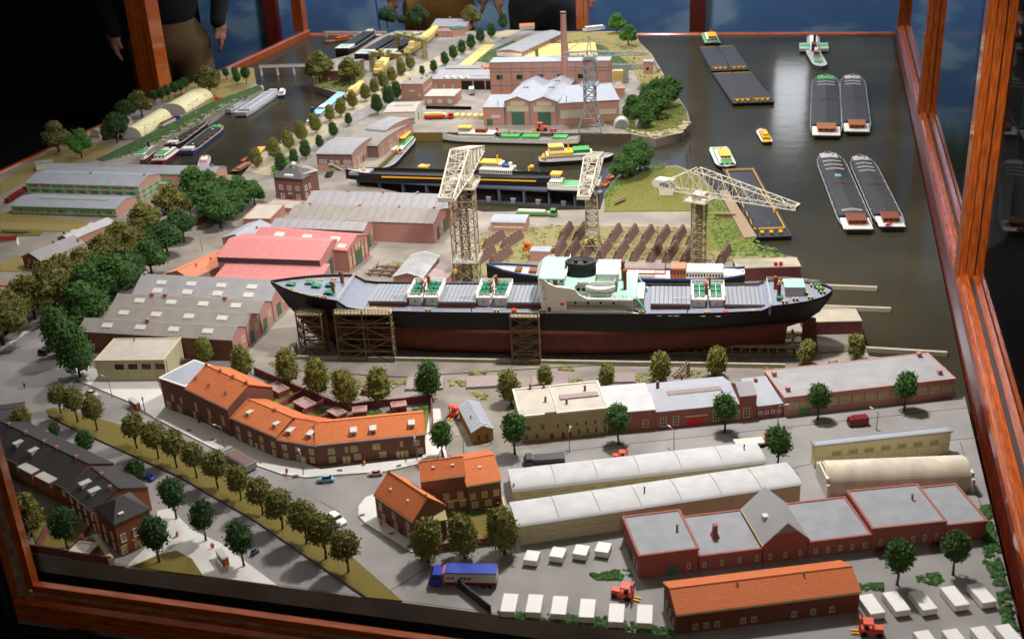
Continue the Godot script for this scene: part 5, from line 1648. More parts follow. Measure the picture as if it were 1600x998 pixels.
	s = mb(); box(s,Vector3(112,174.5,-38),Vector3(152,190,34)); put(s,"aft_house","white",t)
	s = mb(); box(s,Vector3(110,190,-40),Vector3(154,192,36)); tube(s,Vector3(118,195,10),Vector3(140,198,-6),2.2,2.2,8); put(s,"aft_house_top","white",t)
	for c in [Vector3(158,151,-24),Vector3(164,151,22)]:
		s = mb(); tube(s,c,c + Vector3(0,40,0),3.4,3.4,10); blob(s,c + Vector3(0,43,2),Vector3(5,4.5,5),8); put(s,"ventilator","brown_paint",t)
	for e in [-1,1]:
		s = mb()
		var rg := []
		for k in 9:
			var u := k/8.0
			var w := sin(PI*clampf(u,0.03,0.97))
			var c := Vector3(lerpf(92,148,u),166 + 3.0*pow(absf(u - 0.5)*2,2),e*57)
			rg.append([c + Vector3(0,5,-6*w),c + Vector3(0,-1,-5.5*w),c + Vector3(0,-6*pow(w,0.4),0),c + Vector3(0,-1,5.5*w),c + Vector3(0,5,6*w),c + Vector3(0,7,0)])
		loft(s,rg,true,true)
		put(s,"lifeboat","white",t)
		for x in [98.0,142.0]:
			s = mb(); bar(s,Vector3(x,151,e*62),Vector3(x,162,e*28),3); bar(s,Vector3(x,162,e*52),Vector3(x,180,e*54),2.2); put(s,"davit","white",t)
	s = mb()
	rail(s,[Vector3(76,174.5,52),Vector3(146,174.5,52),Vector3(146,174.5,-52)],9,0.7)
	rail(s,[Vector3(56,146,67),Vector3(56,132,67)],1,0.5,false)
	rail(s,[Vector3(60,124,67.5),Vector3(166,124,67.5)],7,0.6)
	rail(s,[Vector3(96,151,66),Vector3(184,151,66),Vector3(184,151,-66)],8,0.6)
	rail(s,[Vector3(54,189.5,56),Vector3(54,189.5,-56)],8,0.6)
	put(s,"railing","white",t)
	s = mb(); box(s,Vector3(76,175,52.6),Vector3(146,181,53.2)); put(s,"canvas_dodger","white",t)
	s = mb(); box(s,Vector3(58,124.5,67.2),Vector3(168,129,67.8)); put(s,"canvas_dodger","white_worn",t)
	for k in 4:
		s = mb(); tube(s,Vector3(72 + k*24,138,59.8),Vector3(72 + k*24,138,60.8),2.6,2.6,12); put(s,"porthole","glass_dark",t)
	s = mb(); box(s,Vector3(30,174.5,52),Vector3(38,185,52.8)); put(s,"door","brown_paint",t)
	for x in [20.0,46.0]:
		s = mb(); tube(s,Vector3(x,182,51.8),Vector3(x,182,52.9),2.6,2.6,12); put(s,"porthole","glass_dark",t)
	for k in 7:
		s = mb(); box(s,Vector3(74 + k*10,160,50),Vector3(81 + k*10,167,50.7)); put(s,"window","glass",t)
	s = mb(); box(s,Vector3(44,138,69),Vector3(52,142,71)); put(s,"sidelight","red_paint",t)
	s = mb(); box(s,Vector3(20,122,66.5),Vector3(26,132,69.5)); put(s,"door","dark_grey",t)
	# stairs at the after end
	s = mb()
	for k in 9:
		box(s,Vector3(184 + k*2.2,148 - k*3.6,44),Vector3(187 + k*2.2,149 - k*3.6,58))
		box(s,Vector3(184 + k*2.2,148 - k*3.6,-58),Vector3(187 + k*2.2,149 - k*3.6,-44))
	put(s,"stairs","teal",t)
	s = mb(); box(s,Vector3(186,116,-40),Vector3(200,140,40)); put(s,"after_house","light_metal",t)
	for x in [-228.0,-92.0,320.0]:
		s = mb(); for e in [-1,1]: bar(s,Vector3(x - 20,138,e*30),Vector3(x - 20 - 44*e,133,e*24),1.6)
		bar(s,Vector3(x,136,-30),Vector3(x,160,-30),1.8); bar(s,Vector3(x,136,30),Vector3(x,160,30),1.8); bar(s,Vector3(x,159,-30),Vector3(x,159,30),1.4); put(s,"derrick","light_metal",t)
	# propeller, rudder
	s = mb()
	for k in 4:
		var a := TAU*k/4 + 0.4
		var c := Vector3(482,36,0)
		var d := Vector3(0,cos(a),sin(a))
		var n := Vector3(0,-sin(a),cos(a))
		quad(s,c + d*3,c + d*16 + n*7 + Vector3(3,0,0),c + d*23 + Vector3(1,0,0),c + d*15 - n*6 - Vector3(3,0,0))
	tube(s,Vector3(466,36,0),Vector3(490,36,0),4,2,12)
	put(s,"propeller","gantry_olive",t)
	s = mb()
	ext(s,PackedVector2Array([Vector2(500,12),Vector2(500,84),Vector2(524,80),Vector2(530,12)]),-2.5,2.5)
	bar(s,Vector3(466,11,0),Vector3(526,11,0),4)
	put(s,"rudder","hull_red",t)
	# keel blocks
	var kb := thing("keel_blocks","row of timber keel blocks carrying the cargo ship","blocks",Vector3(-512,0,-2018),0.1195)
	for k in 30:
		s = mb(); cbox(s,Vector3(-440 + k*31,6.5,0),Vector3(10,8,34)); put(s,"block","plank",kb)
	# slipway: low walls, launchway with its posts, rails into the water
	var sl := thing("slipway_wall","low concrete wall along the near side of the slipway","wall",Vector3(-512,0,-2018),0.1195)
	s = mb(); box(s,Vector3(-490,1,80),Vector3(470,9,86)); put(s,"wall","concrete",sl)
	s = mb(); box(s,Vector3(-510,1,50),Vector3(-498,22,86)); put(s,"end_wall","concrete",sl)
	sl = thing("slipway_wall","low concrete wall along the far side of the slipway","wall",Vector3(-512,0,-2018),0.1195)
	s = mb(); box(s,Vector3(-500,1,-106),Vector3(430,10,-98)); put(s,"wall","concrete",sl)
	for e in [-1,1]:
		var lw := thing("launchway","%s launchway beam on short posts beside the ship's keel" % ("near" if e > 0 else "far"),"launchway",Vector3(-512,0,-2018),0.1195)
		s = mb(); box(s,Vector3(-380,17,e*28 - 5),Vector3(520,23,e*28 + 5)); put(s,"beam","plank",lw)
		s = mb(); box(s,Vector3(-380,2,e*28 - 6),Vector3(520,4.5,e*28 + 6)); put(s,"sole_plate","plank",lw)
		for k in 52:
			s = mb(); cbox(s,Vector3(-376 + k*17.4,11,e*28),Vector3(3.5,13,6)); put(s,"post","plank",lw)
	for a in [[Vector3(43,-24,-2461),Vector3(146,-24,-2464),"farthest of three"],[Vector3(30,-24,-2344),Vector3(171,-24,-2351),"second of three"],[Vector3(106,-24,-2148),Vector3(269,-24,-2150),"nearest the camera"]]:
		var v: Vector3 = a[1] - a[0]
		var r := thing("slip_rail","pale timber slip rail running into the water, %s" % a[2],"rail",a[0],atan2(-v.z,v.x))
		s = mb(); box(s,Vector3(-40,-6,-4),Vector3(v.length(),5,4)); put(s,"timber","concrete",r)
	# quay blocks beside the slip
	var q := house("quay_block","red-walled quay block with grass patch behind the ship's stern",[Vector3(-3,0,-2141),0.206,111,59,30],{"kind": "flat","wall": "red_quay","trim": "concrete","roof": "concrete","parapet": 4.0,"ph": 0.8,"oh": 0.2,"cat": "quay"})
	q = house("quay_block","red-walled quay block with two red drums beyond the ship's stern",[Vector3(-160,0,-2405),0.215,143,54,32],{"kind": "flat","wall": "red_quay","trim": "concrete","roof": "concrete","parapet": 4.0,"ph": 0.8,"oh": 0.2,"cat": "quay"})
	for x in [0.62,0.7]:
		s = mb(); tube(s,Vector3(dims[q][0]*x,dims[q][2],-10),Vector3(dims[q][0]*x,dims[q][2] + 8,-10),4,4,12); put(s,"bollard","red_paint",q)
	# staging towers
	staging("small lattice staging tower under the bow",Vector3(-985,0,-1889),0.12,50,34,92,4)
	staging("wide lattice staging tower left of midships with plank walkway",Vector3(-898,0,-1880),0.12,112,26,104,4)
	staging("narrow lattice staging tower beside the white superstructure",Vector3(-551,0,-1921),0.1,54,11,102,4)

func staging(label: String,at: Vector3,yaw: float,w: float,d: float,h: float,n: int):
	var t := thing("staging_tower",label,"staging",at,yaw)
	var bays := maxi(1,int(w/45))
	for x in bays + 1:
		for z in 2:
			var s := mb()
			bar(s,Vector3(w*x/bays,1,-d*z),Vector3(w*x/bays,h + (8 if z == 0 else 4),-d*z),2.6)
			put(s,"upright","scaffold",t)
	for k in n + 1:
		var y := h*k/n if k > 0 else 3.0
		var s := mb()
		for z in 2: bar(s,Vector3(0,y,-d*z),Vector3(w,y,-d*z),2.2)
		for x in bays + 1: bar(s,Vector3(w*x/bays,y,0),Vector3(w*x/bays,y,-d),2.0)
		put(s,"ledger","scaffold",t)
	for z in 2:
		var s := mb()
		if bays > 1:
			for k in 2:
				bar(s,Vector3(0,h*k*0.5,-d*z),Vector3(w,h*(k + 1)*0.5,-d*z),1.8); bar(s,Vector3(w,h*k*0.5,-d*z),Vector3(0,h*(k + 1)*0.5,-d*z),1.8)
		else:
			for k in n:
				bar(s,Vector3(0,h*k/n,-d*z),Vector3(w,h*(k + 1)/n,-d*z),1.8); bar(s,Vector3(w,h*k/n,-d*z),Vector3(0,h*(k + 1)/n,-d*z),1.8)
		put(s,"cross_brace","scaffold",t)
	for x in 2:
		var s := mb()
		for k in n:
			bar(s,Vector3(w*x,h*k/n,0),Vector3(w*x,h*(k + 1)/n,-d),1.6); bar(s,Vector3(w*x,h*k/n,-d),Vector3(w*x,h*(k + 1)/n,0),1.6)
		put(s,"end_brace","scaffold",t)
	for k in [n,n - 1] if w > 60 else [n]:
		var s := mb(); box(s,Vector3(-2,h*k/n + 1,-d - 2),Vector3(w + 2,h*k/n + 3,2 if k == n else -d*0.5)); put(s,"plank_walkway","crane_tan",t)
	var s2 := mb(); rail(s2,[Vector3(0,h + 3,1),Vector3(w,h + 3,1)],9,0.8); put(s2,"railing","scaffold",t)


func strip_wins(h: Node3D,f: String,n: int,u0: float,u1: float,y: float,w: float,hh: float,frame := "mint",glass := "glass"):
	wins(h,f,n,u0,u1,y,w,hh,6,2,frame,glass)

func zone_left():
	var h: Node3D
	var s: SurfaceTool
	# green-windowed factory: three parallel ranges
	h = house("green_windowed_factory","low brick range with bands of mint green windows and green door, nearest",[Vector3(-2212,0,-2626),0.033,330,114,25],{"rise": 10.0,"wall": "brick_rose","roof": "blue_grey_roof","oh": 1.5,"gutter": "mint"})
	strip_wins(h,"f",4,0.1,0.47,9,18,10); strip_wins(h,"f",4,0.66,0.94,9,16,10); door(h,"f",0.56,18,17,"mint")
	band(h,"f",0,1,6,9,"mint","sill_band",1.4); band(h,"f",0,1,18.6,21,"mint","lintel_band",1.4)
	for k in 10: band(h,"f",k/9.3,k/9.3 + 0.012,8,20,"mint","pier",1.3)
	lantern_roof(h,dims[h][0]*0.2,dims[h][0]*0.85,-dims[h][1]*0.42,gable_y(h,0.42),12,4,"blue_grey_roof")
	h = house("green_windowed_factory","tall brick range with two storeys of mint green windows, middle",[Vector3(-2250,0.0,-2754),0.015,370,123,51,14],{"rise": 14.0,"wall": "brick_rose","roof": "blue_grey_roof","oh": 1.5,"gutter": "mint"})
	strip_wins(h,"f",9,0.06,0.94,24,19,11); strip_wins(h,"f",8,0.06,0.83,9,19,11); strip_wins(h,"r",3,0.2,0.8,26,14,12); strip_wins(h,"r",3,0.2,0.8,9,14,12)
	for y in [6,20.5,35]:
		band(h,"f",0,1,y,y + 3,"mint","sill_band",1.4); band(h,"r",0,1,y,y + 3,"mint","sill_band",1.4)
	for k in 10: band(h,"f",k/9.3,k/9.3 + 0.016,0,dims[h][2],"mint","pier",1.3)
	for u in [0.5,0.98]: chimney(h,dims[h][0]*u - 4,gable_y(h,0.5),-dims[h][1]*0.5,5,"grey_metal",6)
	h = house("green_windowed_factory","long brick range with mint green windows along the canal, farthest",[Vector3(-2295,0.0,-2898),0.037,571,82,41,12],{"rise": 12.0,"wall": "brick_rose","roof": "blue_grey_roof","oh": 1.5,"gutter": "mint"})
	strip_wins(h,"f",5,0.66,0.95,14,17,9); strip_wins(h,"f",4,0.72,0.95,3,17,8); strip_wins(h,"r",2,0.3,0.7,12,16,12)
	lantern_roof(h,dims[h][0]*0.15,dims[h][0]*0.66,-dims[h][1]*0.5,gable_y(h,0.5) - 1,12,4,"blue_grey_roof"); chimney(h,dims[h][0]*0.96,gable_y(h,0.5),-dims[h][1]*0.5,7,"grey_metal",7)
	h = house("white_gate_house","small white house with grey roof at the far left corner of the factory",[Vector3(-2416,0,-3020),0.652,52,30,23],{"rise": 5.0,"wall": "white_wall","roof": "grey_roof"})
	wins(h,"f",3,0.2,0.8,3,5,6,2,2,"white","glass")
	h = house("yellow_stair","mint green outside staircase block between the factory ranges",[Vector3(-1901,0,-2864),0.105,36,50,24],{"kind": "shed","rise": -9.0,"wall": "brick_rose","roof": "mint","cat": "staircase"})
	# timber store and gabled house
	h = house("gabled_brick_house","dark brick gabled house with grey roof and yellow-framed windows",[Vector3(-1905,0,-2257),-0.261,66,135,29],{"cross": true,"rise": 14.0,"wall": "brick","roof": "grey_roof","oh": 2.0,"gutter": "cream"})
	wins(h,"f",3,0.22,0.8,3,5,9,2,2,"cream","glass_pale"); wins(h,"f",2,0.35,0.65,17,5,9,2,2,"cream","glass_pale")
	chimney(h,dims[h][0]*0.5,dims[h][2] + 12,-dims[h][1]*0.55,12,"brick_rose",5); chimney(h,dims[h][0]*0.9,dims[h][2] + 2,-dims[h][1]*0.95,12,"brick_rose",5)
	h = house("pale_roofed_shed","shed with pale roof and two roof lights behind the gabled brick house",[Vector3(-1905,0,-2402),-0.265,49,149,25],{"cross": true,"rise": 10.0,"wall": "brick_rose","roof": "light_roof","oh": 1.5})
	for v in [0.3,0.68]:
		s = mb(); box(s,Vector3(dims[h][0]*0.22 - 6,0,-8),Vector3(dims[h][0]*0.22 + 6,2,8)); put(s,"skylight","skylight_pane",h.get_node("roof"),Vector3(0,dims[h][2] + 5.5,-dims[h][1]*v))
	pipe(h,dims[h][0]*0.5,dims[h][2] + 9,-4,9,"dark_metal",2)
	h = house("rope_store","very long narrow building with glazed roof slope running along the big trees",[Vector3(-1852,0,-2255),-0.319,115,521,22],{"cross": true,"rise": 11.0,"wall": "brick","roof": "grey_roof_warm","oh": 1.5,"gutter": "cream"})
	var n := 44
	var w: float = dims[h][0]
	for k in n:
		s = mb()
		var z: float = -dims[h][1]*(k + 0.5)/n
		var g: float = dims[h][1]/n*0.62
		var a := Vector3(w*0.60,lerpf(dims[h][2] + 11,dims[h][2],0.2) + 2.1,z)
		var e := Vector3(w*0.93,lerpf(dims[h][2] + 11,dims[h][2],0.86) + 2.1,z)
		quad(s,a + Vector3(0,0,g/2),a - Vector3(0,0,g/2),e - Vector3(0,0,g/2),e + Vector3(0,0,g/2))
		put(s,"glazing_pane","glass_pale",h.get_node("roof"))
	wins(h,"f",1,0.35,0.35,7,5,5,1,1,"cream","glass_dark")
	h = house("red_roofed_cottage","low white cottage with dark red roof at the left edge",[Vector3(-2085,0,-2369),0.432,63,23,18],{"rise": 6.0,"wall": "white_wall","roof": "dark_red_paint","oh": 1.5})
	h = house("white_roofed_house","house with pale blue-white roof beside the olive trees at the left edge",[Vector3(-1805,0,-2015),0.630,47,55,19],{"rise": 8.0,"wall": "brick","roof": "light_roof","oh": 1.5})
	h = house("white_roofed_shed","small shed with white roof half hidden by the big trees",[Vector3(-1735,0,-2171),0.610,35,44,20],{"kind": "shed","rise": 3.0,"wall": "white_wall","roof": "light_roof"})
	h = house("brick_row","brick house at the left edge behind the big olive trees",[Vector3(-1693,0,-1860),1.509,102,11,52],{"rise": 9.0,"wall": "brick_orange","roof": "salmon_roof"})
	var t := thing("timber_stack","long stack of brown timber on the dry field at the left edge","timber stack",Vector3(-2107,0,-2484))
	for k in 4:
		s = mb(); box(s,Vector3(-40 + k*3,1 + 2.6*(k % 2),-8 + k*4),Vector3(52 - k*5,3.4 + 2.6*(k % 2),-4.6 + k*4)); put(s,"beam","brick",t)
	t = thing("timber_stack","flat stack of reddish timber below the gabled brick house","timber stack",Vector3(-1870,0,-2144))
	for k in 3:
		s = mb(); box(s,Vector3(-34,1,-6 + k*5),Vector3(30,4,-2 + k*5)); put(s,"beam","brick_pink",t)
	# round-roofed hangars beyond the canal
	for a in [[[Vector3(-2348,0,-3416),0.122,67,261,4],"nearer pale yellow round-roofed hangar beside the canal"],[[Vector3(-2396,0,-3751),0.086,98,250,4],"farther pale yellow round-roofed hangar near the left rail"]]:
		var b: Array = a[0]
		h = house("round_roofed_hangar",a[1],b,{"kind": "arch","cross": true,"rise": 34.0,"wall": "white_worn","roof": "pale_yellow_roof","oh": 0.6})
		for v in [0.2,0.5,0.8]:
			s = mb(); box(s,Vector3(dims[h][0] - 8,dims[h][2] + 19,-dims[h][1]*v - 4),Vector3(dims[h][0] - 2,dims[h][2] + 22,-dims[h][1]*v + 4)); put(s,"vent","pale_yellow",h.get_node("roof"))
	h = house("mauve_roofed_hut","hut with mauve-grey roof behind the nearer hangar",[Vector3(-2443,0,-3548),0.908,48,110,24],{"rise": 7.0,"wall": "white_wall","roof": "mauve_roof"})
	h = house("mauve_roofed_hut","small hut with mauve-grey roof left of the nearer hangar",[Vector3(-2446,0,-3420),1.246,64,46,21],{"rise": 5.0,"wall": "white_wall","roof": "mauve_roof"})
	# footbridge at the canal head
	t = thing("footbridge","white footbridge on three legs crossing the far end of the canal","bridge",Vector3(-2367,-28,-4529))
	var v: Vector3 = Vector3(-2134,-28,-4562) - Vector3(-2367,-28,-4529)
	t.rotation.y = atan2(-v.z,v.x)
	s = mb(); box(s,Vector3(-4,34,-6),Vector3(v.length(),38,6)); put(s,"deck","white_worn",t)
	s = mb(); rail(s,[Vector3(-4,38,6),Vector3(v.length(),38,6)],7,0.8); rail(s,[Vector3(-4,38,-6),Vector3(v.length(),38,-6)],7,0.8); put(s,"railing","white_worn",t)
	for k in 4:
		s = mb(); box(s,Vector3(k*v.length()/3.2,-3,-6),Vector3(k*v.length()/3.2 + 5,34,6)); put(s,"leg","white",t)


func zone_middle():
	var h: Node3D
	var s: SurfaceTool
	h = house("office_house","three-storey red brick office with hipped slate roof and small white cupola",[Vector3(-1494,0,-2848),-0.136,94,250,65],{"kind": "hip","d": 74.0,"rise": 24.0,"inset": 32.0,"wall": "brick","roof": "dark_roof","oh": 3.0})
	wins(h,"f",3,0.22,0.8,30,12,12,3,2,"white","glass"); wins(h,"f",2,0.24,0.8,4,12,13,3,2,"white","glass"); door(h,"f",0.52,11,13,"brown_paint"); wins(h,"f",1,0.52,0.52,17.5,12,5,3,1,"white","glass")
	wins(h,"r",2,0.2,0.5,28,12,14,3,2,"white","glass"); wins(h,"r",3,0.2,0.85,6,11,13,3,2,"white","glass"); wins(h,"r",1,0.85,0.85,28,12,14,3,2,"white","glass")
	chimney(h,dims[h][0]*0.8,dims[h][2] + 4,-dims[h][1]*0.3,10,"brick_rose",6)
	s = mb(); lathe(s,Vector3(dims[h][0]*0.5,dims[h][2] + 18,-dims[h][1]*0.5),[[9,0],[9,10],[11,11],[6,16],[0.1,20]],8); put(s,"cupola","white_worn",h.get_node("roof"))
	s = mb(); box(s,Vector3(dims[h][0]*0.36,dims[h][2],-16),Vector3(dims[h][0]*0.66,dims[h][2] + 8,-2)); put(s,"dormer","white",h.get_node("roof"))
	h = house("office_wing","red brick wing with stepped parapet on the right of the office",[Vector3(-1407,0,-2858),0.949,47,167,72],{"d": 60.0,"kind": "flat","wall": "brick","trim": "white_worn","roof": "mauve_roof"})
	wins(h,"r",2,0.25,0.7,8,11,14,3,2,"white","glass"); wins(h,"r",2,0.25,0.7,28,11,14,3,2,"white","glass")
	# three workshops along the basin quay
	h = house("canteen_building","two-storey brick workshop with curved grey roof and white outside stair",[Vector3(-1487,0,-3129),0.037,115,179,49],{"kind": "arch","rise": 8.0,"wall": "brick_rose","roof": "grey_roof","oh": 2.0})
	wins(h,"f",2,0.17,0.86,22,24,10,5,2,"white","glass"); wins(h,"f",2,0.42,0.58,22,11,9,3,2,"white","glass"); wins(h,"f",2,0.42,0.78,5,18,10,5,2,"white","glass")
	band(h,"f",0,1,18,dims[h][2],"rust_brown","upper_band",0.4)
	wins(h,"r",4,0.12,0.62,22,14,10,3,2,"white","glass"); wins(h,"r",2,0.1,0.3,4,14,11,3,2,"white","glass"); door(h,"r",0.52,9,20,"green_door")
	s = mb()
	for k in 9: box(s,Vector3(dims[h][0]*0.42 + k*4,18 - k*2.2,1),Vector3(dims[h][0]*0.42 + k*4 + 4.4,20 - k*2.2,7))
	box(s,Vector3(dims[h][0]*0.32,18,1),Vector3(dims[h][0]*0.42,20,8)); put(s,"outside_stair","white_worn",h)
	h = house("quay_workshop","brick workshop with double-curved grey roof beside the basin quay",[Vector3(-1468,0,-3284),-0.081,127,238,36],{"kind": "arch","rise": 12.0,"wall": "brick_rose","roof": "grey_roof_warm","oh": 1.0})
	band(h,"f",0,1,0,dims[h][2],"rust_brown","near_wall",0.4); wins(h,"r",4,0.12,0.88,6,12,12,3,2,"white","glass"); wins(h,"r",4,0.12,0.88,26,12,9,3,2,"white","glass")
	h = house("quay_workshop","farther curved-roofed brick workshop with blank brown end wall",[Vector3(-1433,0,-3413),-0.215,77,161,50],{"kind": "arch","rise": 10.0,"wall": "brick_rose","roof": "grey_roof","oh": 1.0})
	wins(h,"r",3,0.12,0.88,8,12,16,3,2,"white","glass")
	h = house("boiler_house","cream building with raised roof lantern beside the blue lorry",[Vector3(-1471,0,-3679),0.148,109,137,39],{"rise": 8.0,"wall": "white_wall","roof": "tan_roof","oh": 2.0})
	wins(h,"f",10,0.08,0.92,10,8,9,2,1,"white","glass"); lantern_roof(h,dims[h][0]*0.25,dims[h][0]*0.85,-dims[h][1]*0.5,gable_y(h,0.5) - 2,26,8,"tan_roof"); door(h,"r",0.4,9,22,"green_door")
	# the floating dock
	var t := thing("floating_dock","long blue-grey dock with open compartments under the black barge","dock",Vector3(-564,-28,-2934),0)
	var v: Vector3 = Vector3(-1297,-28,-2978) - Vector3(-564,-28,-2934)
	t.rotation.y = atan2(v.z,-v.x)
	var L := v.length()
	s = mb(); box(s,Vector3(-L,-4,-92),Vector3(0,4,0)); put(s,"pontoon","dark_grey",t)
	s = mb(); box(s,Vector3(-L,44,-18),Vector3(0,50,2)); put(s,"top_gallery","steel_blue",t)
	s = mb(); box(s,Vector3(-L,4,-20),Vector3(0,44,-17)); put(s,"inner_wall","tar_black",t)
	for k in 11:
		s = mb(); box(s,Vector3(-L*k/10.0 - (6 if k < 10 else 0),4,-16),Vector3(-L*k/10.0 + (0 if k > 0 else 0) + (6 if k == 10 else 0),44,0)); put(s,"bulkhead","steel_blue",t)
	for k in 9:
		s = mb(); cbox(s,Vector3(-L*(k + 0.5)/10.0,8,-8),Vector3(12,8,9)); tube(s,Vector3(-L*(k + 0.5)/10.0 - 7,14,-8),Vector3(-L*(k + 0.5)/10.0 + 7,14,-8),4,4,10); put(s,"pump","grey_metal",t)
	# lawn things
	t = thing("crane_footing","white concrete crane footing standing on the lawn","footing",Vector3(-394,0,-3001))
	s = mb(); cbox(s,Vector3(0,10,0),Vector3(38,20,26)); put(s,"base","white_wall",t)
	s = mb(); cbox(s,Vector3(0,26,0),Vector3(18,26,16)); cbox(s,Vector3(0,40,0),Vector3(13,10,12)); put(s,"column","white_wall",t)
	t = thing("bench_stack","dark timber trestle lying on the lawn","trestle",Vector3(-509,0,-2912),1.1)
	for k in 3:
		s = mb(); box(s,Vector3(-24,2 + k*4,-3 + (k % 2)*3),Vector3(24,5 + k*4,0 + (k % 2)*3)); put(s,"beam","plank",t)
	t = thing("bench_stack","grey timber trestle at the jetty beside the moored barge","trestle",Vector3(-221,0,-2830),0.0)
	for k in 3:
		s = mb(); box(s,Vector3(-26,2 + k*4,-6 + k*2),Vector3(26,5 + k*4,0 + k*2)); put(s,"beam","plank",t)
	# jetty beside the barge
	t = thing("jetty","long timber jetty between the grass bank and the moored barge","jetty",Vector3.ZERO)
	s = mb(); slab(s,[Vector2(-256,-3030),Vector2(-231,-3033),Vector2(-131,-2681),Vector2(-161,-2668)],2,8); put(s,"deck","plank",t)
	s = mb(); slab(s,[Vector2(-160,-2685),Vector2(-134,-2697),Vector2(-137,-2706),Vector2(-164,-2693)],-30,2); put(s,"end_wall","quay_wall",t)
	for k in 8:
		var a: Vector3 = (Vector3(-231,-28,-3109)).lerp(Vector3(-134,-28,-2746),k/7.0)
		s = mb(); bar(s,a,a + Vector3(0,40,0),3.4); put(s,"fender_pile","dark_grey",t)


func zone_back():
	var h: Node3D
	var s: SurfaceTool
	# shed with two green doors before the power station
	h = house("twin_gabled_hall","salmon brick hall with twin grey gables and tall green doors on the far quay",[Vector3(-1038,0,-3692),0.025,183,336,80],{"kind": "multi2","cross": true,"rise": 17.0,"wall": "brick_rose","roof": "blue_grey_roof","oh": 2.0})
	for u in [0.25,0.75]:
		door(h,"f",u,44,44,"green_door"); wins(h,"f",1,u,u,48,74,17,12,2,"cream","glass_pale"); wins(h,"f",1,u,u,68,50,12,8,2,"cream","glass_pale")
	for u in [0.0,0.46,0.97]: band(h,"f",u,u + 0.04,0,dims[h][2],"grey_metal","pier")
	for p in [[0.25,0.4],[0.75,0.4],[0.75,0.7]]:
		s = mb(); cbox(s,Vector3(dims[h][0]*p[0],dims[h][2] + 18,-dims[h][1]*p[1]),Vector3(18,5,8)); put(s,"vent","grey_metal",h.get_node("roof"))
	h = house("quay_hall_wing","salmon brick wing with wide cream window on the right of the twin gables",[Vector3(-853,0,-3697),0.314,207,210,74],{"kind": "shed","rise": 10.0,"wall": "brick_rose","roof": "blue_grey_roof","oh": 2.0})
	wins(h,"f",1,0.24,0.24,24,84,27,12,3,"cream","glass_pale"); wins(h,"f",1,0.78,0.78,30,70,16,8,2,"cream","glass_pale"); pipe(h,30,dims[h][2] + 3,-10,20)
	h = house("quay_hall_wing","lower salmon brick wing with small windows on the left of the twin gables",[Vector3(-1111,0,-3678),0.071,72,146,62],{"kind": "shed","rise": 8.0,"wall": "brick_rose","roof": "blue_grey_roof","oh": 2.0})
	wins(h,"f",1,0.6,0.6,28,32,8,8,1,"white","glass_pale"); door(h,"f",0.3,20,22,"green_door"); pipe(h,dims[h][0]*0.7,dims[h][2] + 2,-14,14)
	# power station
	h = house("power_station","large salmon brick power station with grey bands and small dark windows",[Vector3(-1173,0,-3999),0.099,438,91,146],{"kind": "flat","wall": "brick_rose","trim": "grey_metal","roof": "blue_grey_roof","ph": 1.0})
	var H: float = dims[h][2]
	for y in [0.42,0.76,0.84]: band(h,"f",0,1,H*y,H*y + 2.5,"grey_metal","string_course",1.2)
	for k in 12: band(h,"f",k/11.2,k/11.2 + 0.005,0,H,"grey_metal","pier",1.5)
	wins(h,"f",5,0.08,0.76,H*0.58,24,16,2,1,"grey_metal","glass_dark"); wins(h,"f",3,0.27,0.45,H*0.24,26,15,2,1,"grey_metal","glass_dark"); wins(h,"f",4,0.52,0.78,H*0.28,14,13,2,1,"grey_metal","glass_dark")
	var t := thing("factory_chimney","tall round salmon brick chimney in front of the power station","chimney",Vector3(-901,0,-4033))
	var ch := 320
	s = mb(); lathe(s,Vector3.ZERO,[[14.5,0],[12,ch*0.5],[10,ch - 12],[11,ch - 10],[11,ch - 4],[9.6,ch]],24); lathe(s,Vector3(0,ch,0),[[9.6,0],[8,0],[8,-12]],24); put(s,"shaft","brick_rose",t)
	s = mb(); tube(s,Vector3(0,ch - 7,0),Vector3(0,ch - 1,0),11.4,11.2,24,false); put(s,"band","dark_metal",t)
	# coal gantry to the water
	t = thing("coal_gantry","grey lattice coal gantry with brick winch cabin reaching over the bank","gantry",Vector3(-784,0,-4303))
	var v: Vector3 = Vector3(-611,0,-4227) - Vector3(-769,0,-4220)
	t.rotation.y = atan2(-v.z,v.x)
	s = mb(); girder(s,Vector3(0,62,-30),Vector3(125,62,-30),Vector2(16,16),Vector2(16,16),10,1.8); put(s,"girder","crane_grey",t)
	s = mb(); mast(s,Vector3(56,-4,-30),62,8,8,5,2.2); put(s,"trestle","crane_grey",t)
	s = mb(); box(s,Vector3(125,36,-48),Vector3(158,82,-12)); put(s,"winch_cabin","brick_rose",t)
	s = mb(); box(s,Vector3(123,82,-50),Vector3(162,85,-10)); put(s,"cabin_roof","blue_grey_roof",t)
	s = mb(); box(s,Vector3(136,52,-12),Vector3(146,62,-11)); put(s,"window","glass_dark",t)
	for e in [-46,-14]:
		s = mb(); bar(s,Vector3(160,84,e),Vector3(178,44,e),2.4); bar(s,Vector3(160,36,e),Vector3(178,44,e),2.4); put(s,"bracket","grey_metal",t)
	s = mb(); tube(s,Vector3(176,40,-30),Vector3(190,56,-30),5,3,8); put(s,"grab","grey_metal",t)
	# yards of pale timber
	var bars := [[[Vector3(-1485,0,-4505),0.031,55,547,8],5],[[Vector3(-1267,0,-4659),0.272,103,369,13],7],[[Vector3(-1176,0,-4763),0.247,115,303,16],6],[[Vector3(-1043,0,-4766),0.232,122,317,16],6]]
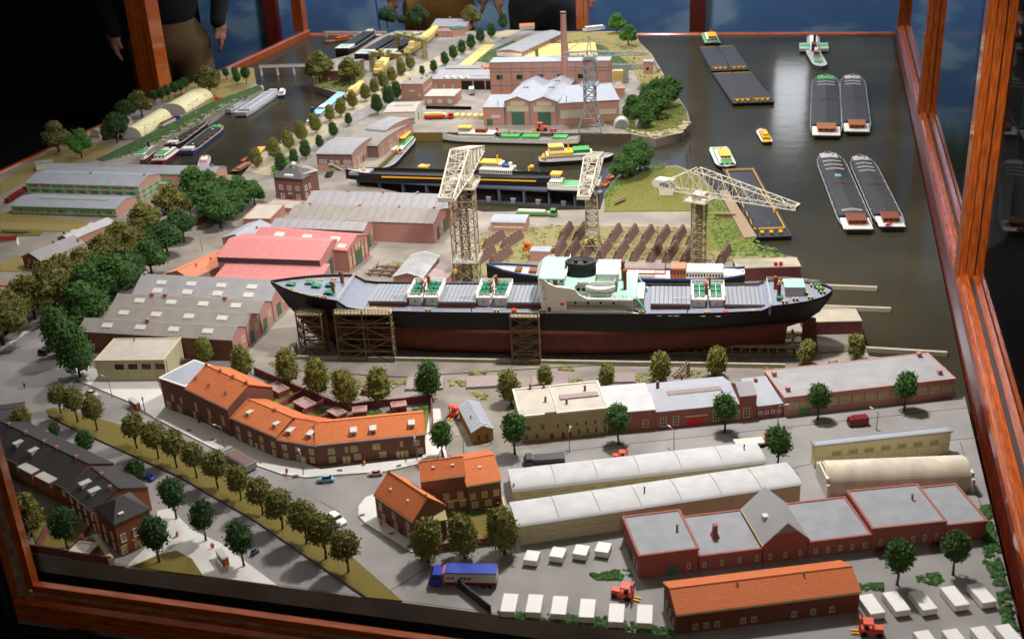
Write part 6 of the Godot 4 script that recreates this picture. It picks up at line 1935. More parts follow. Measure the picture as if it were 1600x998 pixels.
	for i in bars.size():
		var b: Array = bars[i][0]
		t = thing("timber_bed","bed of pale yellow timber laid out beyond the power station, %s from the left" % nth(i),"timber",b[0],b[1],"pale timber beds beyond the power station")
		var n := 14
		for k in n:
			s = mb(); box(s,Vector3(0,1,-b[3]*(k + 0.85)/n),Vector3(b[2],5,-b[3]*(k + 0.1)/n)); put(s,"timber","timber_yellow",t)
	t = thing("yellow_kiln","pale yellow rounded kiln casing between the power station and gantry","kiln",Vector3(-764,0,-4391))
	s = mb(); ext(s,PackedVector2Array([Vector2(-26,0),Vector2(-26,26),Vector2(-18,38),Vector2(18,38),Vector2(26,26),Vector2(26,0)]),-20,20); put(s,"casing","timber_yellow",t)
	s = mb(); box(s,Vector3(-44,0,-10),Vector3(-26,16,16)); put(s,"bunker","timber_yellow",t)
	s = mb(); cbox(s,Vector3(0,18,20.5),Vector3(9,7,1.4)); put(s,"hatch","yellow_paint",t)
	h = house("long_brick_store","long low store with grey roof and salmon brick side among the timber beds",[Vector3(-1377,0,-4812),-0.200,124,453,22],{"cross": true,"rise": 9.0,"wall": "brick_rose","roof": "grey_roof","oh": 1.5})
	band(h,"f",0.02,0.98,0,18,"white","white_end",0.8); wins(h,"r",12,0.06,0.94,10,7,6,2,1,"white","glass_dark")
	h = house("salmon_cottage","small cottage with salmon roof on the far edge near the chimney",[Vector3(-1428,0,-5421),0.221,71,67,15],{"rise": 8.0,"wall": "white_wall","roof": "salmon_roof"})
	h = house("salmon_shed","tiny shed with orange roof left of the power station",[Vector3(-1348,0,-4509),0.031,38,74,16],{"rise": 7.0,"wall": "brick_rose","roof": "salmon_roof"})
	# repair works left of the power station
	h = house("brick_villa","salmon brick house with flat-topped grey roof by the far dark trees",[Vector3(-1531,0,-4019),0.053,85,140,61],{"kind": "hip","rise": 9.0,"inset": 14.0,"wall": "brick_rose","roof": "grey_roof_warm","oh": 2.0})
	wins(h,"f",1,0.5,0.5,32,22,6,3,1,"white","glass_pale"); wins(h,"f",1,0.84,0.84,14,7,9,1,2,"white","glass_pale"); wins(h,"r",5,0.15,0.85,30,8,8,2,1,"white","glass_pale")
	for p in [[0.3,0.3],[0.8,0.4],[0.9,0.7]]: chimney(h,dims[h][0]*p[0],dims[h][2] + 4,-dims[h][1]*p[1],9,"brick_rose",6)
	h = house("brick_extension","low salmon brick extension with flat tan roof and white windows",[Vector3(-1414,0,-3947),0.057,112,111,33],{"kind": "flat","wall": "brick_rose","trim": "tan_roof","roof": "tan_roof","ph": 0.5})
	wins(h,"f",3,0.16,0.86,8,17,13,3,3,"white","glass_pale")
	h = house("open_front_garage","long grey-roofed repair hall with dark open bays and saw-tooth lights",[Vector3(-1464,0,-4188),0.046,316,136,40],{"kind": "shed","rise": 6.0,"wall": "brick_rose","roof": "grey_roof","oh": 2.0})
	wins(h,"f",3,0.04,0.26,4,14,19,2,1,"steel_blue","glass_pale")
	for k in 4: band(h,"f",0.37 + k*0.155,0.37 + k*0.155 + 0.135,1,dims[h][2] - 6,"tar_black","painted_dark_bay",0.3)  # flat black sheets paint the shade inside the open bays
	for k in 4:
		s = mb(); ext(s,PackedVector2Array([Vector2(-8,0),Vector2(0,6),Vector2(8,0)]),-26,0); put(s,"saw_tooth_light","white_worn",h.get_node("roof"),Vector3(dims[h][0]*(0.16 + 0.09*k),dims[h][2] + 3,-6))
	s = mb(); rail(s,[Vector3(dims[h][0]*0.45,dims[h][2] + 8,-16),Vector3(dims[h][0],dims[h][2] + 8,-16)],4,1.0); put(s,"roof_rail","white",h.get_node("roof"))
	t = thing("pipe_trestle","grey pipe trestle standing before the open repair bays","trestle",Vector3(-1194,0,-4117))
	for e in [-5,5]:
		s = mb(); bar(s,Vector3(e,0,0),Vector3(e,58,0),3.4); put(s,"post","grey_metal",t)
	s = mb(); girder(s,Vector3(-4,52,0),Vector3(52,52,0),Vector2(5,10),Vector2(5,10),3,1.6); put(s,"bridge","grey_metal",t)
	h = house("grey_roofed_store","long narrow grey-roofed store behind the open repair hall",[Vector3(-1497,0,-4457),0.033,147,49,24],{"rise": 6.0,"wall": "white_wall","roof": "grey_roof","oh": 1.5})
	t = thing("low_wall","black wall behind the pale yellow crates","wall",Vector3(-1391,0,-3891))
	s = mb(); box(s,Vector3(0,0,-2),Vector3(172,11,2)); put(s,"wall","case_black",t)
	# crates before the wall
	for i in 9:
		t = thing("pale_crate","pale yellow container in the row by the red lorry, %s from the left" % nth(i),"container",(Vector3(-1335,0,-3767)).lerp(Vector3(-1147,0,-3770),i/8.0),0.1,"pale yellow containers by the red lorry")
		s = mb(); ext(s,PackedVector2Array([Vector2(-8,0),Vector2(-8,8),Vector2(-6,10),Vector2(6,10),Vector2(8,8),Vector2(8,0)]),-34,0); put(s,"casing","timber_yellow",t)
	# far edge house, boathouse, pale ship blocks
	h = house("far_house","large salmon house with grey roof at the far edge of the model",[Vector3(-1863,0,-5377),-0.010,177,174,25],{"rise": 22.0,"wall": "brick_rose","roof": "grey_roof","oh": 2.0})
	chimney(h,dims[h][0]*0.4,gable_y(h,0.5),-dims[h][1]*0.5,12,"brick_rose",8); wins(h,"f",6,0.1,0.9,6,9,10,2,2,"white","glass_pale")
	h = house("small_pink_house","low pink house with green roof edge before the far grey-roofed house",[Vector3(-1788,0,-5247),-0.004,77,82,27],{"kind": "flat","wall": "brick_pink","trim": "brick_rose","roof": "mauve_roof"})
	wins(h,"f",3,0.2,0.8,5,8,8,2,1,"white","glass_dark")
	h = house("small_pink_house","pink house with green flat roof right of its neighbour at the far road",[Vector3(-1713,0,-5262),0.582,57,67,33],{"kind": "flat","wall": "brick_rose","trim": "green_door","roof": "green_door"})
	h = house("boathouse","red brick boathouse with grey roof and white-striped red door at the canal head",[Vector3(-1975,0,-4299),0.207,138,215,42],{"rise": 16.0,"wall": "brick","roof": "grey_roof_warm","oh": 2.0})
	door(h,"r",0.5,22,24,"red_paint"); wins(h,"f",3,0.2,0.8,8,8,10,2,2,"white","glass_dark")
	for e in [["pale_yellow_hull","large unfinished pale yellow ship hull on the far slip",640,82],["pale_yellow_hull","pale yellow ship section lying on the far quay road",0,0],["pale_yellow_hull","small pale yellow ship section nearest along the canal quay",1,0]]:
		var a: Vector3 = Vector3(-1788,0,-4806); var b: Vector3 = Vector3(-1823,0,-5344); var bw := 25.0; var hh := 34.0
		if e[2] == 0: a = Vector3(-1776,0,-4400); b = Vector3(-1829,0,-4671); bw = 22.0; hh = 34.0
		if e[2] == 1: a = Vector3(-1746,0,-4018); b = Vector3(-1769,0,-4218); bw = 17.0; hh = 24.0
		v = b - a
		t = thing(e[0],e[1],"ship hull",a,atan2(-v.z,v.x))
		var L: float = v.length()
		var st := []
		for k in 9:
			var u := k/8.0
			var w: float = bw*pow(sin(PI*clampf(0.12 + u*0.8,0.0,1.0)),0.5)
			st.append([u*L,w,w*0.9,w*0.6,3,hh*(0.86 + 0.3*pow(u,3))])
		hull(t,st,hh*0.4,"timber_yellow","timber_yellow","timber_yellow",2.0)
		s = mb(); cbox(s,Vector3(L*0.3,hh*1.1,0),Vector3(L*0.3,hh*0.5,bw*1.1)); put(s,"deckhouse","timber_yellow",t)
		s = mb(); cbox(s,Vector3(L*0.62,hh*0.95,0),Vector3(L*0.34,5,bw)); put(s,"hatch","timber_yellow",t)
	# gantry cranes over the far slip
	for g in [[Vector3(-1829,0,-4494),Vector3(-1690,0,-4450),70.0,"nearer olive lattice gantry crane over the far slip"],[Vector3(-1860,0,-4888),Vector3(-1686,0,-4754),74.0,"farther olive lattice gantry crane over the far slip"]]:
		v = g[1] - g[0]
		t = thing("gantry_crane",g[3],"gantry crane",g[0],atan2(-v.z,v.x))
		var L: float = v.length()
		for x in [0.0,L]:
			s = mb(); mast(s,Vector3(x,0,0),g[2],9,7,5,2.0); put(s,"leg","gantry_olive",t)
		s = mb(); girder(s,Vector3(-8,g[2] + 7,0),Vector3(L + 8,g[2] + 7,0),Vector2(22,14),Vector2(22,14),8,2.6); put(s,"bridge","gantry_olive",t)
		s = mb(); box(s,Vector3(-8,g[2] + 14,-12),Vector3(L + 8,g[2] + 17,12)); put(s,"top_plate","gantry_olive",t)
		for u in [0.36,0.66]:
			s = mb(); cbox(s,Vector3(L*u,g[2] + 21,0),Vector3(20,8,16)); blob(s,Vector3(L*u,g[2] + 25,0),Vector3(9,5,8),10); put(s,"trolley","gantry_olive",t)
	t = thing("far_jetty","pale jetty along the far rail behind the black barges","jetty",Vector3(-2436,-28,-5396))
	s = mb(); box(s,Vector3(0,20,-6),Vector3(330,26,6)); put(s,"deck","white_worn",t)
	s = mb(); rail(s,[Vector3(0,26,6),Vector3(330,26,6)],7,0.9); put(s,"railing","gantry_olive",t)
	for k in 5:
		s = mb(); box(s,Vector3(4 + k*75,-3,-5),Vector3(10 + k*75,20,5)); put(s,"leg","white",t)
	# pipe halves and heaps by the rounded tip
	for i in 2:
		t = thing("half_pipe","grey half-round shelter on the rounded tip, %s" % ["left one before the trees","right one behind the tree"][i],"shelter",[Vector3(-634,0,-3679),Vector3(-562,0,-3685)][i],0.2)
		s = mb()
		var p := PackedVector2Array()
		for k in 15: p.append(Vector2(-cos(PI*k/14)*27,sin(PI*k/14)*30))
		ext(s,p,-46,0); put(s,"shell","light_metal",t)
		s = mb(); ext(s,p,0,0.6,Transform3D(Basis.from_scale(Vector3(0.88,0.88,1)),Vector3(0,0,0.2))); put(s,"end_wall","grey_metal",t)
	for a in [[Vector3(-653,0,-4225),20.0,26.0,"grey gravel heap beside the coal gantry","gravel"],[Vector3(-749,0,-4304),15.0,12.0,"brown sand heap behind the far halls","sand"],[Vector3(-780,0,-4158),22.0,9.0,"dark scrap heap behind the far halls","dark_grey"]]:
		s = mb(); lathe(s,Vector3.ZERO,[[a[1],0],[a[1]*0.7,a[2]*0.35],[a[1]*0.3,a[2]*0.85],[0.1,a[2]]],14); tag(put(s,"heap",a[4],null,a[0]),a[3],"heap")
	h = house("tip_hut","small salmon brick hut behind the far hall wing",[Vector3(-730,0,-4120),0.351,33,50,26],{"kind": "flat","wall": "brick_rose","trim": "brick_rose","roof": "mauve_roof"})


# a vessel from its stern a to its bow b. o: beam, free (height of the hull), hull, rim, deck; bow: 0 blunt .. 1 sharp
# boxes [name, material, u0, u1, y0, y1, share of the beam], tubes [name, material, u, v, y0, y1, radius], masts [u, height]
func boat(called: String,label: String,a: Vector3,b: Vector3,o: Dictionary,cat := "boat",group := "") -> Node3D:
	var v := b - a
	var t := thing(called,label,cat,a,atan2(-v.z,v.x),group)
	var L := v.length()
	var w: float = o.beam/2.0
	var f: float = o.free
	var st := []
	var bow: float = o.get("bow",0.7)
	var sheer: float = o.get("sheer",0.15)
	for k in 15:
		var u := k/14.0
		var q := 1.0
		if u > 0.78: q = pow(maxf(0.0,1.0 - pow((u - 0.78)/0.22,2.0)),0.5 + bow*0.3) if bow > 0.05 else 1.0
		if u < 0.14: q = minf(q,lerpf(o.get("stern",0.75),1.0,sin(u/0.14*PI/2)))
		q = maxf(q,0.04)
		var y: float = f*(1.0 + sheer*(pow(maxf(0.0,u - 0.7)/0.3,2)*1.6 + pow(maxf(0.0,0.2 - u)/0.2,2)))
		st.append([u*L,w*q,w*q*0.98,w*q*0.7,-1.5,y])
	hull(t,st,f*0.3,o.hull,o.get("bottom",o.hull),o.get("deck","grey_metal"),o.get("sink",1.6))
	var s := mb()
	for e in [-1,1]:
		for k in 14: bar(s,Vector3(st[k][0],st[k][5],e*st[k][1]),Vector3(st[k + 1][0],st[k + 1][5],e*st[k + 1][1]),o.get("rim_w",1.2))
	put(s,"gunwale",o.get("rim",o.hull),t)
	for x in o.get("boxes",[]):
		s = mb()
		var x0: float = x[2]*L
		var x1: float = x[3]*L
		var z: float = w*x[6]
		var y1: float = f + x[5]
		var c: float = minf(1.2,(x1 - x0)*0.1)
		loft(s,[[Vector3(x0,f + x[4],-z),Vector3(x1,f + x[4],-z),Vector3(x1,f + x[4],z),Vector3(x0,f + x[4],z)],[Vector3(x0,y1 - c,-z),Vector3(x1,y1 - c,-z),Vector3(x1,y1 - c,z),Vector3(x0,y1 - c,z)],[Vector3(x0 + c,y1,-z + c),Vector3(x1 - c,y1,-z + c),Vector3(x1 - c,y1,z - c),Vector3(x0 + c,y1,z - c)]],false)
		var ob := put(s,x[0],x[1],t)
		if x.size() > 7:   # windows on both sides and ends
			s = mb()
			var n := maxi(2,int((x1 - x0)/6.0))
			var ya: float = lerpf(f + x[4],y1,0.42)
			var yb: float = lerpf(f + x[4],y1,0.78)
			for k in n:
				for e in [-1,1]: cbox(s,Vector3(lerpf(x0,x1,(k + 0.5)/n),(ya + yb)/2,e*z),Vector3((x1 - x0)/n*0.6,yb - ya,0.9))
			for k in 3:
				for e in [x0,x1]: cbox(s,Vector3(e,(ya + yb)/2,lerpf(-z,z,(k + 0.5)/3.0)),Vector3(0.9,yb - ya,z*0.45))
			put(s,"windows",x[7],ob).set_meta("kind","stuff")
	for x in o.get("tubes",[]):
		s = mb(); tube(s,Vector3(x[2]*L,f + x[4],x[3]*w),Vector3(x[2]*L,f + x[5],x[3]*w),x[6],x[6]*0.92,12); put(s,x[0],x[1],t)
	for x in o.get("masts",[]):
		s = mb(); bar(s,Vector3(x[0]*L,f,0),Vector3(x[0]*L,f + x[1],0),1.8); bar(s,Vector3(x[0]*L,f + x[1]*0.7,-x[1]*0.25),Vector3(x[0]*L,f + x[1]*0.7,x[1]*0.25),0.8); put(s,"mast",o.get("mast_m","brown_paint"),t)
	for x in o.get("blobs",[]):   # winches,buoys,coils: [name,material,u,v,y,radius]
		s = mb(); blob(s,Vector3(x[2]*L,f + x[4],x[3]*w),Vector3(x[5],x[5]*0.8,x[5]),8); put(s,x[0],x[1],t)
	if o.has("flag"):
		s = mb(); box(s,Vector3(2,f + 9,-0.2),Vector3(7,f + 11,0.2)); put(s,"flag","flag_red",t); s = mb(); box(s,Vector3(2,f + 7,-0.2),Vector3(7,f + 9,0.2)); put(s,"flag","white",t); s = mb(); box(s,Vector3(2,f + 5,-0.2),Vector3(7,f + 7,0.2)); put(s,"flag","flag_blue",t)
	return t

# long river barge: stern with wheelhouse at a
func barge(label: String,a: Vector3,b: Vector3,beam: float,loops: int,house: String,deck: String,extra := [],group := "") -> Node3D:
	var t := boat("river_barge",label,a,b,{"beam": beam,"free": 12.0,"hull": "black","rim": "light_metal","deck": "dark_grey","bow": 0.1,"stern": 0.7,"boxes": [["stern_deck","white",0.015,0.13,-1,2,0.86],["wheelhouse",house,0.05,0.115,2,15,0.52,"glass_dark"],["wheelhouse_roof",house,0.042,0.122,15,16.6,0.6],["fore_deck",deck,0.9,0.965,-1,3,0.6]] + extra,"masts": [[0.95,26.0]],"blobs": [["winch","brown_paint",0.94,0.3,4,3.0],["winch","white",0.955,-0.3,4,2.6]]},"barge",group)
	var L := a.distance_to(b)
	var w := beam/2
	var s := mb()
	ext(s,PackedVector2Array([Vector2(-w*0.86,10),Vector2(-w*0.86,15),Vector2(0,20),Vector2(w*0.86,15),Vector2(w*0.86,10)]),L*0.15,L*0.885,Transform3D(Basis(Vector3(0,0,-1),Vector3.UP,Vector3.RIGHT),Vector3.ZERO))
	var c := put(s,"hatch_cover","barge_cover",t)
	s = mb()
	for k in 15:
		var x := L*lerpf(0.2,0.85,k/14.0)
		for e in [-1,1]: bar(s,Vector3(x,15,e*w*0.86),Vector3(x,20,0),0.3)
	put(s,"seam","barge_cover",c).set_meta("kind","stuff")
	for k in loops:
		s = mb()
		var x0: float = L*(0.83 - k*0.055) if k < 3 else L*0.2
		for i in 20:
			var p := []
			for j in [i,i + 1]:
				var g: float = TAU*j/20
				var z: float = cos(g)*w*0.62
				p.append(Vector3(x0 + sin(g)*5.0,20.8 - absf(z)/(w*0.86)*5.0,z))
			bar(s,p[0],p[1],1.3)
		put(s,"rope_loop","white",t)
	s = mb(); bar(s,Vector3(L*0.52,21,-w*0.5),Vector3(L*0.52,21,w*0.7),1.4); put(s,"boat_hook","brown_paint",t)
	for e in [-1,1]:
		s = mb()
		for k in 9: cbox(s,Vector3(L*(0.12 + k*0.095),13,e*w*0.95),Vector3(2.2,2,1.6))
		put(s,"bollards","white",t).set_meta("kind","stuff")
	return t

func push_barge(label: String,a: Vector3,b: Vector3,beam: float,cargo: String,ends := 1) -> Node3D:
	var v := b - a
	var t := thing("push_barge",label,"barge",a,atan2(-v.z,v.x))
	var L := v.length()
	var w := beam/2
	var s := mb()
	ext(s,PackedVector2Array([Vector2(0,12),Vector2(3,2),Vector2(8,-1.5),Vector2(L - 4,-1.5),Vector2(L,4),Vector2(L,12)]),-w,w); put(s,"hull","black",t)
	s = mb()
	for e in [-1,1]: box(s,Vector3(0,12,e*w - (2 if e > 0 else 0)),Vector3(L,13.5,e*w + (0 if e > 0 else 2)))
	put(s,"side_deck","dark_grey",t)
	for e in [-1,1]:
		s = mb(); box(s,Vector3(L*0.09,13.6,e*w*0.84 - 0.8),Vector3(L*0.95,17,e*w*0.84 + 0.8)); put(s,"coaming","yellow_paint" if ends == 2 else "dark_grey",t)
	for x in [L*0.09,L*0.95]:
		s = mb(); box(s,Vector3(x - 0.8,13.6,-w*0.84),Vector3(x + 0.8,17.2,w*0.84)); put(s,"coaming","yellow_paint",t)
	s = mb()
	var rows := []
	for k in 11:
		var r := []
		for j in 7: r.append(Vector3(lerpf(L*0.095,L*0.945,k/10.0),(15.0 if ends < 2 else 9.0) + (rng.randf_range(-0.7,0.7) if cargo == "coal" else 0.0),lerpf(-w*0.82,w*0.82,j/6.0)))
		rows.append(r)
	loft(s,rows,true,false,false); put(s,"cargo" if cargo == "coal" else "hold_floor",cargo,t)
	for p in [[0.045,-0.5],[0.045,0.0],[0.045,0.5]]:
		s = mb(); var c := Vector3(L*p[0],15,w*p[1]); tube(s,c + Vector3(0,1,-4.5),c + Vector3(0,1,4.5),3.6,3.6,10); cbox(s,c,Vector3(8,3,6)); put(s,"winch","yellow_paint",t)
	s = mb(); bar(s,Vector3(L*0.12,13,0),Vector3(L*0.12,27,0),0.8); bar(s,Vector3(L*0.12,25,-4),Vector3(L*0.12,25,4),0.8); put(s,"mast","grey_metal",t)
	return t

func zone_water():
	var g := "river barges moored in pairs"
	barge("dark river barge with broad orange-brown wheelhouse, left one of the farther pair",Vector3(23,-28,-3684),Vector3(11,-28,-4576),102.0,2,"wheelhouse_wood","deck_green",[],g)
	barge("dark river barge with small brown wheelhouse, right one of the farther pair",Vector3(118,-28,-3737),Vector3(109,-28,-4580),92.0,2,"wheelhouse_wood","light_metal",[],g)
	barge("dark river barge with brown deck house and rope loops, left one of the nearer pair",Vector3(112,-28,-2818),Vector3(27,-28,-3511),84.0,4,"brown_paint","light_metal",[["locker","sky_paint",0.6,0.63,3,11,0.2]],g)
	var b := barge("dark river barge with red skiff on its stern, right one of the nearer pair",Vector3(194,-28,-2847),Vector3(120,-28,-3486),75.0,3,"brown_paint","light_metal",[],g)
	var s := mb()
	loft(s,[[Vector3(2,16,-18),Vector3(3,19,-20),Vector3(1,19,-16)],[Vector3(9,15,-10),Vector3(13,19,-13),Vector3(6,19,-7)],[Vector3(16,16,-1),Vector3(18,19,-2),Vector3(15,19,0)]],true); put(s,"skiff","red_paint",b)
	# push convoy of four coal barges
	push_barge("coal barge of the push convoy, near left",Vector3(-267,-28,-4107),Vector3(-388,-28,-4596),76.0,"coal")
	push_barge("coal barge of the push convoy, near right",Vector3(-198,-28,-4120),Vector3(-316,-28,-4610),76.0,"coal")
	push_barge("coal barge of the push convoy, far left beside the pusher tug",Vector3(-394,-28,-4631),Vector3(-499,-28,-5111),76.0,"coal")
	push_barge("coal barge of the push convoy, far right",Vector3(-322,-28,-4645),Vector3(-422,-28,-5126),76.0,"coal")
	var pusher := {"beam": 66.0,"free": 14.0,"hull": "black","rim": "white","deck": "deck_green","bow": 0.0,"boxes": [["deck_house","white",0.25,0.85,0,14,0.72,"glass_dark"],["wheelhouse","white",0.55,0.85,14,26,0.5,"glass_dark"],["wheelhouse_roof","yellow_paint",0.52,0.9,26,28.5,0.6]],"masts": [[0.5,44.0]],"mast_m": "yellow_paint","blobs": [["winch","yellow_paint",0.93,0,4,5.0]]}
	boat("pusher_tug","white pusher tug with yellow roof behind the push convoy",Vector3(-524,-28,-5419),Vector3(-479,-28,-5167),pusher,"tugboat")
	push_barge("open barge with yellow rim moored at the jetty under the crane jib",Vector3(-95,-28,-2747),Vector3(-226,-28,-3322),92.0,"hold_grey",2)
	boat("pusher_tug","white tug with green decks at the far end of the jetty barge",Vector3(-304,-28,-3532),Vector3(-256,-28,-3319),{"beam": 60.0,"free": 13.0,"hull": "black","rim": "white","deck": "white","bow": 0.2,"boxes": [["deck_house","white",0.3,0.95,0,12,0.74,"glass_dark"],["deck","deck_green",0.05,0.4,0.5,2,0.7],["wheelhouse","white",0.5,0.8,12,24,0.5,"glass_dark"],["wheelhouse_roof","yellow_paint",0.48,0.84,24,26.5,0.56],["fore_deck","deck_green",0.82,0.95,12,13,0.6]],"masts": [[0.3,30.0]]},"tugboat")
	boat("pilot_launch","small yellow launch with white bow alone on the open water",Vector3(-155,-28,-3610),Vector3(-188,-28,-3768),{"beam": 34.0,"free": 10.0,"hull": "black","rim": "white","deck": "white","bow": 0.8,"boxes": [["cabin","yellow_paint",0.15,0.7,0,10,0.7,"glass"],["cabin_top","yellow_paint",0.25,0.6,10,16,0.52,"glass"],["after_deck","yellow_paint",0.0,0.2,0,2,0.7]],"masts": [[0.66,26.0]]},"launch")
	boat("paddle_tug","white paddle steamer with green side decks by the far rail",Vector3(-53,-28,-5327),Vector3(-37,-28,-4918),{"beam": 52.0,"free": 15.0,"hull": "grey_metal","rim": "white","deck": "light_metal","bow": 0.8,"boxes": [["paddle_box","light_metal",0.42,0.72,-8,5,2.3],["side_deck","deck_green",0.48,0.62,5,7,2.2],["deck_house","white",0.1,0.85,0,13,0.6,"glass_dark"],["wheelhouse","brown_paint",0.6,0.75,13,24,0.4,"glass"]],"tubes": [["funnel","black",0.5,-0.1,12,46,6.0]],"masts": [[0.85,58.0]]},"steamer")
	boat("steam_tug","grey tug with black and blue funnel moored before the paddle steamer",Vector3(-52,-28,-5048),Vector3(-5,-28,-4701),{"beam": 56.0,"free": 14.0,"hull": "dark_grey","rim": "white","deck": "light_metal","bow": 0.4,"boxes": [["deck_house","white",0.12,0.5,0,12,0.5,"glass_dark"],["wheelhouse","brown_paint",0.38,0.5,12,22,0.4,"glass"],["tow_deck","deck_green",0.6,0.74,0,2,0.6]],"tubes": [["funnel","black",0.3,0.3,6,44,6.0],["funnel_band","blue_paint",0.3,0.3,30,36,6.4]],"blobs": [["coil","brown_paint",0.8,0,2,4.0],["coil","white",0.86,0.2,2,3.0]]},"tugboat")
	zone_basin(); zone_canal()

func zone_basin():
	# on and around the floating dock
	var y := 22.0
	var t := boat("dock_barge","long black open barge with yellow stripe lying in the floating dock",Vector3(-717,22,-2997),Vector3(-1334,22,-2989),{"beam": 64.0,"free": 24.0,"hull": "tar_black","rim": "tar_black","deck": "tar_black","bow": 0.5,"sheer": 0.05,"stern": 0.9,"sink": 8.0,"boxes": [["fore_deck","grey_metal",0.87,0.97,-8,0.5,0.7]],"blobs": [["winch","yellow_paint",0.91,0.1,3,6.0],["winch","yellow_paint",0.93,-0.3,3,4.0]]},"barge")
	var L := 0.0
	L = (Vector3(-717,22,-2997)).distance_to(Vector3(-1334,22,-2989))
	var s := mb(); box(s,Vector3(L*0.06,15,-33.4),Vector3(L*0.8,19,-32)); put(s,"yellow_stripe","yellow_paint",t)
	s = mb(); rail(s,[Vector3(L*0.88,24,-26),Vector3(L*0.98,27,-6)],5,0.7); put(s,"railing","white",t)
	boat("dock_tug","white tug with yellow wheelhouse and green deck in the floating dock",Vector3(-713,22,-2945),Vector3(-610,22,-2945),{"beam": 50.0,"free": 20.0,"hull": "white","bottom": "black","rim": "white","deck": "deck_green","bow": 0.6,"boxes": [["deck_house","white",0.05,0.4,0,10,0.7,"glass_dark"],["wheelhouse","white",0.1,0.34,10,26,0.5,"glass_dark"],["wheelhouse_roof","yellow_paint",0.07,0.37,26,30,0.58]],"masts": [[0.4,42.0]]},"tugboat")
	boat("dredger","white ship with big yellow wheelhouse and yellow crane behind the dock barge",Vector3(-939,8,-3048),Vector3(-735,8,-3039),{"beam": 60.0,"free": 24.0,"hull": "white","bottom": "black","rim": "yellow_paint","deck": "deck_green","bow": 0.5,"boxes": [["deck_house","white",0.02,0.5,0,20,0.8,"glass_dark"],["upper_house","white",0.06,0.34,20,34,0.6,"glass_dark"],["wheelhouse_roof","yellow_paint",0.02,0.3,34,37.5,0.66],["band","yellow_paint",0.0,0.5,0,4,0.86],["boat","navy",0.32,0.44,22,28,0.3]],"tubes": [["crane_post","yellow_paint",0.27,0.2,20,56,2.4],["funnel","white",0.45,0.0,18,34,6.0],["boom_post","yellow_paint",0.72,0,0,24,4.0]],"masts": [[0.5,52.0]],"blobs": [["winch","yellow_paint",0.62,0.2,6,7.0],["crane_head","yellow_paint",0.76,0,24,8.0],["hose","rust_brown",0.85,-0.2,5,7.0]]},"ship")
	boat("yellow_roofed_boat","small white boat with yellow roof half hidden by the huge crane",Vector3(-1137,6,-3054),Vector3(-1071,6,-3048),{"beam": 36.0,"free": 14.0,"hull": "white","rim": "white","deck": "deck_green","bow": 0.6,"boxes": [["wheelhouse","white",0.2,0.55,0,24,0.6,"brown_paint"],["wheelhouse_roof","yellow_paint",0.14,0.6,24,28,0.7]],"masts": [[0.5,40.0]]},"boat")
	boat("dredger","white ship with yellow band and green upper deck in the middle of the basin",Vector3(-837,-28,-3337),Vector3(-614,-28,-3406),{"beam": 62.0,"free": 16.0,"hull": "black","rim": "white","deck": "grey_metal","bow": 0.5,"boxes": [["deck_house","white",0.1,0.72,0,18,0.8,"glass_dark"],["yellow_band","yellow_paint",0.13,0.46,18,25,0.82],["upper_house","white",0.15,0.34,25,40,0.6,"glass_dark"],["wheelhouse_roof","yellow_paint",0.13,0.33,40,43.5,0.66],["upper_deck","deck_green",0.46,0.68,18,30,0.7,"glass_dark"]],"tubes": [["crane_post","yellow_paint",0.4,0,25,60,2.4]],"masts": [[0.85,30.0]],"blobs": [["winch","yellow_paint",0.06,0.2,8,8.0],["winch","yellow_paint",0.07,-0.3,12,6.0],["winch","dark_grey",0.84,0.2,4,5.0]]},"ship")
	boat("coaster","long white coaster with green hatch covers along the far quay",Vector3(-758,-28,-3575),Vector3(-1232,-28,-3576),{"beam": 60.0,"free": 20.0,"hull": "white","bottom": "black","rim": "white","deck": "grey_metal","bow": 0.8,"sheer": 0.3,"boxes": [["hatch","deck_green",0.08,0.18,0,7,0.6],["hatch","deck_green",0.28,0.4,0,8,0.7],["hatch","deck_green",0.42,0.56,0,8,0.7],["deck_house","white",0.6,0.86,0,14,0.7,"glass_dark"],["engine_casing","brown_paint",0.66,0.74,14,26,0.4],["wheelhouse","white",0.78,0.86,14,28,0.5,"glass_dark"],["wheelhouse_roof","yellow_paint",0.77,0.87,28,32,0.56]],"masts": [[0.2,30.0],[0.5,24.0]],"blobs": [["winch","black",0.59,0.2,6,6.0],["winch","black",0.57,-0.3,6,6.0],["drum","red_paint",0.55,-0.6,8,5.0],["winch","navy",0.46,0.3,10,4.0]]},"ship")
	boat("harbour_tug","white and purple tug with green deck and yellow roof at the left quay",Vector3(-1333,-28,-3536),Vector3(-1305,-28,-3191),{"beam": 56.0,"free": 16.0,"hull": "black","rim": "white","deck": "grey_metal","bow": 0.5,"boxes": [["deck_house","white",0.05,0.5,0,14,0.78,"glass_dark"],["upper_deck","deck_green",0.05,0.38,14,15.5,0.74],["wheelhouse","white",0.1,0.28,15,30,0.5,"glass_dark"],["wheelhouse_roof","yellow_paint",0.07,0.32,30,34,0.6]],"masts": [[0.34,40.0],[0.6,22.0]],"blobs": [["winch","brown_paint",0.62,0.1,4,6.0],["raft","orange_paint",0.5,-0.2,5,5.0],["windlass","black",0.85,0,3,5.0]]},"tugboat")
	for i in 2:
		boat("rowing_boat","orange-hulled rowing boat at the bank below the lawn tree, %s" % ["upper one","lower one"][i],[Vector3(-595,-28,-3203),Vector3(-598,-28,-3135)][i],[Vector3(-578,-28,-3249),Vector3(-588,-28,-3167)][i],{"beam": 16.0,"free": 6.0,"hull": "orange_paint","rim": "orange_paint","deck": "brown_paint","sink": 3.0,"bow": 0.8},"rowing boat","orange rowing boats")
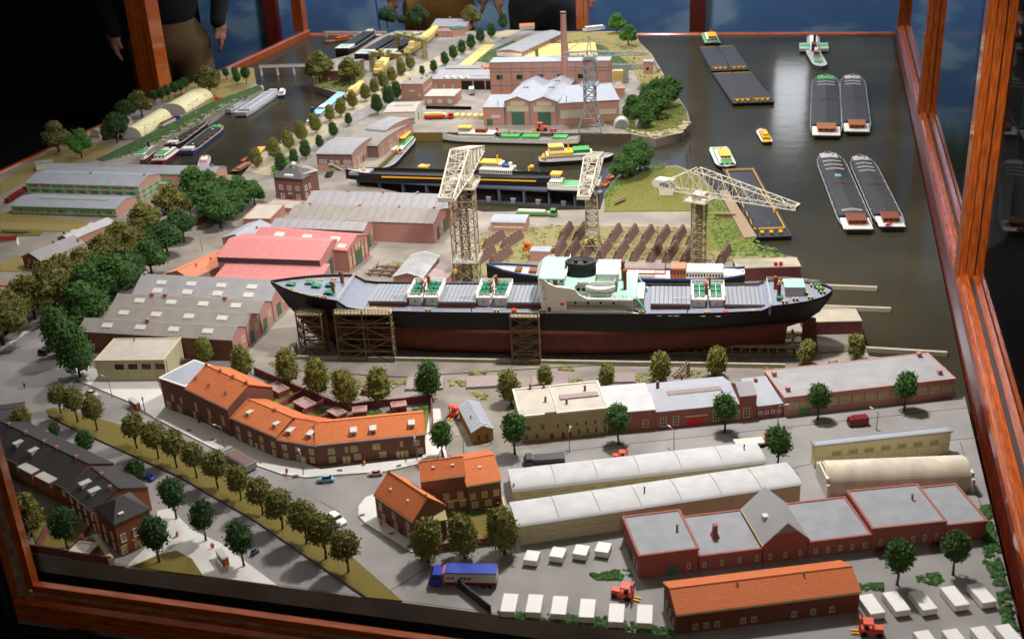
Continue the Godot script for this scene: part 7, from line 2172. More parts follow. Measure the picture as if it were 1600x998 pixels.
	# blue motor vessel standing behind the cargo ship
	var t2 := boat("motor_vessel","blue and black coaster with white wheelhouse standing ashore behind the cargo ship",Vector3(-138,0,-2356),Vector3(-710,0,-2306),{"beam": 62.0,"free": 36.0,"hull": "black","rim": "navy","rim_w": 4.0,"deck": "light_metal","bow": 0.8,"sheer": 0.3,"sink": 3.0,"boxes": [["poop","white",0.03,0.09,-2,8,0.6],["deck_house","white",0.08,0.22,-2,16,0.78,"glass_dark"],["wheelhouse","wheelhouse_wood",0.22,0.28,-2,22,0.6,"glass"],["roof","white_worn",0.08,0.22,16,17.5,0.8],["hatch","light_metal",0.34,0.52,-2,4,0.6],["hatch","light_metal",0.58,0.78,-2,4,0.6],["locker","brown_paint",0.80,0.83,-2,7,0.4],["locker","brown_paint",0.86,0.885,-2,8,0.4]],"masts": [[0.55,50.0],[0.3,36.0]],"mast_m": "dark_metal","flag": true},"ship")
	var q := mb(); var LL := (Vector3(-138,0,-2356)).distance_to(Vector3(-710,0,-2306))
	for e in [-1,1]: q = mb(); bar(q,Vector3(LL*0.3,42,e*14),Vector3(LL*0.78,42,e*14),3); put(q,"derrick_boom","wheelhouse_wood",t2)

func zone_canal():
	var s: SurfaceTool
	for i in 2:
		var a: Vector3 = [Vector3(-2112,-28,-3833),Vector3(-2198,-28,-3875)][i]
		var b: Vector3 = [Vector3(-2143,-28,-4198),Vector3(-2231,-28,-4250)][i]
		var t := boat("white_lighter","pale grey covered lighter in the canal, %s" % ["nearer of two","farther of two"][i],a,b,{"beam": 64.0,"free": 16.0,"hull": "hull_grey","rim": "white","deck": "hull_grey","bow": 0.1,"boxes": [["cover","hull_grey",0.1,0.9,0,6,0.74],["stern_house","light_metal",0.9,0.97,0,9,0.5]]},"lighter")
		s = mb()
		for k in 12: cbox(s,Vector3(a.distance_to(b)*(0.14 + k*0.062),23,0),Vector3(4,2,20))
		put(s,"hatch_lids","light_metal",t).set_meta("kind","stuff")
	for i in 2:
		boat("coal_lighter","black-decked lighter with brown boats on its side deck moored at the left bank, %s" % ["outer one","inner one"][i],[Vector3(-2058,-28,-3328),Vector3(-2158,-28,-3396)][i],[Vector3(-2106,-28,-3659),Vector3(-2208,-28,-3733)][i],{"beam": 62.0,"free": 15.0,"hull": "black" if i else "navy","rim": "white","deck": "wheelhouse_wood","bow": 0.2,"boxes": [["cover","tar_black",0.14,0.84,0,5,0.78],["fore_house","deck_green",0.86,0.95,0,7,0.5],["cabin","white",0.03,0.12,0,7,0.6,"glass_dark"]],"masts": [[0.92,24.0]],"blobs": [["coil","white",0.2,0,6,4.0],["coil","white",0.78,0,6,4.0],["dinghy","wheelhouse_wood",0.3,0.9,3,5.0],["dinghy","wheelhouse_wood",0.45,0.9,3,5.0],["dinghy","wheelhouse_wood",0.6,0.9,3,5.0]]},"lighter")
	for i in 2:
		boat("canal_tug","white canal tug with green roof near the canal end, %s" % ["left one","right one"][i],[Vector3(-2176,-28,-3213),Vector3(-2099,-28,-3213)][i],[Vector3(-2206,-28,-3369),Vector3(-2118,-28,-3361)][i],{"beam": 50.0,"free": 14.0,"hull": "maroon","rim": "white","deck": "white","bow": 0.5,"boxes": [["deck_house","white",0.15,0.8,0,14,0.74,"glass_dark"],["roof","deck_green",0.2,0.5,14,16,0.6]],"tubes": [["funnel","black",0.7,0.2,10,30,4.0]]},"tugboat")
	boat("white_cruiser","small white motor cruiser moored beyond the black lighters",Vector3(-2227,-28,-3797),Vector3(-2216,-28,-3894),{"beam": 30.0,"free": 9.0,"hull": "white","rim": "white","deck": "white","bow": 0.9,"boxes": [["cabin","white",0.2,0.65,0,9,0.7,"glass"]]},"motorboat")
	boat("white_cruiser","white motorboat with pinkish deck by the factory end",Vector3(-1922,-28,-3193),Vector3(-1971,-28,-3305),{"beam": 34.0,"free": 9.0,"hull": "white","rim": "white","deck": "pink_paint","bow": 0.9,"boxes": [["cabin","white",0.4,0.75,0,7,0.6,"glass"]],"blobs": [["raft","orange_paint",0.7,0,9,4.0]]},"motorboat")
	boat("blue_launch","tiny blue and white launch beyond the pale grey lighters",Vector3(-2086,-28,-4136),Vector3(-2130,-28,-4243),{"beam": 26.0,"free": 10.0,"hull": "blue_paint","rim": "white","deck": "white","bow": 0.7,"boxes": [["cabin","white",0.2,0.7,0,12,0.6,"glass_dark"]]},"launch")
	boat("passenger_ship","long navy and white passenger ship along the canal quay",Vector3(-1782,-28,-3736),Vector3(-1835,-28,-4279),{"beam": 46.0,"free": 16.0,"hull": "white","bottom": "navy","rim": "navy","deck": "light_metal","bow": 0.8,"boxes": [["saloon","white",0.12,0.86,0,11,0.8,"navy"],["roof","sky_paint",0.1,0.88,11,12.5,0.86],["wheelhouse","white",0.24,0.32,12,20,0.5,"glass"]],"masts": [[0.9,34.0]]},"ship")
	boat("steam_tug","white and brown steam tug with black and blue funnel at the canal quay",Vector3(-1766,-28,-3667),Vector3(-1809,-28,-3881),{"beam": 36.0,"free": 13.0,"hull": "white","rim": "brown_paint","deck": "wheelhouse_wood","bow": 0.6,"boxes": [["deck_house","white",0.2,0.6,0,10,0.6,"glass_dark"]],"tubes": [["funnel","black",0.5,0,8,44,7.0],["funnel_band","blue_paint",0.5,0,30,36,7.4]]},"tugboat")
	boat("steam_tug","small steam tug with black and white funnel by the slender trees",Vector3(-1749,-28,-3408),Vector3(-1786,-28,-3581),{"beam": 32.0,"free": 11.0,"hull": "maroon","rim": "white","deck": "wheelhouse_wood","bow": 0.6,"boxes": [["deck_house","brown_paint",0.2,0.6,0,10,0.6,"glass_dark"]],"tubes": [["funnel","black",0.6,0,8,40,6.0],["funnel_band","white",0.6,0,26,32,6.4]],"masts": [[0.8,44.0]]},"tugboat")
	boat("yellow_ferry","small brown boat with yellow roof at the near end of the canal quay",Vector3(-1781,-28,-3285),Vector3(-1801,-28,-3388),{"beam": 34.0,"free": 10.0,"hull": "brown_paint","rim": "brown_paint","deck": "wheelhouse_wood","bow": 0.5,"boxes": [["cabin","brown_paint",0.2,0.8,0,12,0.66,"glass_pale"],["roof","yellow_paint",0.14,0.86,12,15,0.8]],"tubes": [["funnel","black",0.1,0.3,4,34,6.0],["funnel_band","blue_paint",0.1,0.3,18,24,6.4]],"masts": [[0.9,44.0]]},"boat")
	boat("rowing_boat","brown rowing boat lying loose in the canal",Vector3(-1820,-28,-3267),Vector3(-1827,-28,-3318),{"beam": 13.0,"free": 5.0,"hull": "brown_paint","rim": "wheelhouse_wood","deck": "wheelhouse_wood","sink": 2.5,"bow": 0.8},"rowing boat")
	boat("work_barge","dark work barge with brown cargo at the lower canal quay",Vector3(-1785,-28,-3144),Vector3(-1783,-28,-3256),{"beam": 32.0,"free": 9.0,"hull": "black","rim": "dark_grey","deck": "wheelhouse_wood","bow": 0.3,"boxes": [["cargo","wheelhouse_wood",0.2,0.8,0,4,0.5]]},"barge")
	boat("brown_launch","long brown wooden launch beyond the far black barges",Vector3(-2367,-28,-5234),Vector3(-2264,-28,-5330),{"beam": 36.0,"free": 10.0,"hull": "brown_paint","rim": "wheelhouse_wood","deck": "wheelhouse_wood","bow": 0.7,"boxes": [["cabin","wheelhouse_wood",0.4,0.85,0,12,0.6,"glass_dark"]]},"launch")
	for i in 3:
		boat("slip_barge","black barge with white stern on the far slip, %s from the left" % nth(i),[Vector3(-2110,-10,-4835),Vector3(-1969,-10,-4715),Vector3(-1865,-10,-4718)][i],[Vector3(-2143,-10,-5301),Vector3(-1975,-10,-5205),Vector3(-1876,-10,-5236)][i],{"beam": 84.0,"free": 30.0,"hull": "black","rim": "light_metal","deck": "tar_black","bow": 0.6,"sheer": 0.25,"boxes": [["stern_deck","white",0.02,0.2,0,10,0.8,"brown_paint"],["roof","mint_deck",0.06,0.16,10,12,0.6],["cover","tar_black",0.24,0.85,0,8,0.7],["fore_deck","light_metal",0.88,0.96,2,12,0.4]]},"barge","black barges on the far slip")
	boat("upturned_boat","white cabin boat with green keel lying on the grass at the far edge",Vector3(-1103,0,-5369),Vector3(-1011,0,-5432),{"beam": 34.0,"free": 14.0,"hull": "white","bottom": "green_door","rim": "green_door","deck": "light_metal","bow": 0.5,"boxes": [["cabin","white",0.1,0.9,0,9,0.7,"glass_dark"]]},"boat")


func truck(label: String,a: Vector3,b: Vector3,w: float,cab: String,parts: Array,h := 18.0,group := "") -> Node3D:
	var v := b - a
	var t := thing("lorry",label,"lorry",a,atan2(-v.z,v.x),group)
	var L := v.length()
	var c := minf(L*0.24,h*0.9)
	var z := w/2
	var s := mb(); box(s,Vector3(0,3.4,-z*0.8),Vector3(L - 1,5.2,z*0.8)); put(s,"chassis","dark_grey",t)
	s = mb(); ext(s,PackedVector2Array([Vector2(L - c,3.4),Vector2(L - c,h),Vector2(L - c*0.3,h),Vector2(L - c*0.08,h*0.55),Vector2(L,h*0.5),Vector2(L,3.4)]),-z,z); var cb := put(s,"cab",cab,t)
	s = mb(); ext(s,PackedVector2Array([Vector2(L - c*0.82,h*0.6),Vector2(L - c*0.82,h*0.92),Vector2(L - c*0.32,h*0.92),Vector2(L - c*0.16,h*0.6)]),-z - 0.25,z + 0.25); put(s,"side_windows","glass_dark",cb)
	s = mb(); quad(s,Vector3(L - c*0.28,h*0.95,-z*0.86),Vector3(L - c*0.28,h*0.95,z*0.86),Vector3(L - c*0.06,h*0.58,z*0.86),Vector3(L - c*0.06,h*0.58,-z*0.86)); put(s,"windscreen","glass_dark",cb)
	for x in [0.1,0.2,0.88] if L > 60 else [0.2,0.84]:
		for e in [-1,1]:
			s = mb(); tube(s,Vector3(L*x,3.2,e*z*0.98),Vector3(L*x,3.2,e*z*0.7),3.2,3.2,12); put(s,"wheel","black",t)
	for p in parts:   # [name,material,u0,u1,y0,y1,share of width]
		s = mb(); box(s,Vector3(p[2]*L,p[4],-z*p[6]),Vector3(p[3]*L,p[5],z*p[6])); put(s,p[0],p[1],t)
	return t

func car(label: String,a: Vector3,b: Vector3,m: String,h := 9.0):
	var v := b - a
	var t := thing("parked_car",label,"car",a,atan2(-v.z,v.x))
	var L := v.length()
	var z := L*0.19
	var s := mb()
	var r := []
	for q in [[0.0,0.55,0.8],[0.08,0.72,0.95],[0.3,0.78,1.0],[0.7,0.78,1.0],[0.92,0.66,0.95],[1.0,0.5,0.8]]:
		r.append([Vector3(q[0]*L,h*0.2,-z*q[2]),Vector3(q[0]*L,h*q[1]*0.85,-z*q[2]),Vector3(q[0]*L,h*q[1],-z*q[2]*0.8),Vector3(q[0]*L,h*q[1],z*q[2]*0.8),Vector3(q[0]*L,h*q[1]*0.85,z*q[2]),Vector3(q[0]*L,h*0.2,z*q[2])])
	loft(s,r,true); put(s,"body",m,t)
	s = mb(); loft(s,[[Vector3(L*0.14,h*0.7,-z*0.86),Vector3(L*0.74,h*0.7,-z*0.86),Vector3(L*0.74,h*0.7,z*0.86),Vector3(L*0.14,h*0.7,z*0.86)],[Vector3(L*0.26,h*1.12,-z*0.66),Vector3(L*0.6,h*1.12,-z*0.66),Vector3(L*0.6,h*1.12,z*0.66),Vector3(L*0.26,h*1.12,z*0.66)]],false); put(s,"windows","glass_dark",t)
	s = mb(); box(s,Vector3(L*0.25,h*1.11,-z*0.68),Vector3(L*0.61,h*1.18,z*0.68)); put(s,"roof",m,t)
	for x in [0.2,0.8]:
		for e in [-1,1]:
			s = mb(); tube(s,Vector3(L*x,2,e*z*1.0),Vector3(L*x,2,e*z*0.75),2.0,2.0,10); put(s,"wheel","black",t)

func digger(label: String,at: Vector3,yaw: float,m: String,sz := 1.0):
	var t := thing("forklift",label,"forklift",at,yaw)
	t.scale = Vector3.ONE*sz
	var s := mb(); box(s,Vector3(-14,3,-7),Vector3(14,9,7)); box(s,Vector3(2,9,-5),Vector3(14,12,5)); put(s,"body",m,t)
	s = mb(); for x in [-11,0]:
		for e in [-1,1]: bar(s,Vector3(x,9,e*6),Vector3(x,20,e*6),1.2)
	box(s,Vector3(-12,19,-7),Vector3(1,21,7)); put(s,"cab_frame",m,t)
	s = mb(); box(s,Vector3(-9,9,-4),Vector3(-4,14,4)); put(s,"seat","black",t)
	for x in [-10,9]:
		for e in [-1,1]:
			s = mb(); tube(s,Vector3(x,4,e*8),Vector3(x,4,e*5),4.2,4.2,12); put(s,"wheel","black",t)
	s = mb(); for e in [-1,1]: bar(s,Vector3(-15,2,e*4),Vector3(-16,27,e*4),1.6)
	bar(s,Vector3(-16,26,-4),Vector3(-16,26,4),1.6); put(s,"mast",m,t)
	s = mb(); for e in [-1,1]: box(s,Vector3(-26,1.5,e*3 - 1),Vector3(-16,3,e*3 + 1))
	put(s,"fork","yellow_paint",t).set_meta("kind","stuff")

func vehicles():
	var t := truck("articulated lorry with bright blue roof and white side at the front",Vector3(-399,0,-1254),Vector3(-494,0,-1239),22,"blue_paint",[["trailer","white_worn",0.0,0.76,6,24,1.0],["roof","blue_paint",0.0,0.76,24,26,1.02],["stripe","dark_red_paint",0.0,0.76,6,10,1.03],["wind_shield","orange_paint",0.765,0.79,5,24,0.9]],22)
	var s := mb(); for k in 5: box(s,Vector3(36 + k*6 + (6 if k > 2 else 0),15,-11.4),Vector3(40 + k*6 + (6 if k > 2 else 0),18,-11.0))
	put(s,"lettering","navy",t).set_meta("kind","stuff")
	truck("dark grey lorry with empty open body beside the cream terrace",Vector3(-375,0,-1588),Vector3(-440,0,-1567),20,"dark_grey",[["floor","black",0.0,0.74,6,8,0.96],["side","dark_grey",0.0,0.74,8,14,1.0]],17)
	truck("red lorry half hidden behind the end of the white vaulted shed",Vector3(-105,0,-1686),Vector3(-39,0,-1710),20,"red_paint",[["flat_body","white_worn",0.0,0.7,6,9,1.0]],18)
	truck("grey tipper lorry loaded with brown sand by the avenue",Vector3(-884,0,-1465),Vector3(-958,0,-1506),22,"grey_metal",[["body","grey_metal",0.0,0.78,5,17,1.0],["sand","rust_brown",0.04,0.74,17,18,0.86]],18)
	truck("dark lorry beside the big green trees at the left",Vector3(-1532,0,-1868),Vector3(-1538,0,-1808),18,"dark_grey",[["body","dark_grey",0.0,0.74,5,12,1.0]],12)
	truck("green lorry with white sacks before the floating dock",Vector3(-765,0,-2787),Vector3(-655,0,-2790),17,"green_paint",[["body","green_paint",0.0,0.72,5,12,1.0],["sacks","white_worn",0.04,0.7,12,16,0.8]],20)
	truck("red lorry with pale yellow tanks on the repair yard",Vector3(-1350,0,-3748),Vector3(-1246,0,-3764),18,"red_paint",[["body","red_paint",0.0,0.7,5,14,1.0],["tanks","timber_yellow",0.02,0.62,14,22,0.8]],20)
	truck("light blue lorry with red load beside the cream boiler house",Vector3(-1422,0,-3682),Vector3(-1367,0,-3686),16,"sky_paint",[["body","sky_paint",0.0,0.7,5,11,1.0],["load","pink_paint",0.04,0.66,11,15,0.8]],18)
	truck("grey and red tank lorry beside the nearer pale yellow hangar",Vector3(-2283,0,-3560),Vector3(-2280,0,-3677),18,"blue_paint",[["tank","light_metal",0.0,0.74,5,15,0.9],["tank_top","dark_red_paint",0.0,0.74,15,18,0.7]],18)
	truck("dark red lorry beside the green-windowed factory",Vector3(-2297,0,-2713),Vector3(-2320,0,-2838),14,"dark_red_paint",[["body","dark_red_paint",0.0,0.76,5,14,1.0]],14)
	truck("dark red lorry under the dark green tree at the hangar yard",Vector3(-2414,0,-3389),Vector3(-2351,0,-3419),14,"dark_grey",[["body","dark_red_paint",0.0,0.76,5,13,1.0]],14)
	truck("pale grey van in the repair yard before the open bays",Vector3(-1280,0,-4103),Vector3(-1298,0,-4164),20,"light_metal",[["body","light_metal",0.0,0.6,4,24,1.0]],22)
	truck("maroon van with rounded nose on the road by the pink workshop",Vector3(110,0,-1801),Vector3(78,0,-1789),15,"maroon",[["body","maroon",0.0,0.76,3,16,1.0]],14)
	car("light blue rounded car before the orange terrace",Vector3(-735,0,-1464),Vector3(-762,0,-1455),"sky_paint",11)
	car("pinkish car with white top beside the orange terrace pavement",Vector3(-663,0,-1497),Vector3(-685,0,-1488),"pink_paint")
	car("white rounded car on the wide road junction",Vector3(-705,0,-1370),Vector3(-670,0,-1346),"white",10)
	car("blue car beside the dark green tree on the side road",Vector3(-1037,0,-1409),Vector3(-1062,0,-1419),"blue_paint")
	car("dark grey car beside the bus shelter at the front",Vector3(-777,0,-1246),Vector3(-772,0,-1260),"steel_blue")
	car("tan car behind the verge trees at the white pavement",Vector3(-1339,0,-1673),Vector3(-1310,0,-1664),"crane_cream")
	car("green car at the left edge above the slate terrace",Vector3(-1462,0,-1567),Vector3(-1451,0,-1579),"green_paint")
	car("dark car beside the red brick office",Vector3(-1422,0,-3051),Vector3(-1433,0,-3101),"black")
	car("pale blue car on the far road before the timber beds",Vector3(-1454,0,-5184),Vector3(-1444,0,-5214),"sky_paint",8)
	digger("orange-red forklift with tall mast on the yard by the ochre shed",Vector3(-603,0,-1713),1.4,"coral_paint",1.0)
	digger("orange-red tractor with exhaust pipe among the white blocks",Vector3(-223,0,-1259),3.0,"coral_paint",1.0)
	digger("orange-red tractor with yellow fork at the bottom edge",Vector3(105,0,-1246),0.1,"coral_paint",1.0)
	digger("small coral forklift behind the farther white vaulted shed",Vector3(-287,0,-1612),3.14,"coral_paint",0.8)
	digger("orange yard crane beside the salmon hut and cradles",Vector3(-674,0,-2540),1.6,"orange_paint",1.0)
	digger("coral forklift on the far quay before the twin gables",Vector3(-894,0,-3628),0.2,"coral_paint",1.3)
	digger("small red machine at the far end of the farther hangar",Vector3(-2281,0,-3979),1.5,"coral_paint",0.9)

func lamp_post(label: String,at: Vector3,h: float,yaw: float):
	var t := thing("street_lamp",label,"street lamp",at,yaw)
	var s := mb(); tube(s,Vector3.ZERO,Vector3(0,h,0),0.9,0.6,6); bar(s,Vector3(0,h,0),Vector3(13,h + 2,0),0.8); put(s,"pole","grey_metal",t)
	s = mb(); box(s,Vector3(11,h + 1,-1.2),Vector3(18,h + 2.6,1.2)); put(s,"lamp_head","light_metal",t)

func figurine(label: String,at: Vector3,top: String,legs: String):
	var t := thing("model_figure",label,"figurine",at,rng.randf()*TAU)
	var s := mb()
	for e in [-1,1]: tube(s,Vector3(0.4*e,0.3,1.0*e),Vector3(0,5.2,0.9*e),0.7,1.1,6)
	put(s,"legs",legs,t)
	s = mb(); loft(s,[[Vector3(-1,5,-1.8),Vector3(1,5,-1.8),Vector3(1,5,1.8),Vector3(-1,5,1.8)],[Vector3(-1.1,9.4,-2.4),Vector3(1.1,9.4,-2.4),Vector3(1.1,9.4,2.4),Vector3(-1.1,9.4,2.4)]],false); for e in [-1,1]: tube(s,Vector3(0,9.2,2.5*e),Vector3(0.8,5.4,2.9*e),0.7,0.5,6)
	put(s,"jacket",top,t)
	s = mb(); blob(s,Vector3(0,11,0),Vector3(1.1,1.5,1.1),8); put(s,"head","skin",t)

func small_things():
	var s: SurfaceTool
	var l := [["on the white pavement by the arched garage",Vector3(-1278,0,-1664),44.0,2.9],["before the steep orange-roofed houses",Vector3(-967,0,-1526),44.0,2.9],["before the middle of the orange terrace",Vector3(-793,0,-1471),40.0,2.2],["at the right end of the orange terrace",Vector3(-619,0,-1545),38.0,2.0],["before the red doors of the cream terrace",Vector3(-374,0,-1622),38.0,1.6],["before the red workshop doors",Vector3(-203,0,-1660),36.0,2.3],["beside the link shed",Vector3(-38,0,-1765),40.0,0.4],["on the road beyond the maroon van",Vector3(125,0,-1780),36.0,2.4],["beside the slipway trees at the left",Vector3(-511,0,-1623),34.0,2.6],["behind the front orange wing houses",Vector3(-547,0,-1579),34.0,2.6],["beside the boiler house hedge",Vector3(-1546,0,-3807),50.0,2.4],["among the big trees by the salmon roof",Vector3(-1501,0,-2425),44.0,2.6],["on the far road by the olive trees",Vector3(-1710,0,-4498),50.0,2.4],["beside the nearer pale yellow hangar",Vector3(-2269,0,-3434),44.0,0.5],["before the farther pale yellow hangar",Vector3(-2267,0,-3762),44.0,0.5]]
	for e in l: lamp_post("thin grey street lamp " + e[0],e[1],e[2],e[3])
	# white blocks in rows
	var b := thing("white_block","","trailer",Vector3(-363,0,-1312),0,"white box trailers parked in rows")
	s = mb(); box(s,Vector3(-10,2.5,-19),Vector3(10,12,19)); put(s,"box","crate_white",b)
	s = mb(); box(s,Vector3(-9.6,0,-18),Vector3(9.6,2.6,18.6)); put(s,"base","dark_metal",b)
	b.scale = Vector3(1,1,0.62)
	b.set_meta("label","white box trailer beside the cream shed wall, first from the left")
	var rows := [[[Vector3(-328,0,-1327),Vector3(-296,0,-1339),Vector3(-266,0,-1351)],0.62,"white box trailer beside the cream shed wall, %s from the left",1,-0.05],[[Vector3(-368,0,-1203),Vector3(-334,0,-1208),Vector3(-300,0,-1211),Vector3(-262,0,-1212),Vector3(-222,0,-1210),Vector3(-185,0,-1215)],1.0,"white box trailer along the green front edge, %s from the left",0,0.12],[[Vector3(105,0,-1293),Vector3(137,0,-1305),Vector3(171,0,-1314),Vector3(212,0,-1331),Vector3(247,0,-1344)],1.05,"white box trailer beside the orange-roofed hut, %s from the left",0,0.42],[[Vector3(172,0,-1232),Vector3(207,0,-1242),Vector3(242,0,-1254),Vector3(272,0,-1264)],1.0,"white box trailer cut by the lower right corner, %s from the left",0,0.42]]
	for r in rows:
		for i in r[0].size():
			var o := dup(b,"white_block",r[2] % nth(i + r[3]),r[0][i],r[4],"white box trailers parked in rows")
			o.scale = Vector3(1.02,1,r[1])
	# bus shelters
	for e in [[Vector3(-1226,0,-1642),-0.6,"bus shelter with glass walls on the white pavement by the corner shop"],[Vector3(-826,0,-1233),-0.75,"bus shelter with slatted bench at the front edge pavement"]]:
		var t := thing("bus_shelter",e[2],"bus shelter",e[0],e[1])
		for x in [0,30]:
			s = mb(); bar(s,Vector3(x,0,0),Vector3(x,15,0),1.0); bar(s,Vector3(x,0,-8),Vector3(x,15,-8),1.0); put(s,"post","dark_metal",t)
		s = mb(); box(s,Vector3(-1,15,-9),Vector3(31,16,1)); put(s,"roof","light_metal",t)
		s = mb(); box(s,Vector3(0,2,-8.4),Vector3(30,13,-8)); put(s,"back_pane","glass",t)
		for x in [0.0,29.6]:
			s = mb(); box(s,Vector3(x,2,-8),Vector3(x + 0.5,13,-1)); put(s,"advert_panel","orange_paint",t)
		s = mb(); box(s,Vector3(4,3,-7),Vector3(26,4.2,-4)); put(s,"bench","plank",t)
	var st := thing("bus_stop_sign","tall dark bus stop sign beside the bus shelter","sign",Vector3(-1180,0,-1620))
	s = mb(); tube(s,Vector3.ZERO,Vector3(0,34,0),0.8,0.8,6); put(s,"pole","dark_metal",st); s = mb(); cbox(s,Vector3(0,31,0),Vector3(2.5,7,0.8)); put(s,"plate","navy",st)
	st = thing("dark_fence","dark solid gate standing open behind the blue-roofed lorry","gate",Vector3(-454,0,-1237))
	var v: Vector3 = Vector3(-390,0,-1188) - Vector3(-454,0,-1237); st.rotation.y = atan2(-v.z,v.x)
	for k in 7:
		s = mb(); box(s,Vector3(v.length()*k/7.0,0.6,-0.9),Vector3(v.length()*(k + 0.94)/7.0,15,0.9)); put(s,"panel","dark_metal",st)
	# figures
	l = [[Vector3(-823,0,-1470),"red_paint","denim","red-jacketed figure on the pavement before the orange terrace"],[Vector3(-703,0,-1518),"yellow_paint","brown_paint","yellow-jacketed figure on the orange terrace pavement"],[Vector3(-1057,0,-1602),"dark_grey","denim","dark figure walking before the steep orange-roofed houses"],[Vector3(-913,0,-1270),"red_paint","denim","red-jacketed figure on the white pavement near the corner house"],[Vector3(-844,0,-1253),"coral_paint","denim","figure waiting beside the front bus shelter"],[Vector3(-612,0,-1355),"red_paint","black","red figure before the orange corner house"],[Vector3(-1480,0,-1674),"black","black","dark figure alone on the wide road at the left"],[Vector3(-220,0,-1909),"red_paint","denim","tiny red figure beside the timber steps"]]
	for e in l: figurine(e[3],e[0],e[1],e[2])
	l = [Vector3(-1066,0,-1572),Vector3(-1006,0,-1546),Vector3(-741,0,-1493),Vector3(-808,0,-1464),Vector3(-647,0,-1522),Vector3(-592,0,-1337),Vector3(-554,0,-1311),Vector3(-655,0,-1374)]
	for i in l.size():
		var t := thing("bicycle_rack","tiny dark bench or rack on the pavement, %s" % ["by the steep roofs, upper","by the steep roofs, lower","before the terrace middle","before the terrace bend","at the terrace right end","before the corner house middle","before the corner house lower end","at the round pavement corner"][i],"rack",l[i],rng.randf())
		s = mb(); for k in 3: bar(s,Vector3(k*3,2.6,0),Vector3(k*3,5.2,2),0.7)
		bar(s,Vector3(-1,4,0),Vector3(8,4,0),0.8); put(s,"frame","dark_grey",t); s = mb(); box(s,Vector3(-1,2.6,-1),Vector3(8,3.2,3)); put(s,"seat","grey_metal",t)
	# plates, steps and bollard stand along the slipway yard
	l = [Vector3(-726,0,-1782),0.234,73,53,5,Vector3(-613,0,-1808),0.277,67,45,5,Vector3(-493,0,-1836),0.236,70,47,5,Vector3(-365,0,-1870),0.202,64,38,5]
	for i in 4:
		var t := thing("steel_plate_stack","flat stack of mauve steel plates on the slipway yard, %s from the left" % nth(i),"plates",l[i*5],l[i*5 + 1],"stacks of steel plates on the slipway yard")
		for k in 3:
			s = mb(); box(s,Vector3(k*0.6,0.6 + k*1.6,-l[i*5 + 3]),Vector3(l[i*5 + 2] - k*0.4,2.0 + k*1.6,-k*0.5)); put(s,"plate","mauve_roof",t)
	var stp := thing("timber_steps","slanting timber staging steps beside the slipway trees","steps",Vector3(-238,0,-1919),0.4)
	for e in [-5,5]:
		s = mb(); bar(s,Vector3(0,1,e),Vector3(30,30,e),2.2); bar(s,Vector3(30,0,e),Vector3(30,30,e),1.8); bar(s,Vector3(14,0,e),Vector3(30,16,e),1.4); put(s,"stringer","scaffold",stp)
	for k in 7:
		s = mb(); cbox(s,Vector3(3 + k*4,4 + k*4,0),Vector3(2.4,1.2,10)); put(s,"step","plank",stp)
	st = thing("capstan","brown capstan on a square base between the column-shaped trees","capstan",Vector3(-797,0,-1760))
	s = mb(); box(s,Vector3(-10,0,-7),Vector3(10,2,7)); put(s,"base","red_quay",st); s = mb(); lathe(s,Vector3(0,2,0),[[8,0],[7,3],[5,5],[7,7],[0.1,8]],14); put(s,"drum","red_quay",st)
	# posts in the water
	for i in 4:
		var p: Vector3 = [Vector3(-433,-28,-3640),Vector3(-388,-28,-3413),Vector3(-388,-28,-3496),Vector3(-2079,-28,-4371)][i]
		s = mb(); tube(s,Vector3(0,-2,0),Vector3(0,26,0),1.8,1.8,8); tag(put(s,"mooring_post","steel_blue",null,p),"thin grey mooring post in the water, %s" % ["off the rounded tip","off the lawn, nearer one","off the lawn, farther one","in the canal head"][i],"post")
	for i in 4:
		var p: Vector3 = [Vector3(-858,0,-3615),Vector3(-846,0,-3616),Vector3(-1298,0,-3350),Vector3(-1047,0,-3617)][i]
		s = mb(); tube(s,Vector3.ZERO,Vector3(0,9,0),4.2,4.2,12); tag(put(s,"red_drum","red_paint",null,p),"red drum on the quay, %s" % ["left of a pair on the far quay","right of a pair on the far quay","beside the left quay tug","near the white coaster"][i],"drum")
	# vegetation flocking
	tufts("weeds","lawn weeds",[Vector2(-563,-2972),Vector2(-542,-3175),Vector2(-398,-3252),Vector2(-270,-3048),Vector2(-115,-2587),Vector2(-313,-2870)],2200,2.0,Color(0.09,0.13,0.035),Color(0.25,0.22,0.08),1.3)
	tufts("weeds","bank",[Vector2(-300,-2935),Vector2(-282,-3024),Vector2(-214,-2882),Vector2(-148,-2687),Vector2(-40,-2571),Vector2(-202,-2558),Vector2(-262,-2776)],700,5.0,Color(0.05,0.11,0.02),Color(0.17,0.24,0.05),1.4)
	tufts("weeds","bank",[Vector2(-563,-2977),Vector2(-558,-3106),Vector2(-528,-3202),Vector2(-436,-3288),Vector2(-429,-3237),Vector2(-511,-3154),Vector2(-541,-3008),Vector2(-535,-2871)],350,5.0,Color(0.05,0.11,0.02),Color(0.16,0.22,0.05),1.6)
	tufts("weeds","between the cradles",[Vector2(-819,-2632),Vector2(-658,-2719),Vector2(-297,-2734),Vector2(-114,-2578),Vector2(-39,-2539),Vector2(-605,-2489),Vector2(-773,-2433)],1300,3.6,Color(0.12,0.115,0.04),Color(0.28,0.25,0.10),0.9)
	tufts("weeds","avenue verge",[Vector2(-1368,-1601),Vector2(-1335,-1604),Vector2(-1183,-1566),Vector2(-1022,-1510),Vector2(-824,-1403),Vector2(-672,-1307),Vector2(-523,-1192),Vector2(-567,-1189),Vector2(-812,-1334),Vector2(-1002,-1432),Vector2(-1292,-1550)],1500,1.3,Color(0.12,0.09,0.02),Color(0.25,0.20,0.05),2.6)
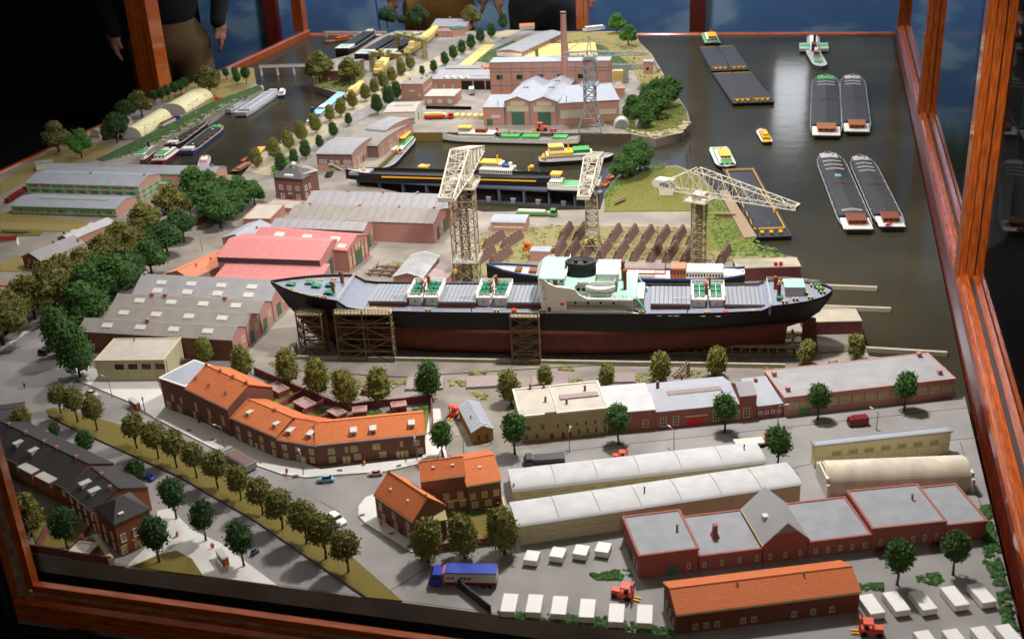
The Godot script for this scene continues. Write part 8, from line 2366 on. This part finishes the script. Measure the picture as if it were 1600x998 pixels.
	tufts("weeds","right edge",[Vector2(270,-1576),Vector2(282,-1578),Vector2(282,-1448),Vector2(285,-1288),Vector2(271,-1286),Vector2(268,-1401),Vector2(259,-1436),Vector2(268,-1492)],600,4.0,Color(0.02,0.07,0.015),Color(0.07,0.15,0.04),1.0)
	tufts("weeds","front edge",[Vector2(-381,-1196),Vector2(-225,-1212),Vector2(-143,-1203),Vector2(-141,-1190),Vector2(-273,-1191),Vector2(-378,-1183)],600,3.4,Color(0.02,0.07,0.015),Color(0.07,0.15,0.04),1.4)
	for q in [[Vector2(-276,-1300),Vector2(-222,-1323),Vector2(-217,-1298),Vector2(-262,-1289)],[Vector2(90,-1345),Vector2(121,-1355),Vector2(120,-1340),Vector2(90,-1335)],[Vector2(166,-1381),Vector2(196,-1392),Vector2(203,-1376),Vector2(190,-1365),Vector2(167,-1369)]]: tufts("weeds","yard",q,130,3.6,Color(0.02,0.07,0.015),Color(0.07,0.16,0.04),0.7)
	for p in [Vector2(-1024,-1848),Vector2(-895,-1813),Vector2(-818,-1798),Vector2(-754,-1803),Vector2(-639,-1827),Vector2(-584,-1785),Vector2(-612,-1878),Vector2(-444,-1924),Vector2(-417,-1869),Vector2(-293,-1900),Vector2(-201,-1941),Vector2(-287,-1911),Vector2(-61,-1991),Vector2(-723,-1803),Vector2(62,-2021)]:
		tufts("weeds","slipway yard",[p + Vector2(-18,-12),p + Vector2(16,-14),p + Vector2(20,10),p + Vector2(-14,12)],30,4.0,Color(0.12,0.13,0.03),Color(0.30,0.28,0.08),1.0)
	tufts("weeds","stones of the left bank",[Vector2(-2221,-4221),Vector2(-2172,-4156),Vector2(-2173,-3806),Vector2(-2165,-3569),Vector2(-2184,-3243),Vector2(-2249,-3134),Vector2(-2283,-3508),Vector2(-2287,-3938)],700,4.5,Color(0.05,0.12,0.03),Color(0.16,0.24,0.07),0.8)
	tufts("stones","left bank",[Vector2(-2198,-4089),Vector2(-2193,-3863),Vector2(-2184,-3602),Vector2(-2187,-3304),Vector2(-2205,-3303),Vector2(-2222,-3671),Vector2(-2226,-3901)],260,4.0,Color(0.45,0.36,0.2),Color(0.62,0.52,0.34),0.5)
	tufts("weeds","tip",[Vector2(-703,-3740),Vector2(-550,-4130),Vector2(-447,-3930),Vector2(-439,-3646),Vector2(-590,-3619)],600,6.0,Color(0.06,0.11,0.02),Color(0.24,0.26,0.07),1.2)
	tufts("stones","tip",[Vector2(-600,-3642),Vector2(-514,-3563),Vector2(-432,-3623),Vector2(-415,-3760),Vector2(-438,-3775),Vector2(-455,-3676),Vector2(-523,-3624)],220,6.0,Color(0.4,0.34,0.22),Color(0.55,0.48,0.36),0.7)
	tufts("weeds","timber beds",[Vector2(-1511,-4717),Vector2(-1397,-5153),Vector2(-855,-5213),Vector2(-714,-4672),Vector2(-538,-4130),Vector2(-646,-4225),Vector2(-759,-4622),Vector2(-1081,-4688)],900,5.0,Color(0.07,0.12,0.03),Color(0.26,0.26,0.08),1.0)
	tufts("weeds","canal head",[Vector2(-2124,-4535),Vector2(-2129,-4665),Vector2(-1852,-4494),Vector2(-1783,-4109),Vector2(-1979,-4231)],350,7.0,Color(0.04,0.09,0.02),Color(0.14,0.18,0.05),1.0)
	tufts("hedge","office hedge",[Vector2(-1645,-3135),Vector2(-1643,-3247),Vector2(-1613,-3207),Vector2(-1588,-3047)],200,7.0,Color(0.04,0.12,0.02),Color(0.13,0.26,0.06),1.6)
	for q in [[Vector2(-1004,-1768),Vector2(-977,-1778),Vector2(-956,-1744)],[Vector2(-864,-1688),Vector2(-834,-1693),Vector2(-829,-1665)],[Vector2(-768,-1692),Vector2(-738,-1704),Vector2(-747,-1679)],[Vector2(-693,-1717),Vector2(-663,-1732),Vector2(-657,-1699)],[Vector2(-503,-1416),Vector2(-470,-1429),Vector2(-470,-1411)],[Vector2(-980,-1668),Vector2(-952,-1698),Vector2(-929,-1677)]]: tufts("shrub","terrace gardens",q,60,4.0,Color(0.03,0.08,0.02),Color(0.10,0.17,0.05),1.2)

# low ground cover: many small ragged clumps over a patch of ground
func tufts(called: String,_where: String,poly: Array,n: int,size: float,c0: Color,c1: Color,spread: float):
	var r := RandomNumberGenerator.new()
	r.seed = n + poly.size()*31 + int(poly[0].x)
	var p := PackedVector2Array(poly)
	var lo: Vector2 = p[0]
	var hi: Vector2 = p[0]
	for v in p: lo = lo.min(v); hi = hi.max(v)
	var nz := FastNoiseLite.new(); nz.frequency = 0.02; nz.seed = n
	var pts := []
	var tries := 0
	while pts.size() < n and tries < n*12:
		tries += 1
		var v := Vector2(r.randf_range(lo.x,hi.x),r.randf_range(lo.y,hi.y))
		if Geometry2D.is_point_in_polygon(v,p) and nz.get_noise_2dv(v) > r.randf_range(-0.5,0.35) - (spread - 1.0)*0.4: pts.append(v)
	var s := mb()
	var u := [Vector3(1,0.2,0),Vector3(-0.5,0.1,0.9),Vector3(-0.6,0.25,-0.8),Vector3(0.1,0.9,0.1),Vector3(0.5,0.6,0.6),Vector3(-0.4,0.7,-0.4)]
	for f in [[0,4,3],[4,1,3],[1,5,3],[5,2,3],[2,0,3],[0,1,4],[1,2,5]]: tri(s,u[f[0]],u[f[1]],u[f[2]])
	var m := MultiMesh.new()
	m.transform_format = MultiMesh.TRANSFORM_3D
	m.use_colors = true
	m.mesh = done(s)
	m.instance_count = pts.size()
	for i in pts.size():
		var k := size*r.randf_range(0.5,1.4)
		m.set_instance_transform(i,Transform3D(Basis(Vector3.UP,r.randf()*TAU).scaled(Vector3(k,k*r.randf_range(0.4,0.9),k)),Vector3(pts[i].x,1.2,pts[i].y)*U))
		m.set_instance_color(i,c0.lerp(c1,r.randf()))
	var o := MultiMeshInstance3D.new()
	o.name = numbered(called)
	o.multimesh = m
	o.material_override = M["leaf"]
	o.set_meta("kind","stuff")
	add_child(o)

# ---------- visitors round the case ----------
# surface nets over smoothly joined tapered capsules [a, b, ra, rb]
func flesh(bones: Array,cell: float,blend: float,t: Node3D,called: String,m: String):
	var lo := Vector3.INF
	var hi := -Vector3.INF
	for b in bones:
		for i in 2:
			lo = lo.min(b[i] - Vector3.ONE*(b[2 + i] + cell*3)); hi = hi.max(b[i] + Vector3.ONE*(b[2 + i] + cell*3))
	var n := Vector3i(((hi - lo)/cell).ceil()) + Vector3i.ONE
	var f := PackedFloat32Array(); f.resize(n.x*n.y*n.z); f.fill(cell*4)
	for b in bones:
		var rr: float = maxf(b[2],b[3]) + cell*2 + blend
		var i0 := Vector3i(((Vector3(b[0]).min(b[1]) - Vector3.ONE*rr - lo)/cell).floor()).clamp(Vector3i.ZERO,n - Vector3i.ONE)
		var i1 := Vector3i(((Vector3(b[0]).max(b[1]) + Vector3.ONE*rr - lo)/cell).ceil()).clamp(Vector3i.ZERO,n - Vector3i.ONE)
		var ab: Vector3 = b[1] - b[0]
		var q := maxf(ab.length_squared(),0.001)
		for z in range(i0.z,i1.z + 1):
			for y in range(i0.y,i1.y + 1):
				for x in range(i0.x,i1.x + 1):
					var p := lo + Vector3(x,y,z)*cell
					var h := clampf((p - b[0]).dot(ab)/q,0,1)
					var d: float = p.distance_to(b[0] + ab*h) - lerpf(b[2],b[3],h)
					var k := (z*n.y + y)*n.x + x
					var w := clampf(0.5 + 0.5*(f[k] - d)/blend,0,1)
					f[k] = lerpf(f[k],d,w) - blend*w*(1 - w)
	var s := mb(); s.set_smooth_group(0)
	var ids := {}
	var step := [1,n.x,n.x*n.y]
	for z in n.z - 1:
		for y in n.y - 1:
			for x in n.x - 1:
				var k := (z*n.y + y)*n.x + x
				var c := Vector3.ZERO; var hits := 0
				for e in [[0,0,1],[0,2,3],[0,4,5],[0,6,7],[1,0,2],[1,1,3],[1,4,6],[1,5,7],[2,0,4],[2,1,5],[2,2,6],[2,3,7]]:
					var ka: int = k + (e[1] & 1) + (e[1] >> 1 & 1)*step[1] + (e[1] >> 2)*step[2]
					var kb: int = ka + step[e[0]]
					if (f[ka] < 0) != (f[kb] < 0):
						var g := f[ka]/(f[ka] - f[kb])
						var o := Vector3(e[1] & 1,e[1] >> 1 & 1,e[1] >> 2)
						o[e[0]] += g; c += o; hits += 1
				if hits: ids[k] = lo + (Vector3(x,y,z) + c/hits)*cell
	for k in ids:
		for ax in 3:
			var u: int = step[(ax + 1) % 3]
			var v: int = step[(ax + 2) % 3]
			if (f[k] < 0) != (f[k + step[ax]] < 0) and ids.has(k - u) and ids.has(k - v) and ids.has(k - u - v):
				if f[k] < 0: quad(s,ids[k],ids[k - u],ids[k - u - v],ids[k - v])
				else: quad(s,ids[k],ids[k - v],ids[k - u - v],ids[k - u])
	put(s,called,m,t)

func visitor(label: String,at: Vector3,yaw: float,trousers: String,top: String,spread: float):
	var t := thing("person",label,"person",at,yaw)
	var legs := [[Vector3(-62,930,0),Vector3(62,930,0),112,112],[Vector3(0,1060,0),Vector3(0,960,0),125,130]]
	var torso := [[Vector3(0,1115,0),Vector3(0,1200,5),152,150],[Vector3(-70,1330,0),Vector3(70,1330,0),130,130],[Vector3(-160,1410,-5),Vector3(160,1410,-5),62,62]]
	var skin := [[Vector3(0,1400,0),Vector3(0,1530,5),58,54],[Vector3(0,1590,20),Vector3(0,1660,5),72,88],[Vector3(0,1600,92),Vector3(0,1585,104),10,13],[Vector3(-26,1552,82),Vector3(26,1552,82),9,9]]
	for e in [-1,1]:
		legs.append_array([[Vector3(e*88,900,0),Vector3(e*(95 + spread*0.5),480,12),96,66],[Vector3(e*(95 + spread*0.5),480,12),Vector3(e*(95 + spread),90,-10),66,54]])
		torso.append_array([[Vector3(e*190,1400,-5),Vector3(e*275,1160,-60),62,48],[Vector3(e*275,1160,-60),Vector3(e*225,1015,60),48,36]])
		skin.append_array([[Vector3(e*92,1620,0),Vector3(e*92,1640,-4),16,18]])
		var hand := [[Vector3(e*235,930 + 95,42),Vector3(e*232,890 + 95,50),26,30],[Vector3(e*232,890 + 95,42),Vector3(e*230,850 + 95,66),26,22],[Vector3(e*222,888 + 95,66),Vector3(e*206,850 + 95,84),12,9]]
		for k in 4: hand.append_array([[Vector3(e*230,852 + 95 - absf(k - 1)*3,34 + k*15),Vector3(e*228,815 + 95 + absf(k - 1.2)*5,38 + k*15),10,9],[Vector3(e*228,815 + 95 + absf(k - 1.2)*5,38 + k*15),Vector3(e*216,786 + 95 + absf(k - 1.2)*8,40 + k*14),9,8]])
		flesh(hand,6.0,5.0,t,"hand","skin")
		flesh([[Vector3(e*(95 + spread),40,-20),Vector3(e*(105 + spread),28,130),46,36]],16.0,10.0,t,"shoe","case_black")
	flesh(legs,20.0,34.0,t,"trousers",trousers)
	flesh(torso,20.0,40.0,t,"jumper",top)
	flesh(skin,14.0,16.0,t,"head","skin")
	flesh([[Vector3(0,1670,-14),Vector3(0,1690,-20),92,90],[Vector3(0,1600,-40),Vector3(0,1660,-30),76,86]],16.0,16.0,t,"hair","tar_black")

func visitors():
	visitor("person in black jumper and tan trousers standing behind the left side",Vector3(-2890,-850,-4690),0.55,"trousers_tan","sweater_black",60)
	visitor("person in mustard trousers standing behind the far side",Vector3(-1925,-850,-5700),0.3,"trousers_mustard","sweater_black",20)
	visitor("person dressed all in black standing behind the far middle",Vector3(-1365,-850,-5700),0.2,"sweater_black","sweater_black",30)
	visitor("person in dark clothes with one hand showing beyond the right rail",Vector3(985,-850,-5050),-0.3,"sweater_black","sweater_black",20)
	var s := mb(); tube(s,Vector3.ZERO,Vector3(-40,900,0),5,5,8); tag(put(s,"hanging_cord","blue_paint",null,Vector3(-2160,0,-5448)),"bright blue cord hanging behind the far left pane","cord")


func plant_trees():
	# avenue verge, from far to near
	var l := [[Vector3(-1339,0,-1590),63],[Vector3(-1288,0,-1567),75],[Vector3(-1232,0,-1544),74],[Vector3(-1123,0,-1499),73],[Vector3(-1066,0,-1474),75],[Vector3(-1018,0,-1453),76],[Vector3(-968,0,-1430),70],[Vector3(-916,0,-1406),75],[Vector3(-862,0,-1381),68],[Vector3(-808,0,-1349),72],[Vector3(-760,0,-1319),75],[Vector3(-707,0,-1290),79],[Vector3(-663,0,-1261),81],[Vector3(-618,0,-1237),74]]
	for i in l.size():
		tree("olive_ball","olive round-crowned tree on the grass verge, %s from the far end" % nth(i),l[i][0],l[i][1],"trees on the grass verge of the avenue","verge_tree")
	l = [["front of the dark-roofed terrace, farthest",Vector3(-1285,0,-1497),39],["front of the dark-roofed terrace, second",Vector3(-1193,0,-1456),55],["the side road by a blue car",Vector3(-1046,0,-1376),61],["the white pavement behind the corner house",Vector3(-940,0,-1314),76],["the white pavement above the bus shelter",Vector3(-864,0,-1269),74],["the white pavement nearest the front edge, beside the bus shelter",Vector3(-776,0,-1221),78],["the grass corner beside the orange brick corner house",Vector3(-906,0,-1205),83],["the back gardens of the terrace, lower left",Vector3(-1062,0,-1205),79]]
	for e in l:
		tree("deep_ball","dark green round tree on %s" % e[0] if not e[0].begins_with("front") else "dark green round tree in %s" % e[0],e[1],e[2],"dark green street trees","street_tree")
	tree("olive_ball","olive round tree behind the far end of the dark-roofed terrace",Vector3(-1345,0,-1492),68,"","street_tree")
	tree("moss_column","olive tree in the terrace gardens at the left upright of the sash",Vector3(-1145,0,-1230),80,"","garden_tree")
	# row behind the orange-roofed terrace and the long workshops
	l = [["moss",322,568,527],["moss",382,592,543],["moss",452,602,545],["moss",498,620,562],["moss",543,638,578],["moss",593,632,574],["columngreen",670,624,564],["moss",798,632,577],["moss",853,606,570],["moss",948,606,568],["moss",1032,600,549],["moss",1119,590,541],["moss",1259,572,530],["moss",1337,564,521]]
	var pos := [Vector3(-1168,0,-1831),Vector3(-1058,0,-1781),Vector3(-957,0,-1770),Vector3(-881,0,-1735),Vector3(-809,0,-1702),Vector3(-755,0,-1726),Vector3(-670,0,-1760),Vector3(-514,0,-1766),Vector3(-466,0,-1840),Vector3(-354,0,-1858),Vector3(-258,0,-1890),Vector3(-159,0,-1932),Vector3(2,0,-2006),Vector3(94,0,-2043)]
	var hs := [59,72,78,81,81,78,81,72,50,52,68,67,58,59]
	for i in l.size():
		tree(l[i][0] + "_column","yellow-green column-shaped tree along the slipway yard, %s from the left" % nth(i),pos[i],hs[i],"column-shaped trees along the slipway yard","column_tree")
	l = [["beside the small grey-roofed ochre shed",Vector3(-580,0,-1564),72],["at the near corner of the cream terrace",Vector3(-463,0,-1598),80],["before the green workshop door",Vector3(-297,0,-1661),77],["before the red workshop door",Vector3(-125,0,-1730),77],["before the left half of the long pink brick workshop",Vector3(28,0,-1801),73],["before the right half of the long pink brick workshop",Vector3(173,0,-1858),78],["on the road between the white vaulted sheds and the yellow shed",Vector3(-32,0,-1629),79],["beside the white block row, left of the pair at front right",Vector3(141,0,-1356),75],["beside the white block row, right of the pair at front right",Vector3(216,0,-1393),73]]
	for e in l:
		tree("green_ball","green egg-shaped tree %s" % e[0],e[1],e[2],"green egg-shaped street trees","street_tree")
	l = [[Vector3(-512,0,-1284),77],[Vector3(-462,0,-1303),77],[Vector3(-408,0,-1324),81]]
	for i in 3:
		tree("moss_column","olive column-shaped tree behind the blue-roofed lorry, %s from the left" % nth(i),l[i][0],l[i][1],"trees behind the blue-roofed lorry","column_tree")
	# the big avenue trees on the left, from near to far
	l = [["columngreen_column",Vector3(-1394,0,-1732),121],["columngreen_column",Vector3(-1488,0,-1816),113],["olive_wide",Vector3(-1654,0,-1840),116],["olive_wide",Vector3(-1673,0,-1902),99],["olive_wide",Vector3(-1642,0,-2010),121],["olive_wide",Vector3(-1669,0,-1971),108],["green_wide",Vector3(-1501,0,-1928),120],["green_wide",Vector3(-1521,0,-2071),122],["green_wide",Vector3(-1552,0,-2031),118],["olive_wide",Vector3(-1686,0,-2194),86],["olive_wide",Vector3(-1699,0,-2297),85],["olive_wide",Vector3(-1692,0,-2373),90],["green_wide",Vector3(-1538,0,-2247),96],["olive_wide",Vector3(-1704,0,-2494),96],["deep_wide",Vector3(-1573,0,-2380),94],["olive_wide",Vector3(-1685,0,-2617),106],["deep_wide",Vector3(-1583,0,-2480),88],["green_wide",Vector3(-1537,0,-2594),101],["green_wide",Vector3(-1671,0,-2716),127],["green_wide",Vector3(-1584,0,-2645),109],["green_wide",Vector3(-1544,0,-2730),100],["green_wide",Vector3(-1542,0,-2676),81],["green_wide",Vector3(-1533,0,-2787),72],["deep_wide",Vector3(-1708,0,-2813),81],["olive_wide",Vector3(-1769,0,-2704),57],["deep_wide",Vector3(-1550,0,-2173),94],["olive_wide",Vector3(-1633,0,-2328),92],["green_wide",Vector3(-1576,0,-2093),111],["olive_wide",Vector3(-1657,0,-2081),114],["green_wide",Vector3(-1625,0,-2788),80]]
	for i in l.size():
		var k: String = l[i][0]
		tree(k,"big clumpy %s tree of the left avenue, %s from the camera" % ["olive" if k.begins_with("olive") else "green",["1st","2nd","3rd"][i] if i < 3 else "%dth" % (i + 1)],l[i][1],l[i][2],"big trees of the left avenue","avenue_tree")
	# far slender trees along the canal road, near to far
	l = [["moss",Vector3(-1693,0,-3130),66],["moss",Vector3(-1673,0,-3216),73],["moss",Vector3(-1674,0,-3325),71],["moss",Vector3(-1673,0,-3425),76],["moss",Vector3(-1671,0,-3537),72],["moss",Vector3(-1684,0,-3690),62],["moss",Vector3(-1672,0,-3763),70],["moss",Vector3(-1670,0,-3874),67],["moss",Vector3(-1665,0,-3992),68],["moss",Vector3(-1670,0,-4094),67],["moss",Vector3(-1662,0,-4179),75],["moss",Vector3(-1668,0,-4289),69],["moss",Vector3(-1676,0,-4427),68],["moss",Vector3(-1671,0,-4524),69]]
	for i in l.size():
		tree(l[i][0] + "_column","slender olive tree beside the canal quay road, %s from the near end" % nth(i),l[i][1],l[i][2],"slender trees beside the canal quay road","column_tree")
	l = [[Vector3(-1596,0,-3099),61],[Vector3(-1576,0,-3239),63],[Vector3(-1590,0,-3181),50],[Vector3(-1578,0,-3356),47],[Vector3(-1584,0,-3487),55],[Vector3(-1594,0,-3644),46],[Vector3(-1548,0,-3807),75],[Vector3(-1546,0,-3920),81],[Vector3(-1551,0,-4018),73],[Vector3(-1588,0,-4430),42],[Vector3(-1554,0,-4479),55],[Vector3(-1548,0,-4614),62],[Vector3(-1547,0,-4730),66],[Vector3(-1542,0,-4837),67],[Vector3(-1533,0,-4948),71],[Vector3(-1530,0,-5093),73],[Vector3(-1512,0,-5215),71],[Vector3(-1516,0,-5439),79]]
	for i in l.size():
		tree("darkcolumn_column","dark green clipped tree beside the far road, %s from the near end" % nth(i),l[i][0],l[i][1],"dark clipped trees of the far road","column_tree")
	# trees of the canal head and the banks
	for e in [["olive_wide","big olive tree left of the far red-brick boathouse",Vector3(-1986,0,-4299),125],["olive_wide","olive tree right of the far boathouse roof",Vector3(-1843,0,-4270),105],["deep_wide","green tree on the far edge right of the floating gantries",Vector3(-2129,0,-5482),107],["deep_wide","small dark tree below the visitor in mustard trousers",Vector3(-2062,0,-5515),57],["deep_wide","spreading dark green tree before the mustard trousers",Vector3(-1961,0,-5479),112],["olive_wide","dark olive tree right of the far grey-roofed house",Vector3(-1683,0,-5475),111],["olive_wide","olive tree at the left end of the model near the left rail",Vector3(-2480,0,-3233),106],["bright_wide","bright green tree at the left end of the model",Vector3(-2349,0,-3169),99],["deep_wide","dark green tree before the near round-roofed hangar",Vector3(-2334,0,-3355),107],["olive_wide","olive tree behind the near round-roofed hangar",Vector3(-2453,0,-3712),97],["deep_wide","dark green tree left of the olive tree behind the hangar",Vector3(-2471,0,-3636),81],["olive_wide","olive tree at the far end of the far hangar",Vector3(-2358,0,-4060),112],["bright_wide","yellow-green tree at the far right corner of the island",Vector3(-939,0,-5336),93],["bright_wide","yellow-green bushy tree below the far right corner tree",Vector3(-836,0,-5038),94]]:
		tree(e[0],e[1],e[2],e[3],"","bank_tree")
	l = [[Vector3(-2499,0,-3885),60],[Vector3(-2480,0,-3906),65],[Vector3(-2479,0,-3948),66],[Vector3(-2478,0,-4000),66],[Vector3(-2477,0,-4043),62],[Vector3(-2484,0,-4097),62],[Vector3(-2467,0,-4165),60],[Vector3(-2417,0,-4235),64],[Vector3(-2413,0,-4306),56],[Vector3(-2384,0,-4330),54],[Vector3(-2303,0,-4194),63],[Vector3(-2288,0,-4241),76]]
	for i in l.size():
		tree("green_ball","small green tree along the left rail behind the hangars, %s from the left" % nth(i),l[i][0],l[i][1],"small trees along the left rail","bank_tree")
	l = [[Vector3(-614,0,-3797),84],[Vector3(-566,0,-3684),86],[Vector3(-532,0,-3802),101],[Vector3(-553,0,-3923),112],[Vector3(-518,0,-3961),113],[Vector3(-579,0,-3886),80]]
	for i in l.size():
		tree("green_wide","dark green tree on the rounded tip beyond the grey crane, %s of six" % nth(i),l[i][0],l[i][1],"trees on the rounded tip","bank_tree")
	l = [[Vector3(-520,0,-3153),99],[Vector3(-500,0,-3204),100],[Vector3(-538,0,-3114),79]]
	for i in 3:
		tree("green_wide","wide green tree at the water edge of the lawn, %s of three" % nth(i),l[i][0],l[i][1],"trees at the water edge of the lawn","bank_tree")
